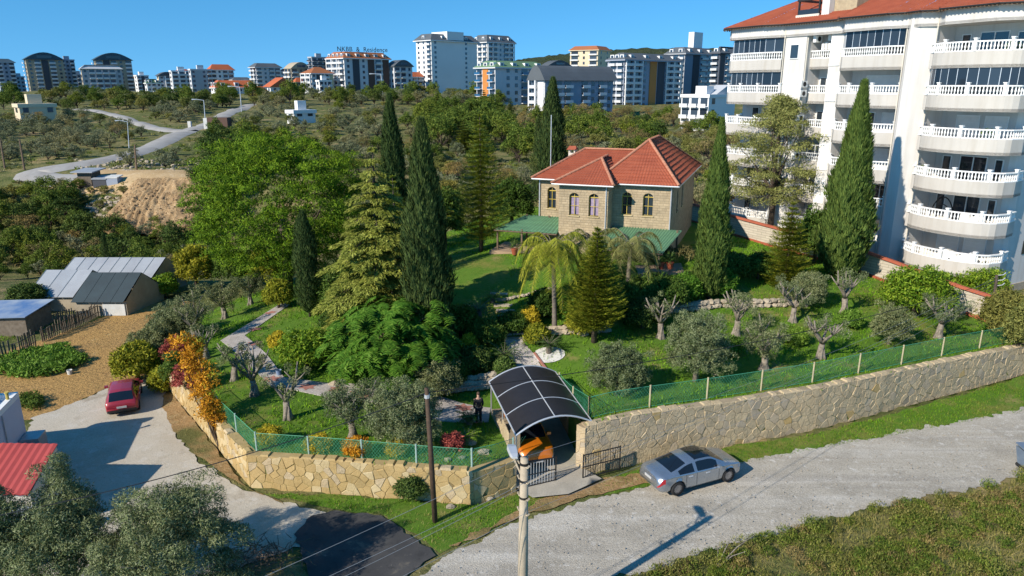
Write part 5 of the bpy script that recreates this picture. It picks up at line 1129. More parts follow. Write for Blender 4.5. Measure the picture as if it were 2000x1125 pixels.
# --- feather fronds (palm, cycad, fern tree)
def frond(base, a, ln, rise, droop, nl, ll, lw, hang=.5, twist=0.):
    d = np.array([math.cos(a), math.sin(a), 0.]); s_ = np.array([-d[1], d[0], 0.]); t = np.linspace(.1, 1, nl); x = ln * t * (1 - .18 * droop * t); z = ln * (rise * t - droop * t ** 2.1)
    C = np.asarray(base) + np.outer(x, d); C[:, 2] += z; w = ll * np.sin(np.pi * (t * .82 + .12)) ** .7
    P = np.vstack([C, C]); sg = np.r_[np.ones(nl), -np.ones(nl)]; D = s_ * sg[:, None] + d * .45 + np.array([0, 0, -hang]) + .18 * rng.normal(size=(2 * nl, 3)); N = np.array([0, 0, 1.]) + d * .2 + s_ * sg[:, None] * .3 + .2 * rng.normal(size=(2 * nl, 3))
    return (P, D, N, np.r_[w, w], np.full(2 * nl, lw)), C
def g_palm(h, lean, nf=17, ln=2.7, ll=.62, droop=(.7, 1.15), rise=(.35, 1.35)):
    tr = MB(); pts = [(lean[0] * (t ** 1.6), lean[1] * t ** 1.6, h * t) for t in np.linspace(0, 1, 9)]; pts[0] = (0, 0, -.2); tr.tube(pts, [.2, .17, .16, .15, .15, .15, .14, .13, .10], 9); top = np.array(pts[-1])
    tr.tube([tuple(top - [0, 0, .1]), tuple(top + [0, 0, .5])], [.13, .05], 7); A = []
    for i in range(nf):
        q = i / (nf - 1); a = i * 2.399; rs = rise[1] + (rise[0] - rise[1]) * q; dr = droop[0] + (droop[1] - droop[0]) * q; arr, C = frond(top + [0, 0, .25 * (1 - q)], a, ln * random.uniform(.85, 1.1), rs, dr + rs * .55, 110, ll, .034, .75); A.append(arr)
        tr.tube([tuple(top)] + [tuple(c) for c in C[::9]], [.035] + [.025 * (1 - k / 7) + .006 for k in range(len(C[::9]))], 4)
    return tr, cat_(*A)
def g_cycad(h, nf=30, ln=1.15):
    tr = MB().tube([(0, 0, -.2), (0, 0, h)], [.19, .17], 9); A = []
    for i in range(nf):
        q = i / nf; a = i * 2.399; arr, C = frond((0, 0, h), a, ln * random.uniform(.85, 1.1), 1.1 - .95 * q, .35 + .25 * q, 24, .2, .028, .0); A.append(arr); tr.tube([(0, 0, h)] + [tuple(c) for c in C[::6]], [.02, .015, .012, .008, .004][:len(C[::6]) + 1], 4)
    return tr, cat_(*A)
def g_fern(R_, h, n=95):
    tr = MB(); tr.tube([(0, 0, -.2), (0, 0, h * .4)], [.2, .15], 8); c = shell(n, R_, R_, h * .55, (0, 0, h * .45), -.45, .35, .1); A = []
    limbs(tr, (0, 0, h * .38), c[::6], .08)
    for p in c:
        a0 = math.atan2(p[1], p[0]); 
        for j in range(6):
            a = a0 + random.uniform(-1.5, 1.5); ln = random.uniform(.6, 1.0); d = np.array([math.cos(a), math.sin(a), 0]); m = 9
            for side in (-1, 1):
                for tt in np.linspace(.2, 1, m):
                    b = p + d * ln * tt + np.array([0, 0, .25 * tt - .75 * tt ** 2]) * ln; sd = np.array([-d[1], d[0], 0]) * side
                    A.append((b, sd + d * .5 + np.array([0, 0, -.35]), np.array([0, 0, 1.]) + d * .3))
    P, D, N = (np.array([x[i] for x in A]) for i in range(3)); n = len(P); D = D + .1 * rng.normal(size=D.shape); N = N + .2 * rng.normal(size=N.shape); s = .8 + .4 * rng.random(n); return tr, (P, D, N, .30 * s, .12 * s)
# --- olives
def g_olive_pruned(h, foliage=.5, nlimb=5, seed=0, spread=1.0, split=.32):
    """old gnarled trunk forking into lopped limbs, with sprays of grey-green regrowth"""
    random.seed(100 + seed); tr = MB(); tips = []; zs = h * split
    pts = [(0, 0, -.2), (.05, .02, 0.02), (.04 * random.uniform(-2, 2), .05, zs * .5), (.1 * random.uniform(-1, 1), .06, zs)]; tr.tube(pts, [.34 * h / 3, .28 * h / 3, .18 * h / 3, .17 * h / 3], 9)
    for k in range(5): a = k * 1.3; tr.tube([(.3 * math.cos(a) * h / 3, .3 * math.sin(a) * h / 3, -.1), (.15 * math.cos(a) * h / 3, .15 * math.sin(a) * h / 3, .25 * zs), (.08 * math.cos(a + .5), .08 * math.sin(a + .5), zs * .8)], [.10, .09, .05], 6)
    for k in range(nlimb):
        a = 2 * math.pi * k / nlimb + random.uniform(-.5, .5); L1 = h * random.uniform(.38, .62); e = random.uniform(.45, .95) * spread; p0 = Vector(pts[-1]); p1 = p0 + Vector((math.cos(a) * e * L1 * .5, math.sin(a) * e * L1 * .5, L1 * .5)); p2 = p1 + Vector((math.cos(a + .4) * e * L1 * .32 + random.uniform(-.1, .1), math.sin(a + .4) * e * L1 * .32, L1 * random.uniform(.4, .6)))
        tr.tube([p0, p0.lerp(p1, .5) + Vector((random.uniform(-.06, .06), random.uniform(-.06, .06), .03)), p1, p2], [.10 * h / 3, .085 * h / 3, .065 * h / 3, .035 * h / 3], 7); tips += [p1, p2]
        for j in range(random.choice((2, 3))):
            p3 = p1 + Vector((math.cos(a - 1 + 1.7 * j) * .3 * L1, math.sin(a - 1 + 1.7 * j) * .3 * L1, L1 * random.uniform(.2, .45))); tr.tube([p1, p1.lerp(p3, .5) + Vector((0, 0, -.03)), p3], [.055 * h / 3, .045 * h / 3, .022 * h / 3], 6); tips.append(p3)
    C = [tuple(t + Vector((random.gauss(0, .22), random.gauss(0, .22), random.gauss(-.05, .18)))) for t in tips for _ in range(max(1, int(3 * foliage)))] if foliage else [(0, 0, zs)]
    if foliage > .55: C += [(random.gauss(0, .45), random.gauss(0, .45), random.uniform(.3, .75) * h) for _ in range(int(16 * foliage))]
    if foliage <= .3: C = C[::2]
    C = np.array(C); arr = blob(C, rng.uniform(.16, .36, len(C)) * h / 3, 150, .12, .034, 1.0, .3, .8, -1); random.seed(int(rng.integers(1e6))); return tr, arr
def g_bush(rx, rz, n=160, m=70, L=.17, W=.06, low=-.35, inner=.3, cr=.35, trunk=True, noise=.1, up=.25):
    c = shell(n, rx, rx, rz, (0, 0, rz * .95), low, inner, noise); arr = blob(c, rng.uniform(.6, 1.15, len(c)) * cr, m, L, W, 1, up); tr = MB()
    if trunk: tr.tube([(0, 0, -.2), (0, 0, rz * .6), (0, 0, rz * 1.2)], [.1 * rx + .04, .08 * rx, .03], 7); limbs(tr, (0, 0, rz * .5), c[::max(1, n // 8)], .035 * rx + .01)
    return tr, arr
def g_open(h, r, n=60, m=80, L=.2, W=.07, cr=.55, low=-.3, tz=.3, inner=.45):
    """broad-leaved tree with separate clumps and gaps"""
    rz = h * (1 - tz) / 2; zc = h * tz + rz; c = shell(n, r, r, rz, (0, 0, zc), low, inner, .16); arr = blob(c, rng.uniform(.6, 1.25, len(c)) * cr, m, L, W, .85); tr = MB(); tr.tube([(0, 0, -.3), (.05, 0, h * tz), (.02, .04, zc)], [.06 * h * .55 + .03, .045 * h * .5 + .02, .03 * h * .4], 8); limbs(tr, (0, 0, h * tz), c[::max(1, n // 9)], .02 * h)
    return tr, arr
# ---------------------------------------------------------------- the garden's trees, each where it stands
def hfit(p, pytop, px=None):
    """height of a thing standing at p whose top shows at row pytop"""
    return at(px or 1000, pytop, p.y).z - p.z
# cypresses
def cyp(label, px, pb, pt, r, leaf, n=13000, prof=None, seed=0, p=None):
    p = p or g(px, pb); h = hfit(p, pt); tr, c = g_cypress(h, r, n, leaf, prof, seed); put(plant('cypress_tree', label, 'tree', tr, c, leaf), p, 1, 0); return p, h
cyp('tallest dark cypress in the garden, right of the golden cedar', 838, 705, 232, 1.3, 'lf_cypress', 46000, seed=1)
cyp('dark cypress half hidden behind the tallest garden cypress', 776, 560, 183, 1.15, 'lf_cypress', 32000, seed=2, p=at(776, 540, 56))
cyp('short dark cypress beside the curved garden path', 606, 618, 415, .74, 'lf_cypress', 20000, lambda t: np.clip(t / .1, 0, 1) ** .6 * (1 - np.clip((t - .6) / .4, 0, 1) ** 2) * .95 + .05, seed=3)
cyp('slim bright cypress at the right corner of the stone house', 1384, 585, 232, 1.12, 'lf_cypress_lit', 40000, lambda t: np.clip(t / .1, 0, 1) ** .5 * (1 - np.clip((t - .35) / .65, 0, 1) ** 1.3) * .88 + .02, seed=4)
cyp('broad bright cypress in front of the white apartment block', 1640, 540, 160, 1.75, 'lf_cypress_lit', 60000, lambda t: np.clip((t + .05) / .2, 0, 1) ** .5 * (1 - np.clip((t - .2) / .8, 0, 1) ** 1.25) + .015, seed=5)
cyp('dark cypress behind the roof of the stone house', 1078, 330, 152, 1.6, 'lf_cypress', 24000, seed=6, p=Vector((4.5, 82, 4)))
cyp('small dark cypress to the left of the house cypress', 1052, 330, 225, .9, 'lf_cypress', 6000, seed=7, p=Vector((3.1, 86, 4)))
cyp('young thin cypress on the slope below the earth mound', 205, 520, 455, .4, 'lf_cypress', 3000, seed=8, p=Vector((-43, 74, Ht(-43, 74))))
# stone pine
def stonepine():
    c = at(548, 405, 57); R_ = 6.7; root_z = float(Hg(c.x, c.y)); tr = MB(); tr.tube([(0, 0, root_z - c.z - .3), (.2, 0, -4.5), (0, 0, -1)], [.42, .34, .26], 9); arr = g_stonepine(R_, 5.5, 620, 190)
    for k in range(9): a = k * .7; limbs(tr, (.1, 0, -4.2), [(R_ * .7 * math.cos(a), R_ * .7 * math.sin(a), random.uniform(-1.5, 1.5))], .14)
    put(plant('stone_pine', 'huge bright green stone pine with a domed crown', 'tree', tr, arr, 'lf_pine'), c, 1, 0)
    d = shell(14, 1.1, 1.0, 1.6, (0, 0, 0), -1); a2 = blob(d, np.full(len(d), .5), 60, .22, .1)
stonepine()
# cedars
p = g(745, 655); h = hfit(p, 283); tr, c = g_cedar(h, 4.7, 17, 2.9, .34, .22); put(plant('golden_cedar', 'golden weeping cedar with tiered drooping branches', 'tree', tr, c, 'lf_cedar'), p, 1, .4)
p = g(1502, 462); h = hfit(p, 197)
cc = np.vstack([np.array([[math.cos(a) * r_, math.sin(a) * r_, z]]) for z, R0 in ((.30, 3.8), (.38, 4.6), (.47, 5.0), (.56, 4.8), (.65, 4.5), (.74, 4.1), (.83, 3.0), (.91, 2.0), (.97, 1.0)) for a in np.linspace(0, 6.28, 9)[:-1] + random.random() for r_ in (R0 * random.uniform(.65, 1.05), R0 * random.uniform(.3, .55))]); cc[:, 2] = cc[:, 2] * h + rng.normal(size=len(cc)) * .35
trk = MB().tube([(0, 0, -.3), (.1, 0, h * .3), (-.05, .1, h * .6), (0, 0, h * .95)], [.33, .27, .18, .04], 9); limbs(trk, (0, 0, h * .35), cc[::5], .1)
put(plant('grey_cedar', 'open grey gold cedar in front of the apartment block', 'tree', trk, blob(cc, rng.uniform(.75, 1.3, len(cc)), 260, .21, .07, .5, .2, .45, -.4), 'lf_cedar_grey'), p, 1, 0)
# araucarias
def arau(label, px, pb, pt, r, tiers, z0, p=None, **k):
    p = p or g(px, pb); h = hfit(p, pt); tr, c = g_araucaria(h, r, tiers, z0, L=.2, **k); put(plant('araucaria_tree', label, 'tree', tr, c, 'lf_araucaria'), p, 1, 0)
arau('tall araucaria standing on the lawn left of the house', 940, 492, 226, 2.9, 24, .14, dens=95)
arau('dense araucaria in front of the house beside the palm', 1160, 668, 448, 2.05, 22, .17, dens=120)
arau('young araucaria near the boundary wall below the grey cedar', 1532, 562, 398, 2.1, 17, .06, dens=120)
arau('pale araucaria tucked behind the golden cedar', 783, 560, 345, 1.6, 16, .1, p=at(775, 540, 53))
# palms
for lab, px, pb, pt, lean, ln, nf, lf, ll in (('feathery yellow green palm with a slim curved trunk', 1083, 645, 492, (-.2, -.1), 3.1, 26, 'lf_palm', .85), ('taller dull green palm behind the dense araucaria', 1225, 575, 488, (.15, .3), 3.1, 20, 'lf_palm_dull', .75), ('dull palm between the yellow palm and the house front', 1150, 560, 480, (.1, .2), 2.9, 18, 'lf_palm_dull', .72)):
    p = g(px, pb); h = hfit(p, pt); tr, c = g_palm(h, lean, nf, ln, ll); put(plant('palm_tree', lab, 'palm', tr, c, lf, 'bark_palm'), p, 1, 0)
for i, (lab, px, pb, hh, ln) in enumerate((('cycad standing in a ring of white gravel', 1072, 690, .55, 1.15), ('pale cycad on the lawn by the path', 962, 590, .35, 1.05), ('dark cycad with a thick trunk at the lawn edge', 936, 640, 1.2, 1.2), ('cycad with broad dark fronds below the stone steps', 985, 708, .5, 1.2), ('dark spiky cycad beside the paved path behind the carport', 917, 828, .35, .75), ('bright upright cycad by the carport wall', 912, 868, .4, .9))):
    p = g(px, pb); tr, c = g_cycad(hh, 30 if i < 5 else 16, ln); put(plant('cycad', lab, 'cycad', tr, c, 'lf_cycad' if i not in (1, 5) else 'lf_citrus', 'bark_palm'), p, 1, i)
# fern-leaved tree in the middle
p = g(770, 730); tr, c = g_fern(3.2, 4.6, 230); put(plant('fern_leaf_tree', 'broad tree with feathery bright green drooping leaves', 'tree', tr, c, 'lf_fern'), p, 1.0, 0)
# pruned olives
OL = [(490, 595, 1.0, .9, 'silvery pruned olive by the far end of the paved path'), (440, 622, 1.05, .75, 'pruned olive with pale forked limbs on the left lawn edge'), (382, 668, 1.25, .8, 'wide olive with white twisted limbs at the left boundary'), (404, 700, .85, .12, 'bare lopped olive stump with three white limbs'), (458, 742, .95, .1, 'old split olive trunk beside the orange shrub'), (497, 772, 1.0, .06, 'knobbly lopped olive trunk beside the paved path'),
      (563, 818, 1.05, .3, 'open olive with long bare limbs above the golden wall'), (690, 858, 1.1, .9, 'low bushy olive with pale limbs above the golden wall'),
      (1437, 655, 1.2, .3, 'dead looking pale olive near the low stone terrace'), (1548, 628, 1.1, .45, 'small olive with whitish branches below the young araucaria'), (1648, 612, 1.25, .2, 'thick trunked pruned olive near the boundary wall'), (1603, 700, 1.1, .22, 'stout lopped olive just behind the green fence'), (1492, 722, 1.15, .95, 'bushy half pruned olive behind the green fence'), (1832, 660, 1.15, .5, 'charred trunk olive at the right end of the garden'), (1290, 660, 1.1, .25, 'leafless olive limbs sticking up behind the round olive')]
for i, (px, pb, s, fo, lab) in enumerate(OL):
    p = g(px, pb); tr, c = g_olive_pruned(2.7 * s, fo, 4 + i % 3, i, 1.0 + .25 * (i % 2)); put(plant('olive_tree', lab, 'olive tree', tr, c, 'lf_olive', 'bark_olive'), p, 1, i * 1.3)
# round olives
for i, (px, pb, rx, rz, lab) in enumerate(((1205, 772, 1.22, 1.35, 'round dense olive bush right of the carport'), (1358, 745, 1.45, 1.85, 'largest dense olive behind the fence'), (1735, 672, .95, 1.15, 'small dark olive in the right part of the garden'), (790, 872, 1.45, 1.55, 'dark spreading olive behind the wooden pole'), (850, 780, 1.1, 1.1, 'grey green olive next to the paved path by the carport'), (1575, 600, 1.0, 1.2, 'soft grey olive shrub near the stone terrace'), (310, 712, 1.5, 1.3, 'grey olive shrub hanging over the field edge'), (345, 660, 1.3, 1.1, 'bluish olive shrub on the field boundary'))):
    p = g(px, pb); tr, c = g_bush(rx, rz, int(230 * rx), 110, .115, .036, -.45, .35, .3, noise=.2); put(plant('olive_bush', lab, 'olive tree', tr, c, 'lf_olive', 'bark_olive'), p, 1, i)
# citrus and other shrubs: (px, base py, rx, rz, leaf, label, L)
SH = [(1786, 615, 2.0, 1.6, 'lf_citrus', 'big round bright green citrus bush before the red coped wall', .2), (1905, 592, 1.65, 1.45, 'lf_citrus', 'clipped round green bush outside the boundary wall', .16), (385, 565, 1.5, 2.0, 'lf_yellowgreen', 'tall yellow green bush near the greenhouse', .2), (325, 582, .8, 1.0, 'lf_citrus', 'small green tree at the greenhouse corner', .2), (545, 602, .95, 1.0, 'lf_yellowgreen', 'small pale green tree by the path end', .18),
      (600, 722, 1.35, 1.15, 'lf_citrus', 'lemon bush with yellow fruit beside the fern leaf tree', .17), (545, 682, .4, .5, 'lf_yellow', 'little yellow shrub on the lawn by the path', .13), (460, 560, 1.7, 1.7, 'lf_bush', 'dark green orange bush under the stone pine', .2), (535, 560, 1.9, 1.9, 'lf_yellowgreen', 'olive green bush under the right of the stone pine', .2), (680, 610, 1.7, 1.8, 'lf_bush', 'green bush between short cypress and golden cedar', .2),
      (270, 742, 1.2, 1.1, 'lf_yellowgreen', 'yellowing fig bush at the field corner near the red car', .22), (322, 762, .7, .6, 'lf_yellowgreen', 'small yellow green shrub by the wall end', .18), (1285, 600, 1.7, 1.0, 'lf_bush', 'dark green hedge bush below the right veranda', .2), (1430, 545, 1.0, .9, 'lf_bush', 'dark leafy bush right of the slim cypress', .2), (1330, 585, 1.2, .8, 'lf_fern', 'bright green bush at the foot of the slim cypress', .2),
      (1030, 640, .6, .6, 'lf_yellow', 'yellow flowering shrub by the stone steps', .14), (1048, 672, .55, .55, 'lf_yellowgreen', 'pale spiky shrub beside the gravel ring cycad', .2), (918, 690, .35, .5, 'lf_yellow', 'golden dracaena in the shade behind the carport', .2), (1590, 515, 1.6, 2.2, 'lf_bush', 'dark round tree between araucaria and broad cypress', .22), (1960, 660, 1.5, 1.5, 'lf_scrub', 'brownish bush at the right edge beside the leaning pole', .2), (2010, 690, 1.6, 1.6, 'lf_scrub', 'olive brown bush at the right picture edge above the wall', .2),
      (870, 480, 1.6, 2.6, 'lf_bush', 'dark round tree between the tallest cypress and the araucaria', .24), (1000, 440, 2.0, 2.2, 'lf_bush', 'deep green shrub mass against the left house wall', .24), (880, 745, .9, .5, 'lf_bush', 'low dark groundcover shrub behind the rockery', .15), (805, 968, .55, .42, 'lf_dark_far', 'scrubby dark bush on the verge before the golden wall', .12), (60, 610, 1.3, 1.1, 'lf_dark_far', 'dark bush at the left corner of the greenhouse', .18)]
SH += [(1002, 650, .8, .6, 'lf_bush', 'dark shrub overhanging the stone steps on the left', .16), (950, 672, 1.0, .7, 'lf_bush', 'low dark shrub between the thick trunked cycad and the steps', .16), (925, 722, .9, .6, 'lf_dark_far', 'dark ivy mound above the shaded rockery', .15), (1112, 628, .9, .8, 'lf_fern', 'leafy green shrub behind the palm trunk', .18), (1062, 618, .9, .8, 'lf_bush', 'dark shrub to the left of the palm trunk', .18), (1135, 652, .8, .7, 'lf_yellowgreen', 'yellow green shrub at the foot of the dense araucaria', .16), (1215, 612, 1.2, 1.0, 'lf_bush', 'dark hedge shrub right of the dense araucaria', .18), (1255, 640, 1.2, .9, 'lf_dark_far', 'shaded dark shrub above the leafless olive limbs', .16), (1190, 590, 1.0, .9, 'lf_bush', 'green shrub at the foot of the taller dull palm', .18), (1405, 575, 1.0, .8, 'lf_fern', 'bright shrub right of the slim cypress base', .18), (1480, 545, .9, .9, 'lf_bush', 'round dark shrub left of the young araucaria', .18), (900, 655, 1.0, .9, 'lf_bush', 'dark shrub in the shade of the tallest cypress', .16), (655, 655, .8, .8, 'lf_bush', 'dark green shrub right of the short cypress', .16), (1660, 640, .6, .5, 'lf_veg', 'low leafy clump on the right lawn', .14), (1420, 690, .7, .45, 'lf_veg', 'low leafy clump before the pale olive', .14), (1550, 670, .7, .4, 'lf_veg', 'low leafy clump between pruned olives', .14), (985, 735, .5, .45, 'lf_cycad', 'small dark shrub behind the carport roof', .14)]
for i, (px, pb, rx, rz, lf, lab, L) in enumerate(SH):
    p = g(px, pb); tr, c = g_bush(rx, rz, int(90 + 70 * rx), 60, L, L * .45, -.4, .35, .22 + .14 * rx, noise=.09); put(plant('shrub', lab, 'shrub', tr, c, lf), p, 1, i)
# orange shrub tree leaning over the wall (clumped tall), with red and yellow neighbours
p = onz(432, 876, 0); cs = np.array([(-.15, 0, 1.9), (.1, .1, 2.3), (.25, -.1, 1.7), (-.2, .2, 1.5), (.1, 0, 1.3)] + [(random.gauss(-.25 - .22 * k, .35), random.gauss(.5 * k * .45, .3), 1.9 + .42 * k + random.gauss(0, .2)) for k in range(9) for _ in range(7)])
tr = MB(); limbs(tr, (0, 0, -.1), cs[::6], .07); 
for a in (-.12, .05, .14): tr.tube([(a, 0, -.2), (a * 1.3, .05, .8), (a * 1.5, .1, 1.6)], [.07, .06, .04], 6)
put(plant('autumn_tree', 'orange and yellow autumn shrub tree leaning on the golden wall corner', 'tree', tr, [('crown', blob(cs, rng.uniform(.25, .5, len(cs)), 85, .15, .06), 'lf_orange'), ('green_leaves', blob(cs[::3] + .1, rng.uniform(.2, .4, len(cs[::3])), 40, .15, .06), 'lf_yellowgreen')], None, 'bark'), p, 1.0, 0)
for px, pb, rx, rz, lf, lab in ((345, 705, .75, .7, 'lf_red', 'reddish purple shrub on top of the left wall'), (372, 760, .8, .75, 'lf_red', 'dull crimson shrub between the wall and the orange shrub tree'), (350, 742, .8, .8, 'lf_bush', 'green shrub among the red ones on the left wall'), (528, 868, .5, .4, 'lf_yellow', 'yellow shrub growing through the wire fence at the wall corner'), (625, 880, .5, .33, 'lf_yellow', 'thin yellow shrub on the wire fence over the golden wall'), (698, 890, .55, .4, 'lf_orange', 'amber shrub on the middle of the wire fence'), (776, 890, .4, .32, 'lf_yellow', 'small yellow tuft on the wire fence near the wooden pole'), (883, 882, .42, .4, 'lf_red', 'little red leaved shrub behind the fence near the carport')):
    p = g(px, pb); tr, c = g_bush(rx, rz, int(60 + 40 * rx), 55, .12, .05, -.5, .4, .2, noise=.16); put(plant('shrub', lab, 'shrub', tr, c, lf), p, 1, px)
# foreground olives, bottom left
for i, (px, pb, s, lab) in enumerate(((350, 1132, 1.0, 'big foreground olive tree at the bottom left'), (138, 1120, .85, 'foreground olive tree with a tall shoot left of the big one'), (8, 1140, .72, 'thin silvery olive in front of the red shed roof'), (455, 1175, .45, 'low olive sprouts at the bottom edge beside the brushwood'))):
    p = onz(px, pb + 60, -.1); hh = (4.6, 4.6, 4.6, 2.0)[i]; r_ = (2.2, 1.35, 1.0, .8)[i]
    tr, c = g_open(hh, r_, (230, 160, 90, 60)[i], 330, .105, .030, .46 if i < 2 else .34, -.5, .12, .5)
    if i == 1: c = cat_(c, blob(np.array([(random.gauss(.35, .15), random.gauss(.4, .15), z) for z in np.linspace(4.2, 5.6, 10)]), np.full(10, .3), 260, .105, .03))
    if i == 2: c = cat_(c, blob(np.array([(random.gauss(.3, .2), random.gauss(0, .2), z) for z in np.linspace(3.5, 5.4, 12)]), np.full(12, .28), 260, .105, .03))
    put(plant('olive_tree', lab, 'olive tree', tr, c, 'lf_olive', 'bark_olive'), p, 1, 0)
# ---------------------------------------------------------------- trees of the ravine and the far hillside
ROADS = [np.array(tp((20, 345), (90, 332), (180, 318), (260, 300), (330, 272), (385, 250), (430, 232), (470, 214))), np.array(tp((375, 258), (330, 256), (285, 246), (240, 230), (195, 219))), np.array(tp((140, 345), (200, 348), (270, 346), (340, 344), (420, 344)))]
SEG = np.vstack([np.c_[r[:-1], r[1:]] for r in ROADS])
def near_road(p, d):
    a = SEG[:, :2]; e = SEG[:, 2:] - a; t = np.clip(((p - a) * e).sum(1) / (e * e).sum(1), 0, 1); return bool((np.linalg.norm(a + e * t[:, None] - p, axis=1) < d).any())
BINS = [(60, 'at the left edge'), (150, 'under the first arched tower'), (265, 'under the second arched tower'), (350, 'under the green dormered roof'), (420, 'under the grey blocks'), (505, 'under the red roofed house'), (580, 'under the white villa'), (650, 'under the striped building'), (760, 'under the lettered building'), (815, 'under the round slate roof'), (930, 'under the white tower'), (1040, 'under the green roofed block'), (1190, 'under the blue slab'), (1330, 'under the gridded block'), (9999, 'near the apartment block')]
PROTO = {}
def proto(kind, i):
    """a few individuals of each kind, later copied"""
    k = (kind, i)
    if k not in PROTO:
        if kind == 'olive': tr, c = g_open(3.4, 1.75, 34, 62, .30, .12, .62, -.55, .08); a = ('olive_tree', 'olive tree', 'lf_olive_far')
        elif kind == 'scrub': tr, c = g_open(3.8, 1.8, 30, 60, .32, .13, .66, -.5, .12); a = ('scrub_tree', 'tree', 'lf_scrub')
        elif kind == 'brown': tr, c = g_open(4.4, 2.0, 34, 42, .28, .09, .66, -.4, .18); a = ('bare_tree', 'tree', 'lf_brown')
        elif kind == 'green': tr, c = g_open(5.0, 2.2, 46, 66, .34, .15, .75, -.45, .14); a = ('leafy_tree', 'tree', 'lf_green_far')
        elif kind == 'dark': tr, c = g_open(5.0, 2.1, 46, 66, .34, .15, .78, -.5, .1); a = ('dark_tree', 'tree', 'lf_dark_far')
        elif kind == 'pine': tr, c = g_araucaria(6.5, 2.0, 12, .08, L=.5, dens=36); a = ('pine_tree', 'tree', 'lf_green_far')
        PROTO[k] = [plant(a[0], 'tree', a[1], tr, c, a[2]), False]
    return PROTO[k]
NV = dict(olive=4, scrub=3, brown=3, green=4, dark=3, pine=2)
WORD = dict(olive='grey green olive tree', scrub='yellowish scrubby tree', brown='brownish half bare tree', green='mid green leafy tree', dark='dark green bushy tree', pine='pointed green conifer')
def scatter(where, x0, x1, y0, y1, n, kinds, smin, smax, mind=1.6, road=4.5, poly=None):
    ks, wt_ = zip(*kinds.items()); placed = []; tries = 0
    while len(placed) < n and tries < n * 12:
        tries += 1; px, py = random.uniform(x0, x1), random.uniform(y0, y1)
        p = gt(px, py); q = np.array([p.x, p.y])
        if p.y > 900 or pip([q], GNP)[0] or near_road(q, road): continue
        if -37 < p.x < -19 and 88 < p.y < 106 and not (y0 > 430): continue
        if any(np.hypot(*(q - r)) < mind for r in placed): continue
        placed.append(q); k = random.choices(ks, wt_)[0]; pr = proto(k, random.randrange(NV[k]))
        if not pr[1]: o = pr[0]; pr[1] = True
        else: o = copy_tree(pr[0])
        sc_ = random.uniform(smin, smax); put(o, p, sc_); o.scale = (sc_ * random.uniform(.85, 1.2), sc_ * random.uniform(.85, 1.2), sc_ * random.uniform(.8, 1.15)); f_ = (sc_ - smin) / (smax - smin + 1e-6); sz = 'small ' if f_ < .33 else 'large ' if f_ > .67 else ''
        bn = next(b for lim, b in BINS if px < lim); relabel(o, sz + WORD[k] + ' ' + where + ', ' + bn, WORD[k] + 's ' + where)
TR = 'in the mound thicket'
scatter(TR, -20, 400, 455, 540, 66, dict(green=4, dark=2, scrub=2, brown=1, olive=2), .45, .72, 1.7, 1)
scatter('on the dark slope', -30, 150, 385, 450, 30, dict(dark=2, green=4, scrub=2), .5, .75, 2.2, 3)
scatter('left of the mound', 120, 260, 362, 440, 16, dict(scrub=4, brown=2, green=1), .22, .4, 2.0, 3)
scatter('in the left grove', -20, 345, 232, 330, 80, dict(olive=7, scrub=1.2, brown=.5), .5, .75, 2.6, 6)
scatter('below the town', -20, 460, 190, 220, 80, dict(olive=1.5, scrub=3, green=1.6, dark=.6), .7, 1.25, 3.0, 8)
scatter('above the hill road', 300, 450, 208, 250, 40, dict(olive=5, scrub=1, green=1), .6, .95, 3.4, 8)
scatter('on the skyline', 490, 1000, 188, 208, 110, dict(olive=1.5, scrub=2.6, green=2, dark=.8), .8, 1.4, 3.6, 8)
scatter('on the terraces', 480, 1010, 212, 272, 115, dict(olive=6, scrub=2, green=.5), .55, .85, 2.6, 7)
scatter('below the terraces', 440, 960, 280, 345, 90, dict(olive=3, scrub=3, brown=1.5, green=1.2), .45, .75, 2.6, 5)
scatter('at the road bend', 410, 490, 275, 345, 26, dict(green=3, dark=3, pine=1, scrub=1), .6, 1.0, 2.6, 6)
scatter('in the green wood', 830, 1000, 215, 300, 44, dict(green=5, pine=2, scrub=1), .8, 1.25, 3.0, 4)
scatter('behind the house roof', 980, 1450, 250, 320, 105, dict(scrub=4, green=4, brown=3, olive=3, dark=.7), .7, 1.15, 2.6, 3)
scatter('at the town foot', 1010, 1440, 228, 250, 44, dict(scrub=3, brown=3, green=2, olive=1), .8, 1.3, 3.5, 3)
scatter('behind the garden', 850, 1440, 320, 420, 50, dict(olive=3, brown=2, scrub=2, green=1.5), .55, .85, 2.2, 2)
scatter('behind the pine', 380, 780, 350, 480, 40, dict(green=3, dark=2, olive=2, scrub=2), .55, .85, 2.4, 3)
scatter('beside the greenhouse', 0, 330, 525, 550, 12, dict(green=3, olive=3, scrub=2), .35, .55, 1.8, 2)
# undergrowth that nobody could count
def under(name, x0, x1, y0, y1, n, m, L, mats, rad=(.3, .9), label=None, avoid=3.5):
    C = []
    while len(C) < n:
        p = gt(random.uniform(x0, x1), random.uniform(y0, y1))
        if p.y < 700 and not near_road(np.array([p.x, p.y]), avoid) and not pip([(p.x, p.y)], GNP)[0] and not (-36 < p.x < -20 and 90 < p.y < 105 and y0 < 400): C.append((p.x, p.y, p.z - .1))
    C = np.array(C)
    for j, mt in enumerate(mats):
        c = C[j::len(mats)]; P, D, N, Ls, Ws = blob(c, rng.uniform(*rad, len(c)), m, L, L * .5, .6, .5, .8, -.1); o = leafset(name, P, D, N, Ls, Ws, mt); tag(o, kind='stuff')
under('undergrowth', -30, 1450, 186, 345, 1900, 26, .32, ['lf_scrub', 'lf_olive_far', 'lf_green_far'], (.3, .75))
under('undergrowth', -30, 420, 345, 530, 800, 30, .28, ['lf_scrub', 'lf_green_far', 'lf_brown'], (.3, .7), avoid=1.5)
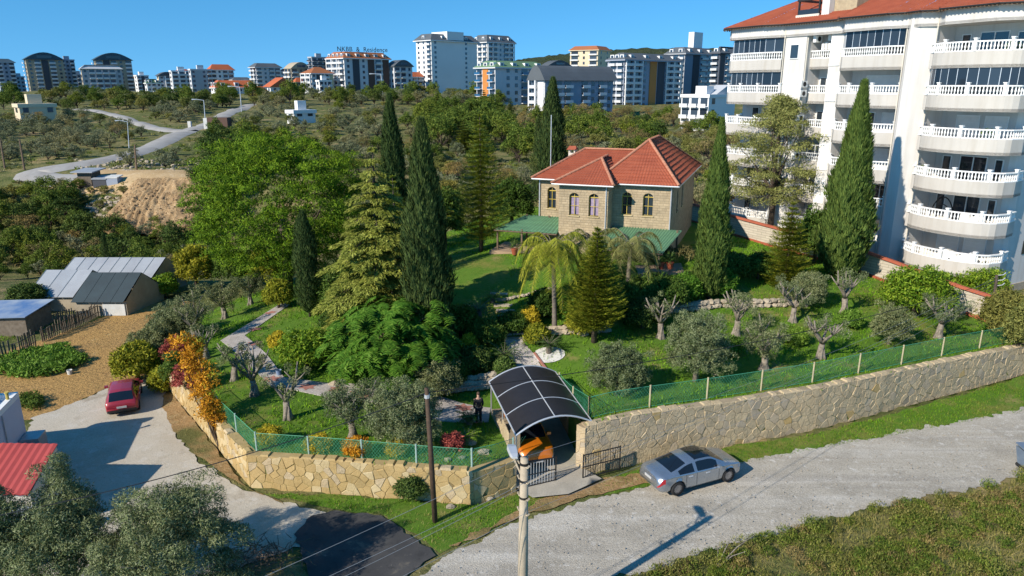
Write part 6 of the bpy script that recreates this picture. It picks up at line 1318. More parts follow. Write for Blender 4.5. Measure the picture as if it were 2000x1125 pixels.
under('undergrowth', 380, 1440, 300, 420, 700, 30, .28, ['lf_scrub', 'lf_olive_far', 'lf_brown'], (.35, .8))
# loose rocks on the mound and its bank
def rock_mesh(r, seed=0):
    rs = np.random.default_rng(seed); me = bpy.data.meshes.new('rock'); V = []; n = 7
    for k, (z, rr) in enumerate(((-.5, .6), (-.1, 1.0), (.35, .85), (.62, .4))): V += [(rr * (1 + .3 * rs.uniform(-1, 1)) * math.cos(2 * math.pi * (j + .3 * k) / n) * r, rr * (1 + .3 * rs.uniform(-1, 1)) * math.sin(2 * math.pi * (j + .3 * k) / n) * r, (z + .08 * rs.uniform(-1, 1)) * r) for j in range(n)]
    me.from_pydata(V, [], [(i * n + j, i * n + (j + 1) % n, (i + 1) * n + (j + 1) % n, (i + 1) * n + j) for i in range(3) for j in range(n)] + [tuple(range(n - 1, -1, -1)), tuple(range(3 * n, 4 * n))]); return me
ROCKS = [rock_mesh(1, i) for i in range(6)]
pm('rock_pale', (.48, .42, .33), (.36, .31, .24), 2, .9, bump=.6, bscale=8, rnd=.3, fine=.2)
pm('rock_tan', (.45, .31, .18), (.34, .22, .12), 2, .9, bump=.6, bscale=8, rnd=.35, fine=.2)
def rubble(name, pts, smin, smax, mat):
    mb = MB()
    for p in pts:
        me = random.choice(ROCKS); s = random.uniform(smin, smax); a = random.uniform(0, 6.28); m = Matrix.Translation(p) @ Matrix.Rotation(a, 4, 'Z') @ Matrix.Scale(s, 4); mb.add([m @ v.co for v in me.vertices], [tuple(q.vertices) for q in me.polygons])
    return tag(mb.build(name, mat, None), kind='stuff')
mp_ = [tuple(MOUND[random.randrange(4, 39), random.randrange(8, 82)]) for _ in range(330)]
rubble('mound_rubble', mp_, .06, .2, 'rock_tan')
rubble('bank_rubble', [tuple(gt(random.uniform(150, 420), random.uniform(312, 338))) for _ in range(160)] + [tuple(gt(random.uniform(170, 235), random.uniform(385, 425))) for _ in range(60)], .12, .5, 'rock_pale')
# ---------------------------------------------------------------- cars
def carpaint(name, col, rough=.28, metal=.0, coat=1.0):
    m, nt, bs = newmat(name); bs.inputs['Roughness'].default_value = rough; bs.inputs['Metallic'].default_value = metal; bs.inputs['Coat Weight'].default_value = coat; bs.inputs['Coat Roughness'].default_value = .08
    nt.links.new(_ramp(nt, _noise(nt, 2.5, 4), [(.3, col), (.75, tuple(c * .88 for c in col))]), bs.inputs['Base Color'])
carpaint('paint_silver', (.42, .46, .51), .26, .8); carpaint('paint_red', (.30, .02, .035), .4, .1, .6); carpaint('paint_orange', (.62, .17, .01), .3, .2)
glassmat('car_glass', (.008, .010, .014), .05); glassmat('tail_red', (.34, .008, .012), .4); glassmat('lamp_clear', (.45, .47, .5), .1); pm('rim', (.42, .42, .44), None, 3, .3, metal=.8); pm('plate_white', (.45, .45, .45), None, 3, .5)
def car(name, label, paint, S, loc, heading, z):
    """lofted body: S holds the side-view lines (rear -> front)"""
    root = thing(name, label, 'car'); ROOTLOC.pop(root.name, None); L = S['L']; X = np.unique(np.r_[np.linspace(-L / 2, L / 2, 60), S['cuts']]); f = lambda k, x: float(np.interp(x, [p[0] for p in S[k]], [p[1] for p in S[k]]))
    V = []; nr = 11; meta = []
    wx = S['wheels']; wr = S['wr']
    for x in X:
        zt_, zb, w, wf = f('top', x), f('belt', x), f('width', x), f('roofw', x); zb = min(zb, zt_ - .02); zs = f('sill', x); c = np.clip((zt_ - zb - .05) / .32, 0, 1); h = zt_ - zb
        arch = 0.
        for q in wx:
            d = abs(x - q)
            if d < wr + .07: arch = max(arch, wr + math.sqrt(max(0, (wr + .07) ** 2 - d * d)) - .0)
        hood = [(w * .975, zb + h * .15), (w * .90, zb + h * .6), (w * .78, zb + h * .86), (w * .42, zb + h * .97), (0, zt_)]; cab = [(w * .955, zb + .03), (wf + .05, zt_ - .11), (wf - .02, zt_ - .045), (wf * .86, zt_ - .022), (0, zt_)]
        ring = [(w * .90, zs), (w * .985, zs + .10), (w * 1.005, zs + (zb - zs) * .42), (w * 1.0, zs + (zb - zs) * .66), (w * .992, zb - .05), (w * .98, zb)] + [(a[0] * (1 - c) + b[0] * c, a[1] * (1 - c) + b[1] * c) for a, b in zip(hood, cab)]
        ring = [(y, max(zz, min(arch, zb - .1)) if k < 4 else zz) for k, (y, zz) in enumerate(ring)]
        V += [(x, -y, zz) for y, zz in ring]; meta.append((x, c, zt_))
    n = len(X); V += [(p[0], -p[1], p[2]) for p in V]; off = n * nr; G = {}
    def add(key, fc): G.setdefault(key, []).append(fc)
    for i in range(n - 1):
        xm = (X[i] + X[i + 1]) / 2
        for k in range(nr - 1):
            key = 'body'
            if k == 6:
                for j, (a, b) in enumerate(S['sidewin']):
                    if a < xm < b: key = 'side_window%d' % j
            if k >= 8 and S['rearwin'][0] < xm < S['rearwin'][1]: key = 'rear_window'
            if k >= 8 and S['wind'][0] < xm < S['wind'][1]: key = 'windshield'
            if k >= 8 and S.get('glassroof') and S['glassroof'][0] < xm < S['glassroof'][1]: key = 'roof_glass'
            if k in (3, 4) and xm < -L / 2 + .30: key = 'tail_light'
            if k in (3, 4) and xm > L / 2 - .38: key = 'headlight'
            if k == 0 : key = 'sill_trim'
            for sgn in (0, 1):
                b = sgn * off; q = (b + i * nr + k, b + (i + 1) * nr + k, b + (i + 1) * nr + k + 1, b + i * nr + k + 1); q = q if sgn == 0 else q[::-1]
                add(key + ('@%d' % sgn if key[:4] in ('side', 'tail', 'head') else ''), q)
    for i, rv in ((0, 1), (n - 1, 0)):                     # end caps
        for k in range(nr - 1):
            q = (i * nr + k, i * nr + k + 1, off + i * nr + k + 1, off + i * nr + k); key = 'body'
            if i == 0 and k in (3, 4): key = 'body'
            if i and k in (2, 3) and S.get('grille'): key = 'grille'
            if k in (0, 1) : key = 'sill_trim'
            add(key, q if rv else q[::-1])
    MT = dict(body=paint, rear_window='car_glass', windshield='car_glass', roof_glass='car_glass', tail_light='tail_red', headlight='lamp_clear', sill_trim=S.get('trim', paint), grille='plastic_dark')
    for key, F in G.items():
        nm = key.split('@')[0]; nm = 'side_window' if nm.startswith('side') else nm; idx = sorted({i for q in F for i in q}); mp = {a: b for b, a in enumerate(idx)}
        MB().add([V[i] for i in idx], [tuple(mp[i] for i in q) for q in F]).build(nm, MT.get(nm, 'car_glass'), root, False, True)
    for q in wx:
        MB().box((q, 0, wr + .12), (wr * 2.2, S['w'] * 1.72, wr * 1.5)).build('wheel_housing', 'rubber', root, False)
        for sy in (-1, 1):
            y = sy * (S['w'] - .11); o = MB(); prof = [(wr * .66, -.10), (wr * .94, -.11), (wr, -.05), (wr, .05), (wr * .94, .11), (wr * .66, .10)]; k = 28
            Vt = [(q + r * math.cos(2 * math.pi * j / k), y + t, wr + r * math.sin(2 * math.pi * j / k)) for r, t in prof for j in range(k)]; o.add(Vt, [(i * k + j, i * k + (j + 1) % k, (i + 1) * k + (j + 1) % k, (i + 1) * k + j) for i in range(5) for j in range(k)]); wh = o.build('wheel', 'rubber', root, False, True)
            rm = MB(); yo = y + sy * .075; ns = S.get('spokes', 10)
            for j in range(ns):
                a = 2 * math.pi * j / ns; ca, sa = math.cos(a), math.sin(a); P0 = Vector((q, yo, wr)); d = Vector((ca, 0, sa)); e = Vector((-sa, 0, ca)); b0 = .035; rm.add([P0 + d * .04 - e * b0, P0 + d * wr * .67 - e * b0 * .7, P0 + d * wr * .67 + e * b0 * .7, P0 + d * .04 + e * b0], [(0, 1, 2, 3)])
            rim = [(q + r * math.cos(2 * math.pi * j / 24), yo + (.0 if r > .3 * wr else .0), wr + r * math.sin(2 * math.pi * j / 24)) for r in (wr * .64, wr * .70) for j in range(24)]; rm.add(rim, [(j, (j + 1) % 24, 24 + (j + 1) % 24, 24 + j) for j in range(24)]); rm.add([(q + .07 * math.cos(2 * math.pi * j / 12), yo + sy * .01, wr + .07 * math.sin(2 * math.pi * j / 12)) for j in range(12)], [tuple(range(12))])
            rm.build('rim', 'rim', wh, False); MB().add([(q + wr * .66 * math.cos(2 * math.pi * j / 20), y + sy * .03, wr + wr * .66 * math.sin(2 * math.pi * j / 20)) for j in range(20)], [tuple(range(20))]).build('brake_disc', 'plastic_dark', wh, False)
    for sy in (-1, 1):
        MB().box((S['mirror'], sy * (S['w'] + .08), f('belt', S['mirror']) + .09), (.14, .2, .13)).build('mirror', paint, root, False)
        for hx in S['handles']: MB().box((hx, sy * (f('width', hx) * 1.0 + .012), f('belt', hx) - .13), (.2, .03, .035)).build('door_handle', 'metal_light', root, False)
    MB().box((-L / 2 - .015, 0, S['plate']), (.03, .5, .11)).build('number_plate', 'plate_white', root, False)
    MB().box((L / 2 + .015, 0, .42), (.03, .5, .11)).build('number_plate', 'plate_white', root, False)
    for xx in S['seams']:
        for sy in (-1, 1):
            MB().tube([(xx, sy * (f('width', xx) * 1.006), .3), (xx, sy * (f('width', xx) * 1.012), .62), (xx, sy * (f('width', xx) * .999), f('belt', xx) - .03)], .006, 4).build('door_seam', 'plastic_dark', root, False)
    root.location = (loc[0], loc[1], z); root.rotation_euler = (0, 0, heading); return root
SED = dict(L=4.86, w=.93, wr=.345, wheels=(-1.42, 1.46), cuts=[-2.42, -2.38, 2.4, 2.36], top=[(-2.43, .62), (-2.40, .88), (-2.30, 1.02), (-1.95, 1.10), (-1.75, 1.13), (-.75, 1.42), (-.2, 1.48), (.35, 1.46), (.55, 1.43), (1.32, 1.05), (1.8, .97), (2.15, .86), (2.34, .72), (2.43, .52)], belt=[(-2.43, .6), (-2.2, .95), (-1.5, 1.00), (.9, .94), (1.6, .90), (2.2, .78), (2.43, .5)],
    width=[(-2.43, .70), (-2.36, .80), (-2.1, .88), (-1.4, .93), (0, .93), (1.4, .92), (1.9, .88), (2.2, .78), (2.36, .64), (2.43, .52)], roofw=[(-2.43, .6), (-1.7, .60), (-.5, .60), (.4, .60), (1.3, .72), (2.43, .5)], sill=[(-2.43, .45), (-2.2, .28), (-1, .22), (1, .22), (2.2, .24), (2.43, .4)], sidewin=[(-1.45, -.55), (-.5, -.45), (-.40, .75)], rearwin=(-1.72, -.85), wind=(.55, 1.25), glassroof=(-.35, .5), mirror=.78, handles=(-.75, .2), plate=.78, seams=(-1.0, -.42, .85), spokes=14)
SED['sidewin'] = [(-1.40, -.50), (-.40, .80)]
car('silver_sedan', 'silver liftback sedan parked on the gravel road by the wall', 'paint_silver', SED, (8.45, 30.15), R(24.0), .06)
HAT = dict(L=4.05, w=.83, wr=.29, wheels=(-1.2, 1.28), cuts=[-2.0, -1.97, 2.0], top=[(-2.02, .70), (-2.0, .86), (-1.93, .92), (-1.55, 1.34), (-1.2, 1.40), (-.4, 1.42), (.25, 1.38), (.95, .98), (1.4, .92), (1.85, .80), (2.0, .62), (2.02, .5)], belt=[(-2.02, .68), (-1.9, .88), (-1.2, .90), (.8, .88), (1.6, .84), (2.02, .48)], width=[(-2.02, .74), (-1.9, .80), (-1.2, .83), (1.2, .83), (1.8, .77), (2.02, .6)], roofw=[(-2.02, .62), (-1.2, .58), (.3, .57), (1, .66), (2.02, .5)], sill=[(-2.02, .35), (-1.8, .24), (1.8, .24), (2.02, .35)], sidewin=[(-1.45, -.45), (-.35, .62)], rearwin=(-1.92, -1.5), wind=(.27, .92), mirror=.55, handles=(-.6, .15), plate=.62, seams=(-.4, .68), trim='plastic_dark', spokes=8)
car('red_hatchback', 'old dark red hatchback parked at the edge of the field', 'paint_red', HAT, (-22.65, 38.6), R(114), .06)
SUV = dict(L=4.2, w=.88, wr=.34, wheels=(-1.25, 1.32), cuts=[-2.08, 2.06], top=[(-2.1, .8), (-2.02, 1.1), (-1.75, 1.45), (-1.2, 1.56), (.1, 1.58), (.35, 1.52), (1.05, 1.10), (1.5, 1.04), (1.9, .95), (2.05, .8), (2.1, .6)], belt=[(-2.1, .78), (-1.5, 1.02), (1, 1.0), (1.7, .93), (2.1, .58)], width=[(-2.1, .78), (-1.2, .88), (1.2, .88), (1.85, .84), (2.05, .76), (2.1, .7)], roofw=[(-2.1, .66), (0, .64), (1.1, .74), (2.1, .5)], sill=[(-2.1, .4), (-1.8, .26), (1.8, .28), (2.1, .34)], sidewin=[(-1.4, -.45), (-.35, .72)], rearwin=(-1.98, -1.6), wind=(.38, 1.02), mirror=.68, handles=(-.6, .2), plate=.8, seams=(-.4, .75), trim='plastic_dark', grille=True, spokes=8)
car('orange_car', 'orange compact car parked nose out under the carport', 'paint_orange', SUV, (.72, 32.75), R(-75), .28)
# ---------------------------------------------------------------- poles and wires
def pole_concrete():
    b = Vector((.36, 20.2, 0)); root = thing('street_pole', 'concrete utility pole with a street lamp in the foreground', 'pole', tuple(b)); zt_ = 6.75
    MB().tube([b + Vector((0, 0, -.3)), b + Vector((0, 0, 3)), b + Vector((.03, 0, zt_))], [.19, .165, .125], 14).build('shaft', 'concrete_pole', root, smooth=True)
    for zz in (6.55, 5.95, 5.35): MB().tube([b + Vector((.02, 0, zz - .04)), b + Vector((.02, 0, zz + .04))], .145, 12).build('band', 'metal_black', root)
    arm = MB().tube([b + Vector((0, 0, 6.0)), b + Vector((-.18, .12, 6.35)), b + Vector((-.3, .25, 6.6))], .035, 6).build('lamp_arm', 'concrete_pole', root)
    h = b + Vector((-.33, .42, 6.72)); V = []
    for t, w, hh in ((-.42, .09, .05), (-.25, .14, .09), (.2, .17, .10), (.42, .13, .05)): V += [h + Vector((-w - t * .15, t, -hh * .2)), h + Vector((w - t * .15, t, -hh * .2)), h + Vector((w * .8 - t * .15, t, hh)), h + Vector((-w * .8 - t * .15, t, hh))]
    MB().add(V, [(4 * i + j, 4 * i + (j + 1) % 4, 4 * i + 4 + (j + 1) % 4, 4 * i + 4 + j) for i in range(3) for j in range(4)] + [(3, 2, 1, 0), (12, 13, 14, 15)]).build('lamp_head', 'metal_light', root)
    d = Vector((.63, -.77, 0))
    for zz in (6.45, 5.9, 5.3, 4.75):
        for sg in (-1, 1):
            MB().tube([b + Vector((0, 0, zz)), b + d * .22 * sg + Vector((0, 0, zz + .02)), b + d * .28 * sg + Vector((0, 0, zz + .12))], [.03, .025, .04], 6).build('insulator', 'concrete_pole', root)
    return b
PC = pole_concrete()
bw = onz(850, 1015, .05); zt_w = at(833, 757, bw.y).z; wp = thing('wooden_pole', 'dark wooden telephone pole standing on the grass verge', 'pole', tuple(bw)); tw = at(833, 758, bw.y)
MB().tube([bw - Vector((0, 0, .3)), bw.lerp(tw, .5), tw], [.12, .11, .09], 10).build('shaft', 'wood_dark', wp, smooth=True); MB().tube([bw.lerp(tw, .93), bw.lerp(tw, .955)], .12, 8).build('band', 'metal_light', wp)
br = g(1934, 648); tr_ = at(1947, 537, br.y + .4); rp = thing('wooden_pole', 'leaning brown wooden pole at the end of the boundary wall', 'pole', tuple(br)); MB().tube([br - Vector((0, 0, .3)), br.lerp(tr_, .5), tr_], [.12, .11, .09], 10).build('shaft', 'bark', rp, smooth=True)
for k in range(3): q = br.lerp(tr_, .99 - .09 * k); MB().tube([q, q + Vector((.35, -.1, .08)), q + Vector((.5, -.1, .22))], .03, 5).build('bracket', 'metal_light', rp)
def wire(name, label, a, b, sag, r, mat, cat='cable'):
    a, b = Vector(a), Vector(b); n = 28; mb = MB().tube([a.lerp(b, t) - Vector((0, 0, sag * 4 * t * (1 - t))) for t in np.linspace(0, 1, n)], r, 4); single(name, mb, mat, label, cat)
dl = Vector((-.80, -.60, 0)); dr_ = (Vector(tr_) - PC); dr_.z = 0
for i, zz in enumerate((6.5, 5.95, 5.4, 4.85)):
    nm = ('top', 'second', 'third', 'lowest')[i]; s_ = (Vector((.63, -.77, 0)) * .26)
    wire('power_line', '%s power line from the concrete pole down to the bottom left' % nm, PC + Vector((0, 0, zz + .1)) + s_ * (1 if i % 2 else -1), PC + dl * 26 + Vector((0, 0, zz - .3)), .5, .008, 'cable_light')
    wire('power_line', '%s power line from the concrete pole towards the leaning pole' % nm, PC + Vector((0, 0, zz + .1)) + s_ * (1 if i % 2 else -1), Vector(tr_) - Vector((0, 0, .12 + .25 * i)), .7, .006, 'cable_light')
wire('telephone_cable', 'black cable from the wooden pole down across the yard', tw - Vector((0, 0, .2)), onz(-60, 1018, 4.4), .45, .022, 'cable')
wire('telephone_cable', 'black cable from the wooden pole across the garden to the right', tw - Vector((0, 0, .2)), Vector(tr_) - Vector((0, 0, .4)), .8, .018, 'cable')
for px, pb, pt, lab in ((402, 250, 196, 'pale lamp post at the bend of the hill road'), (253, 304, 238, 'tall lamp post beside the hill road'), (472, 218, 170, 'thin lamp post at the top of the hill road'), (748, 186, 145, 'lamp post in front of the lettered building')):
    p = gt(px, pb); t = at(px - 4, pt, p.y); o = thing('lamp_post', lab, 'lamp post', tuple(p)); k = p.y / 130; MB().tube([p, t], [.1 * k, .06 * k], 6).build('shaft', 'metal_light', o); MB().tube([t, t + Vector((-1.2 * k, -.2, .25)), t + Vector((-2.0 * k, -.3, .2))], [.05 * k, .05 * k, .12 * k], 5).build('lamp_arm', 'metal_light', o)
for px, pb, pt, dx, lab in ((48, 332, 272, -10, 'leaning pale utility pole at the left edge'), (10, 330, 270, -10, 'utility pole at the very left edge by the hill road'), (267, 333, 282, -4, 'dark short utility pole near the dirt platform')):
    p = gt(px, pb); single('utility_pole', MB().tube([p, at(px + dx, pt, p.y)], [.16, .11], 7), 'wood_old', lab, 'pole')
# ---------------------------------------------------------------- yard buildings at the left
pm('shade_tinted_render', (.62, .60, .66), (.55, .53, .60), .8, .85); pm('sheet_red', (.42, .07, .06), (.36, .055, .05), .8, .6); pm('sheet_grey', (.36, .39, .43), (.29, .31, .35), .6, .5, rnd=.15, fine=.1); pm('net_dark', (.035, .055, .065), (.028, .042, .05), .8, .7, bump=.3, bscale=4); pm('sheet_tan', (.42, .36, .27), (.32, .27, .20), 1.2, .9, fine=.2); pm('sheet_white', (.62, .62, .60), (.5, .5, .48), 1.5, .7)
pm('tarp_blue', (.05, .14, .34), (.35, .4, .46), .5, .5); pm('plank_grey', (.24, .20, .16), (.15, .12, .09), 4, .9, rnd=.35)
c0 = onz(36, 768, 3.3); c0.z = 0; e1 = Vector((.25, -.97, 0)); e2 = Vector((-.97, -.25, 0)); zw = 3.1
root = thing('white_hut', 'lavender white flat roofed hut at the left edge', 'hut', tuple(c0)); MB().frame_box(c0, e1 * 4.2, e2 * 5.5, Vector((0, 0, zw))).build('wall', 'shade_tinted_render', root)  # white wall whose lavender shade is put into the render colour
par = MB()
for o_, v1, v2 in ((c0, e1 * 4.2, e2 * .25), (c0 + e1 * 3.95 + e2 * .26, e1 * .25, e2 * 5.2), (c0 + e2 * .26, e1 * .25, e2 * 5.2)): par.frame_box(o_ + Vector((0, 0, zw + .003)), v1, v2, Vector((0, 0, .28)))
par.build('parapet', 'paint_white', root); MB().lathe([(.07, 0), (.07, .3), (.1, .32), (.1, .38)], c0 + e1 * .9 + e2 * .13 + Vector((0, 0, zw + .28)), 8).build('roof_vent', 'paint_yellow', root); MB().tube([c0 + e1 * 2.2 - e2 * .05 + Vector((0, 0, zw)), c0 + e1 * 2.2 - e2 * .05], .03, 6).build('downpipe', 'metal_grey', root)
ext = MB(); ext.frame_box(c0 - e2 * .9 + e1 * .1, e1 * 1.0, e2 * .85, Vector((0, 0, 1.25))); single('storage_box', ext, 'metal_grey', 'grey storage box against the lavender hut', 'box')
sw = thing('added_solar_heater', 'solar water heater panels on the roof of the lavender hut', 'solar heater', tuple(c0 + e2 * 3 + e1 * 1.6 + Vector((0, 0, zw))))  # out of view, added so its bars cast shadows on the yard
for k in range(2): MB().box(c0 + e2 * (2.4 + 1.4 * k) + e1 * 1.6 + Vector((0, 0, zw + .75)), (1.15, 1.9, .08), 0, R(40)).build('added_solar_panel', 'carport_panel', sw)
MB().tube([c0 + e2 * 1.8 + e1 * .8 + Vector((0, 0, zw + 1.6)), c0 + e2 * 4.4 + e1 * .8 + Vector((0, 0, zw + 1.6))], .28, 10).build('tank', 'metal_light', sw)
def leanto(label, A, B, depth, z0, z1, roofm, wallm, name='shed'):
    """shed with a single corrugated slope: A-B ridge side, depth vector to the eave"""
    A, B, dv = Vector(A), Vector(B), Vector(depth); rt = thing(name, label, 'shed', (A.x, A.y, 0)); up = Vector((0, 0, 1)); n = int((B - A).length / .16); V = []
    for i in range(n + 1):
        p = A.lerp(B, i / n); hh = .03 * (i % 2); V += [p + up * (z1 + hh) - dv * .05, p + dv * 1.06 + up * (z0 + hh)]
    MB().add(V + [v - up * .04 for v in V], [(2 * i, 2 * i + 1, 2 * i + 3, 2 * i + 2) for i in range(n)] + [tuple(x + len(V) for x in (2 * i + 2, 2 * i + 3, 2 * i + 1, 2 * i)) for i in range(n)]).build('roof', roofm, rt)
    w = MB(); P = [A, B, B + dv, A + dv]; w.add([tuple(p.xy) + (-.1,) for p in P] + [tuple(A.xy) + (z1 - .05,), tuple(B.xy) + (z1 - .05,), tuple((B + dv).xy) + (z0 - .05,), tuple((A + dv).xy) + (z0 - .05,)], [(0, 1, 5, 4), (1, 2, 6, 5), (2, 3, 7, 6), (3, 0, 4, 7)]); w.build('wall', wallm, rt); return rt
q1 = onz(110, 870, 2.6); q2 = onz(58, 962, 2.0); dv = Vector((q2.x - q1.x, q2.y - q1.y, 0)); A_ = Vector((q1.x, q1.y, 0)); leanto('red corrugated roof shed at the left edge', A_, A_ + Vector((-6, .15, 0)), dv, 2.0, 2.6, 'sheet_red', 'render_cream')
q3 = onz(72, 1000, 1.4); leanto('small grey sheet roofed lean to behind the thin olive', (q3.x, q3.y, 0), (q3.x - 4, q3.y - .2, 0), (.1, -2.2, 0), 1.3, 1.6, 'sheet_grey', 'sheet_tan')
# greenhouse group
def gable(label, px0, px1, pyb, wz, rz, dp, roofm, wallm, Y, skew=.0, name='greenhouse'):
    a = at(px0, pyb, Y); b = at(px1, pyb, Y); zb = float(Ht(a.x, a.y)); a.z = b.z = zb; d = (b - a); n_ = Vector((.18, 1, 0)).normalized() * dp; up = Vector((0, 0, 1)); rt = thing(name, label, 'greenhouse', tuple(a))
    P = [a, b, b + n_, a + n_]; m0, m1 = a + n_ * .5 + up * rz, b + n_ * .5 + up * rz
    MB().add([p - up * .3 for p in P] + [p + up * wz for p in P] + [m0, m1], [(0, 1, 5, 4), (1, 2, 6, 9, 5), (2, 3, 7, 6), (3, 0, 4, 8, 7)]).build('wall', wallm, rt)
    k = max(2, int(d.length / 1.0)); e = n_ * .06
    for sgn, (lo0, lo1) in ((0, (a, b)), (1, (a + n_, b + n_))):
        for i in range(k):
            s0, s1 = i / k, (i + .97) / k; q = [lo0.lerp(lo1, s0) + up * (wz - .06) - e * (1 if sgn == 0 else -1), lo0.lerp(lo1, s1) + up * (wz - .06) - e * (1 if sgn == 0 else -1), m0.lerp(m1, s1), m0.lerp(m1, s0)]; q = [v + up * .05 for v in q]; MB().add(q + [v - up * .03 for v in q], [(0, 1, 2, 3), (7, 6, 5, 4), (0, 4, 5, 1), (1, 5, 6, 2), (3, 2, 6, 7), (0, 3, 7, 4)]).build('roof_sheet', roofm, rt)
            if sgn == 0 and roofm == 'sheet_grey': MB().tube([q[0] + up * .02, q[3] + up * .02], .03, 4).build('batten', 'sheet_white', rt)
    return rt, a, b, n_, wz
gable('long grey sheet roofed greenhouse at the back of the field', 118, 300, 598, 1.5, 3.1, 5.0, 'sheet_grey', 'sheet_tan', 60.5)
gable('grey sheet roofed greenhouse at the front left', 62, 155, 618, 1.3, 2.9, 4.6, 'sheet_grey', 'sheet_tan', 56.5)
gr = gable('greenhouse covered with dark shade netting', 148, 250, 616, 1.25, 3.0, 4.6, 'net_dark', 'sheet_tan', 55.2)
dp_ = gr[1].lerp(gr[2], .55) + Vector((0, -.08, .05)); single('door_panel', MB().frame_box(dp_, (gr[2] - gr[1]) * .42, Vector((0, .05, 0)), Vector((0, 0, .95))), 'sheet_white', 'white panel leaning against the netted greenhouse', 'panel')
sb = at(52, 640, 50.5); sb.z = 0; root = thing('tarp_shed', 'low plank shed with a blue and white tarp roof at the left edge', 'shed', tuple(sb)); MB().frame_box(sb, Vector((-6, -.6, 0)), Vector((0, 3, 0)), Vector((0, 0, 1.5))).build('wall', 'plank_grey', root); MB().frame_box(sb + Vector((.2, -.25, 1.5)), Vector((-6.4, -.6, .0)), Vector((.1, 3.5, .35)), Vector((0, 0, .06))).build('roof', 'tarp_blue', root)
# slatted fences of the yard, each slat its own part
SLAT = MB().box((0, 0, .5), (1, 1, 1)).mesh('slat'); SLAT.materials.append(M('plank_grey'))
def slat_fence(label, pts, h, gap):
    P = [onz(x, y, .03) for x, y in pts]; root = thing('wooden_fence', label, 'fence', tuple(P[0]))
    for i in range(len(P) - 1):
        a, b = P[i], P[i + 1]; L = (b - a).length; yw = math.atan2(b.y - a.y, b.x - a.x)
        for k in range(int(L / gap)):
            p = a.lerp(b, (k + .5) * gap / L); o = bpy.data.objects.new('slat', SLAT); COL.objects.link(o); o.parent = root; o.matrix_parent_inverse = Matrix.Translation(-ROOTLOC[root.name]); o.location = p; o.scale = (gap * random.uniform(.45, .75), .03, h * random.uniform(.75, 1.1)); o.rotation_euler = (random.uniform(-.06, .06), random.uniform(-.05, .05), yw)
        for zz in (.3, .75): MB().tube([a + Vector((0, .05, zz * h)), b + Vector((0, .05, zz * h))], .03, 4).build('rail', 'plank_grey', root)
slat_fence('grey picket fence running along the left edge of the field', [(-20, 712), (40, 694), (72, 676)], 1.25, .2)
slat_fence('pallet fence in front of the vegetable garden', [(82, 668), (120, 652), (165, 632), (196, 616)], 1.15, .17)
slat_fence('white slatted fence at the foot of the greenhouses', [(75, 640), (110, 628), (150, 620)], .8, .15)
# hut, tank and container by the hill road
def box_thing(name, label, cat, px0, px1, pb, Y, dp, h, mat, roofm=None, over=.4, rh=.15, yaw=0):
    a = at(px0, pb, Y); b = at(px1, pb, Y); zb = float(Ht((a.x + b.x) / 2, Y)); rt = thing(name, label, cat, (a.x, a.y, zb)); d = Vector((b.x - a.x, (b.x - a.x) * math.tan(R(yaw)), 0)); nn = Vector((-math.tan(R(yaw)), 1, 0)) * dp; o = Vector((a.x, a.y, zb)); MB().frame_box(o - Vector((0, 0, .3)), d, nn, Vector((0, 0, h + .3))).build('wall', mat, rt)
    if roofm: du = d.normalized() * over; MB().frame_box(o + Vector((0, -over, h)) - du, d + 2 * du, nn + Vector((0, 2 * over, .2)), Vector((0, 0, rh))).build('roof', roofm, rt)
    return rt, o, d
r_ = box_thing('plank_hut', 'rough plank hut with a flat roof on the dirt platform', 'hut', 152, 178, 350, 104, 2.6, 2.3, 'plank_grey', 'sheet_grey', .6)
box_thing('metal_store', 'row of dark metal store boxes beside the plank hut', 'store', 180, 206, 351, 103.5, 2.0, 1.3, 't_dark', 'sheet_grey', .1)
box_thing('water_tank', 'white topped water tank at the end of the dark store boxes', 'tank', 207, 229, 352, 103.5, 1.6, 1.2, 't_blue', 'sheet_white', .05)
cn = box_thing('container', 'brown cargo container with a white end by the hill road', 'container', 408, 447, 268, 172, 2.6, 2.6, 't_brown', None); MB().frame_box(cn[1] + Vector((-.9, -.05, 0)), Vector((.88, 0, 0)), Vector((0, 2.6, 0)), Vector((0, 0, 2.5))).build('white_end', 'sheet_white', cn[0])
box_thing('utility_box', 'small white utility box at the road junction', 'utility box', 368, 374, 257, 181, .8, 1.6, 'sheet_white')
# ---------------------------------------------------------------- paths in the garden
def paver():
    m, nt, bs = newmat('pavers'); bs.inputs['Roughness'].default_value = .9; gm = _n(nt, 'ShaderNodeNewGeometry'); b = _n(nt, 'ShaderNodeTexBrick'); mpn = _n(nt, 'ShaderNodeMapping'); mpn.inputs['Rotation'].default_value = (0, 0, .6); nt.links.new(gm.outputs['Position'], mpn.inputs[0]); nt.links.new(mpn.outputs[0], b.inputs[0])
    b.inputs['Color1'].default_value = (.46, .42, .39, 1); b.inputs['Color2'].default_value = (.36, .33, .31, 1); b.inputs['Mortar'].default_value = (.24, .21, .19, 1); b.inputs['Scale'].default_value = 1; b.inputs['Brick Width'].default_value = .26; b.inputs['Row Height'].default_value = .13; b.inputs['Mortar Size'].default_value = .008
    nt.links.new(_mix(nt, .4, b.outputs[0], _ramp(nt, _noise(nt, 1.5, 4), [(.3, (.6, .58, .55)), (.7, (1.1, 1.1, 1.1))]), 'MULTIPLY'), bs.inputs['Base Color']); _bump(nt, bs, b.outputs['Fac'], -.4, .01)
paver(); pm('paver_red', (.42, .19, .15), (.33, .14, .11), 3, .9, fine=.3); pm('edging', (.48, .44, .38), None, 2, .9, fine=.2); pm('gravel_white', (.72, .71, .68), (.6, .59, .56), 6, .9, bump=.6, bscale=20, fine=.3)
def gxy(*a): return [tuple(g(x, y).xy) for x, y in a]
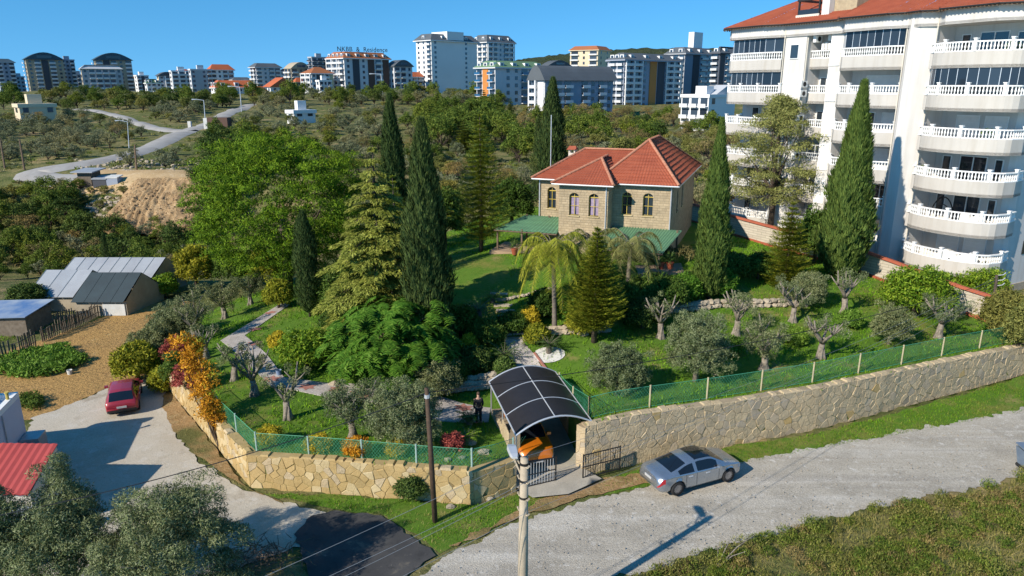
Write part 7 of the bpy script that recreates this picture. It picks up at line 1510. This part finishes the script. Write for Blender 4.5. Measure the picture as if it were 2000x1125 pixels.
PATHP = gxy((552, 592), (487, 632), (431, 666), (476, 703), (505, 732), (530, 754), (600, 768), (655, 780), (745, 790), (800, 800)) + [(-3.9, 34.4), (-1.25, 34.6), (-1.2, 36.4)] + gxy((900, 788), (850, 772), (770, 760), (690, 750), (655, 752), (600, 744), (555, 738), (520, 692), (478, 656), (566, 596))
sheet('garden_path', PATHP, hG, .045, 'pavers', step=.5, sub=.4, skirt=.1)
for i, (px, py, r) in enumerate(((498, 644, .6), (528, 612, .55), (497, 672, .62), (530, 742, .6), (600, 757, .55), (660, 762, .6), (703, 772, .75), (760, 778, .6), (905, 798, .6))):
    c = g(px, py); sheet('paving_inlay', [(c.x + r * math.cos(t) * (1 if k % 2 else .55), c.y + r * .8 * math.sin(t) * (1 if k % 2 else .55)) for k, t in enumerate(np.linspace(0, 2 * math.pi, 12, False))], hG, .06, 'paver_red', step=.3, sub=.5)
sheet('upper_path', gxy((1005, 742), (1060, 722), (1040, 690), (1015, 660), (985, 660)), hG, .05, 'pavers', step=.5, sub=.4)
sheet('gravel_ring', [(lambda c: (c.x + 1.0 * math.cos(t), c.y + .8 * math.sin(t)))(g(1072, 694)) for t in np.linspace(0, 2 * math.pi, 20, False)], hG, .05, 'gravel_white', step=.3)
ed = g(1042, 692); e2 = g(1064, 722); single('path_edging', MB().frame_box(ed, e2 - ed, Vector((.12, 0, 0)), Vector((0, 0, .14))), 'paver_red', 'red brick edging along the upper garden path', 'edging')
stp = thing('stone_steps', 'stone steps climbing the garden beside the cycads', 'steps', tuple(g(1005, 660)))
for i in range(9):
    p = g(1008 - 4.2 * i, 664 - 11 * i); MB().box(p + Vector((0, .1, .02)), (1.25, .42, .16), R(random.uniform(-8, 8))).build('step', random.choice(('rock_pale', 'concrete')), stp)
# rockery walls and boulders: each rock its own part
def rockline(label, pts, n, smin, smax, rows=2, mat='rock_pale'):
    P = [g(*p) for p in pts]; root = thing('rock_wall', label, 'rock wall', tuple(P[0])); L = [0]
    for i in range(len(P) - 1): L.append(L[-1] + (P[i + 1] - P[i]).length)
    for r in range(rows):
        for k in range(n):
            s = L[-1] * (k + random.uniform(.2, .8)) / n; i = max(0, min(len(P) - 2, int(np.searchsorted(L, s)) - 1)); p = P[i].lerp(P[i + 1], (s - L[i]) / (L[i + 1] - L[i])); sc = random.uniform(smin, smax); me = random.choice(ROCKS)
            o = bpy.data.objects.new('rock', me); COL.objects.link(o)
            if not me.materials: me.materials.append(M(mat))
            o.parent = root; o.matrix_parent_inverse = Matrix.Translation(-ROOTLOC[root.name]); o.location = p + Vector((0, .25 * r, .1 + .42 * r * smax * 1.6)); o.scale = (sc * 1.25, sc, sc * .9); o.rotation_euler = (0, 0, random.uniform(0, 6.28))
rockline('low dry stone wall above the palm on the garden terrace', [(1035, 655), (1090, 652), (1190, 648)], 17, .2, .34, 2)
rockline('low stone terrace wall below the right veranda and cypress', [(1300, 612), (1400, 600), (1480, 600), (1530, 598), (1560, 590)], 24, .22, .36, 2)
rockline('shaded rockery wall behind the carport', [(868, 768), (900, 762), (940, 760), (965, 752)], 14, .2, .32, 3)
rockline('stone kerb along the edge of the house lawn', [(985, 588), (1030, 578), (1075, 566)], 12, .15, .24, 1)
for i, (px, py, s, lab) in enumerate(((874, 900, .17, 'round white boulder behind the wire fence, the leftmost'), (903, 896, .15, 'small white boulder behind the wire fence'), (945, 886, .24, 'largest pale boulder in the corner by the carport'), (920, 868, .22, 'pale boulder below the bright upright cycad'), (652, 752, .25, 'pale boulder on the kerb of the paved path'), (748, 750, .24, 'brown boulder under the fern leaf tree'), (880, 992, .18, 'yellow stone on the grass verge'), (955, 975, .16, 'white stone on the verge below the short stub wall'), (1140, 655, .3, 'orange brown boulder beside the dense araucaria'))):
    p = g(px, py); o = bpy.data.objects.new('boulder', rock_mesh(1, 20 + i)); COL.objects.link(o); o.data.materials.append(M('rock_pale')); o.location = p + Vector((0, 0, s * .3)); o.scale = (s * 1.2, s, s); tag(o, lab, 'boulder')
for px, py, s, mat, lab in ((545, 733, .17, 'tarp_blue', 'blue bucket on the lawn next to the paved path'), (137, 732, .17, 'sheet_white', 'white bucket beside the vegetable bed')):
    p = g(px, py); single('bucket', MB().lathe([(s * .75, 0), (s, s * 2), (s * .92, s * 2), (s * .68, .03)], p, 12), mat, lab, 'bucket')
for px, py, lab in ((1005, 500, 'terracotta pot on the left veranda edge'), (1290, 530, 'terracotta pot in front of the right veranda'), (1308, 532, 'second terracotta pot at the right veranda corner')):
    p = g(px, py); p.z = max(p.z, 4.68); r_ = thing('flower_pot', lab, 'pot', tuple(p)); MB().lathe([(.18, 0), (.27, .4), (.3, .42), (.3, .5), (.24, .5)], p, 12).build('pot', 'tile_red', r_); arr = blob(np.array([(p.x, p.y, p.z + .75)]), np.array([.4]), 150, .3, .06, 1.1); leafset('leaves', *arr, 'lf_cycad', r_)
sheet('planter_soil', gxy((1240, 520), (1330, 515), (1340, 545), (1250, 550)), hG, .06, 'paving_tan', step=.5)
arr = blob(np.array([tuple(g(1270 + 6 * k, 512 + random.uniform(-6, 6)) + Vector((0, 0, .7))) for k in range(14)]), np.full(14, .45), 90, .25, .07); o = leafset('bougainvillea', *arr, 'lf_brown'); tag(o, 'rusty orange bougainvillea under the eave of the right veranda', 'shrub')
# skip at the right edge of the road
sk_ = onz(1998, 918, .05); rt = thing('waste_bin', 'grey blue metal waste bin cut by the right picture edge', 'waste bin', tuple(sk_)); V = []
for zz, k in ((.2, .8), (1.05, 1.0)): V += [sk_ + Vector((x * .75 * k + .55, y * .5 * k, zz)) for x, y in ((-1, -1), (1, -1), (1, 1), (-1, 1))]
pm('bin_blue', (.20, .26, .34), (.15, .2, .27), 2, .5, metal=.3); MB().add(V, [(0, 1, 5, 4), (1, 2, 6, 5), (2, 3, 7, 6), (3, 0, 4, 7), (3, 2, 1, 0)]).build('body', 'bin_blue', rt); MB().frame_box(sk_ + Vector((-.22, -.52, 1.05)), Vector((1.54, 0, 0)), Vector((0, 1.04, .12)), Vector((0, 0, .06))).build('lid', 'bin_blue', rt)
for x in (0, 1.1): MB().tube([sk_ + Vector((x, -.45, .1)), sk_ + Vector((x, .45, .1))], .1, 10).build('wheel', 'rubber', rt)
# ---------------------------------------------------------------- person in dark clothes beside the carport
def person(label, p, face):
    root = thing('person', label, 'person', tuple(p)); ROOTLOC.pop(root.name, None)
    def skin(name, vs_, es, rs, mat):
        me = bpy.data.meshes.new(name); me.from_pydata(vs_, es, []); me.update(); o = link(name, me, mat, root, False); md = o.modifiers.new('s', 'SKIN'); md.use_smooth_shade = True
        for v_, r in zip(me.skin_vertices[0].data, rs): v_.radius = (r, r)
        me.skin_vertices[0].data[0].use_root = True; o.modifiers.new('u', 'SUBSURF').levels = 1; o.modifiers['u'].render_levels = 1; return o
    vs_ = [(0, 0, .92), (0, 0, 1.15), (0, .01, 1.38), (0, .0, 1.5), (0, -.01, 1.58), (0, -.02, 1.72)]; es = [(0, 1), (1, 2), (2, 3), (3, 4), (4, 5)]; rs = [.13, .13, .15, .06, .085, .075]
    for s in (-1, 1):
        b = len(vs_); vs_ += [(s * .18, 0, 1.40), (s * .24, .03, 1.13), (s * .22, -.10, .92), (s * .21, -.14, .84), (s * .1, 0, .88), (s * .11, -.02, .48), (s * .11, .02, .08), (s * .12, -.14, .03)]
        es += [(2, b), (b, b + 1), (b + 1, b + 2), (b + 2, b + 3), (0, b + 4), (b + 4, b + 5), (b + 5, b + 6), (b + 6, b + 7)]; rs += [.06, .05, .04, .035, .09, .065, .045, .04]
    pm('skin', (.45, .27, .19), None, 6, .6); pm('cloth_black', (.012, .012, .015), (.02, .02, .024), 8, .9); skin('body', vs_, es, rs, 'skin')
    tv = [(0, 0, .90), (0, 0, 1.15), (0, .01, 1.38), (0, .01, 1.47)]; te = [(0, 1), (1, 2), (2, 3)]; trd = [.155, .155, .17, .08]
    for s in (-1, 1): b = len(tv); tv += [(s * .18, 0, 1.40), (s * .24, .03, 1.13), (s * .225, -.09, .95)]; te += [(2, b), (b, b + 1), (b + 1, b + 2)]; trd += [.075, .065, .052]
    skin('jacket', tv, te, trd, 'cloth_black'); tv = [(0, 0, .93)]; te = []; trd = [.15]
    for s in (-1, 1): b = len(tv); tv += [(s * .1, 0, .85), (s * .11, -.02, .48), (s * .11, .02, .10)]; te += [(0, b), (b, b + 1), (b + 1, b + 2)]; trd += [.105, .08, .065]
    skin('trousers', tv, te, trd, 'cloth_black')
    MB().lathe([(.02, -.02), (.088, .0), (.092, .06), (.06, .12), (.01, .14)], (0, .005, 1.68), 12).build('hair', 'wood_dark', root, False, True)
    root.location = p; root.rotation_euler = (0, 0, face)
pp = Vector((-1.75, 34.3, 0)); pp.z = float(Hg(pp.x, pp.y)) + .05; person('person in black jacket and trousers standing beside the carport', pp, R(200))
# ---------------------------------------------------------------- grass, weeds and vegetables: too many to count
def blades(name, poly, dens, hf, L, W, mat, excl=(), patch=None):
    poly = np.array(poly); lo, hi = poly.min(0), poly.max(0); n = int(dens * np.prod(hi - lo)); P = rng.uniform(lo, hi, (n, 2)); k = pip(P, poly)
    for e in excl: k &= ~pip(P, e)
    P = P[k]
    if patch is not None: P = P[vnoise(P[:, 0], P[:, 1], patch, 3) > -.12 + .25 * rng.normal(size=len(P))]
    n = len(P); z = hf(P); B = np.c_[P, z - .02]; D = np.array([0, 0, 1.]) + .55 * rng.normal(size=(n, 3)); N = rsph(n); N[:, 2] *= .5; N += np.array([-.3, -.3, .5]); s = .5 + rng.random(n); o = leafset(name, B, D, N, L * s, W * s, mat); return tag(o, kind='stuff')
MOWN = gxy((862, 520), (880, 498), (985, 500), (1000, 560), (960, 600), (870, 590))
HOUSEP = [tuple(HP(a, b, 0).xy) for a, b in ((-15, -3), (-15, 16), (1, 16), (1, -5), (-5, -5), (-5, -3))]
blades('grass', GPOLY, 70, hG, .17, .055, 'grass_lawn', (PATHP, MOWN, HOUSEP), .35)
blades('mown_grass', MOWN, 90, hG, .06, .03, 'grass_verge')
RV = zp((1165, 940), (1290, 905), (1440, 872), (1600, 848), (1800, 798), (2020, 738), (2020, 802), (1800, 842), (1600, 878), (1440, 908), (1260, 950), (1180, 965)); sheet('verge', RV, hT, .02, 'lawn_soil', step=.7, jit=.2, sub=.3); blades('verge_grass', RV, 200, hT, .13, .03, 'grass_verge', (), .8); blades('verge_grass', RV, 230, hT, .12, .032, 'grass_lawn', (), .5)
LV = zp((500, 962), (640, 990), (740, 1003), (820, 1048), (860, 1080), (1000, 1015), (1100, 965), (1010, 962), (930, 985), (700, 968)); sheet('verge', LV, hT, .02, 'lawn_soil', step=.7, jit=.2, sub=.3); blades('verge_grass', LV, 320, hT, .12, .032, 'grass_lawn', (), .5); blades('verge_grass', LV, 110, hT, .15, .022, 'grass_dry', (), .9)
BK = zp((1160, 1150), (1330, 1098), (1500, 1050), (1700, 996), (1900, 958), (2060, 912), (2300, 880), (2300, 1300), (1100, 1300)); blades('bank_weeds', BK, 240, hT, .16, .03, 'weed', (), .5); blades('dry_grass', BK, 150, hT, .3, .012, 'grass_dry', (), .4)
lo, hi = np.array(BK).min(0), np.array(BK).max(0); C = rng.uniform(lo, hi, (2600, 2)); C = C[pip(C, BK)]; C = C[vnoise(C[:, 0], C[:, 1], .45, 7) > -.22 + .2 * rng.normal(size=len(C))]; C3 = np.c_[C, hT(C) + .05]
for j, (mt, rr_) in enumerate((('weed', .6), ('lf_bush', .5), ('grass_verge', .5), ('lf_scrub', .6), ('lf_brown', .4), ('lf_green_far', .55))): c = C3[j::6]; tag(leafset('bank_bushes', *blob(c, rng.uniform(.2, rr_, len(c)), 190, .095, .034, .95, .7, .7, -.02), mt), kind='stuff')
VB = zp((-20, 715), (60, 690), (130, 680), (165, 705), (150, 728), (60, 738), (-20, 735)); Cv = rng.uniform(np.array(VB).min(0), np.array(VB).max(0), (260, 2)); Cv = Cv[pip(Cv, VB)]; tag(leafset('vegetable_bed', *blob(np.c_[Cv, np.full(len(Cv), .2)], rng.uniform(.25, .5, len(Cv)), 70, .2, .1, .8), 'lf_veg'), kind='stuff')
Cv = np.array([tuple(onz(random.uniform(35, 75), random.uniform(775, 795), .15)) for _ in range(22)]); tag(leafset('leaf_heap', *blob(Cv, rng.uniform(.25, .45, len(Cv)), 90, .15, .06), 'lf_bush'), kind='stuff')
YG = zp((-20, 672), (60, 655), (190, 606), (260, 600), (90, 628), (-20, 650)); blades('yard_grass', YG, 60, hT, .2, .05, 'grass_lawn')
DV = zp((330, 800), (420, 905), (480, 955), (560, 985), (430, 930), (360, 860), (330, 830)); blades('dry_verge', DV, 60, hT, .16, .03, 'grass_dry')
rubble('road_stones', [(p[0], p[1], .05) for p in rng.uniform([-14, 20], [30, 36], (2600, 2)) if pip([p], ROADP)[0]], .012, .035, 'rock_pale')
blades('field_weeds', FIELDP, 5, hT, .14, .04, 'grass_dry', (), .7)
# brushwood heap and dead branches
def sticks(name, label, c, n, r, L, mat, cat):
    mb = MB()
    for _ in range(n):
        p = Vector(c) + Vector((random.gauss(0, r), random.gauss(0, r * .6), random.uniform(.05, .5))); a = random.uniform(0, 6.28); e = random.uniform(-.2, .5); d = Vector((math.cos(a), math.sin(a), e)) * random.uniform(.4, 1) * L; mb.tube([p, p + d * .5 + Vector((0, 0, random.uniform(-.08, .08))), p + d], [.02, .016, .006], 4)
    o = mb.build(name, mat, None); return tag(o, label, cat, None, 'stuff')
sticks('brushwood', 'heap of cut brushwood at the bottom edge', onz(500, 1100, 0), 160, .8, .9, 'wood_old', 'brushwood')
db = onz(1400, 1110, 0); mb = MB()
for a, l in ((.5, 1.9), (.9, 1.4), (.25, 1.2), (1.3, .9)): d = Vector((math.cos(a), math.sin(a), .45)) * l; mb.tube([db, db + d * .5 + Vector((.05, .1, .1)), db + d], [.035, .025, .008], 5)
single('dead_branch', mb, 'bark_olive', 'bare grey dead branch on the weedy bank', 'branch')
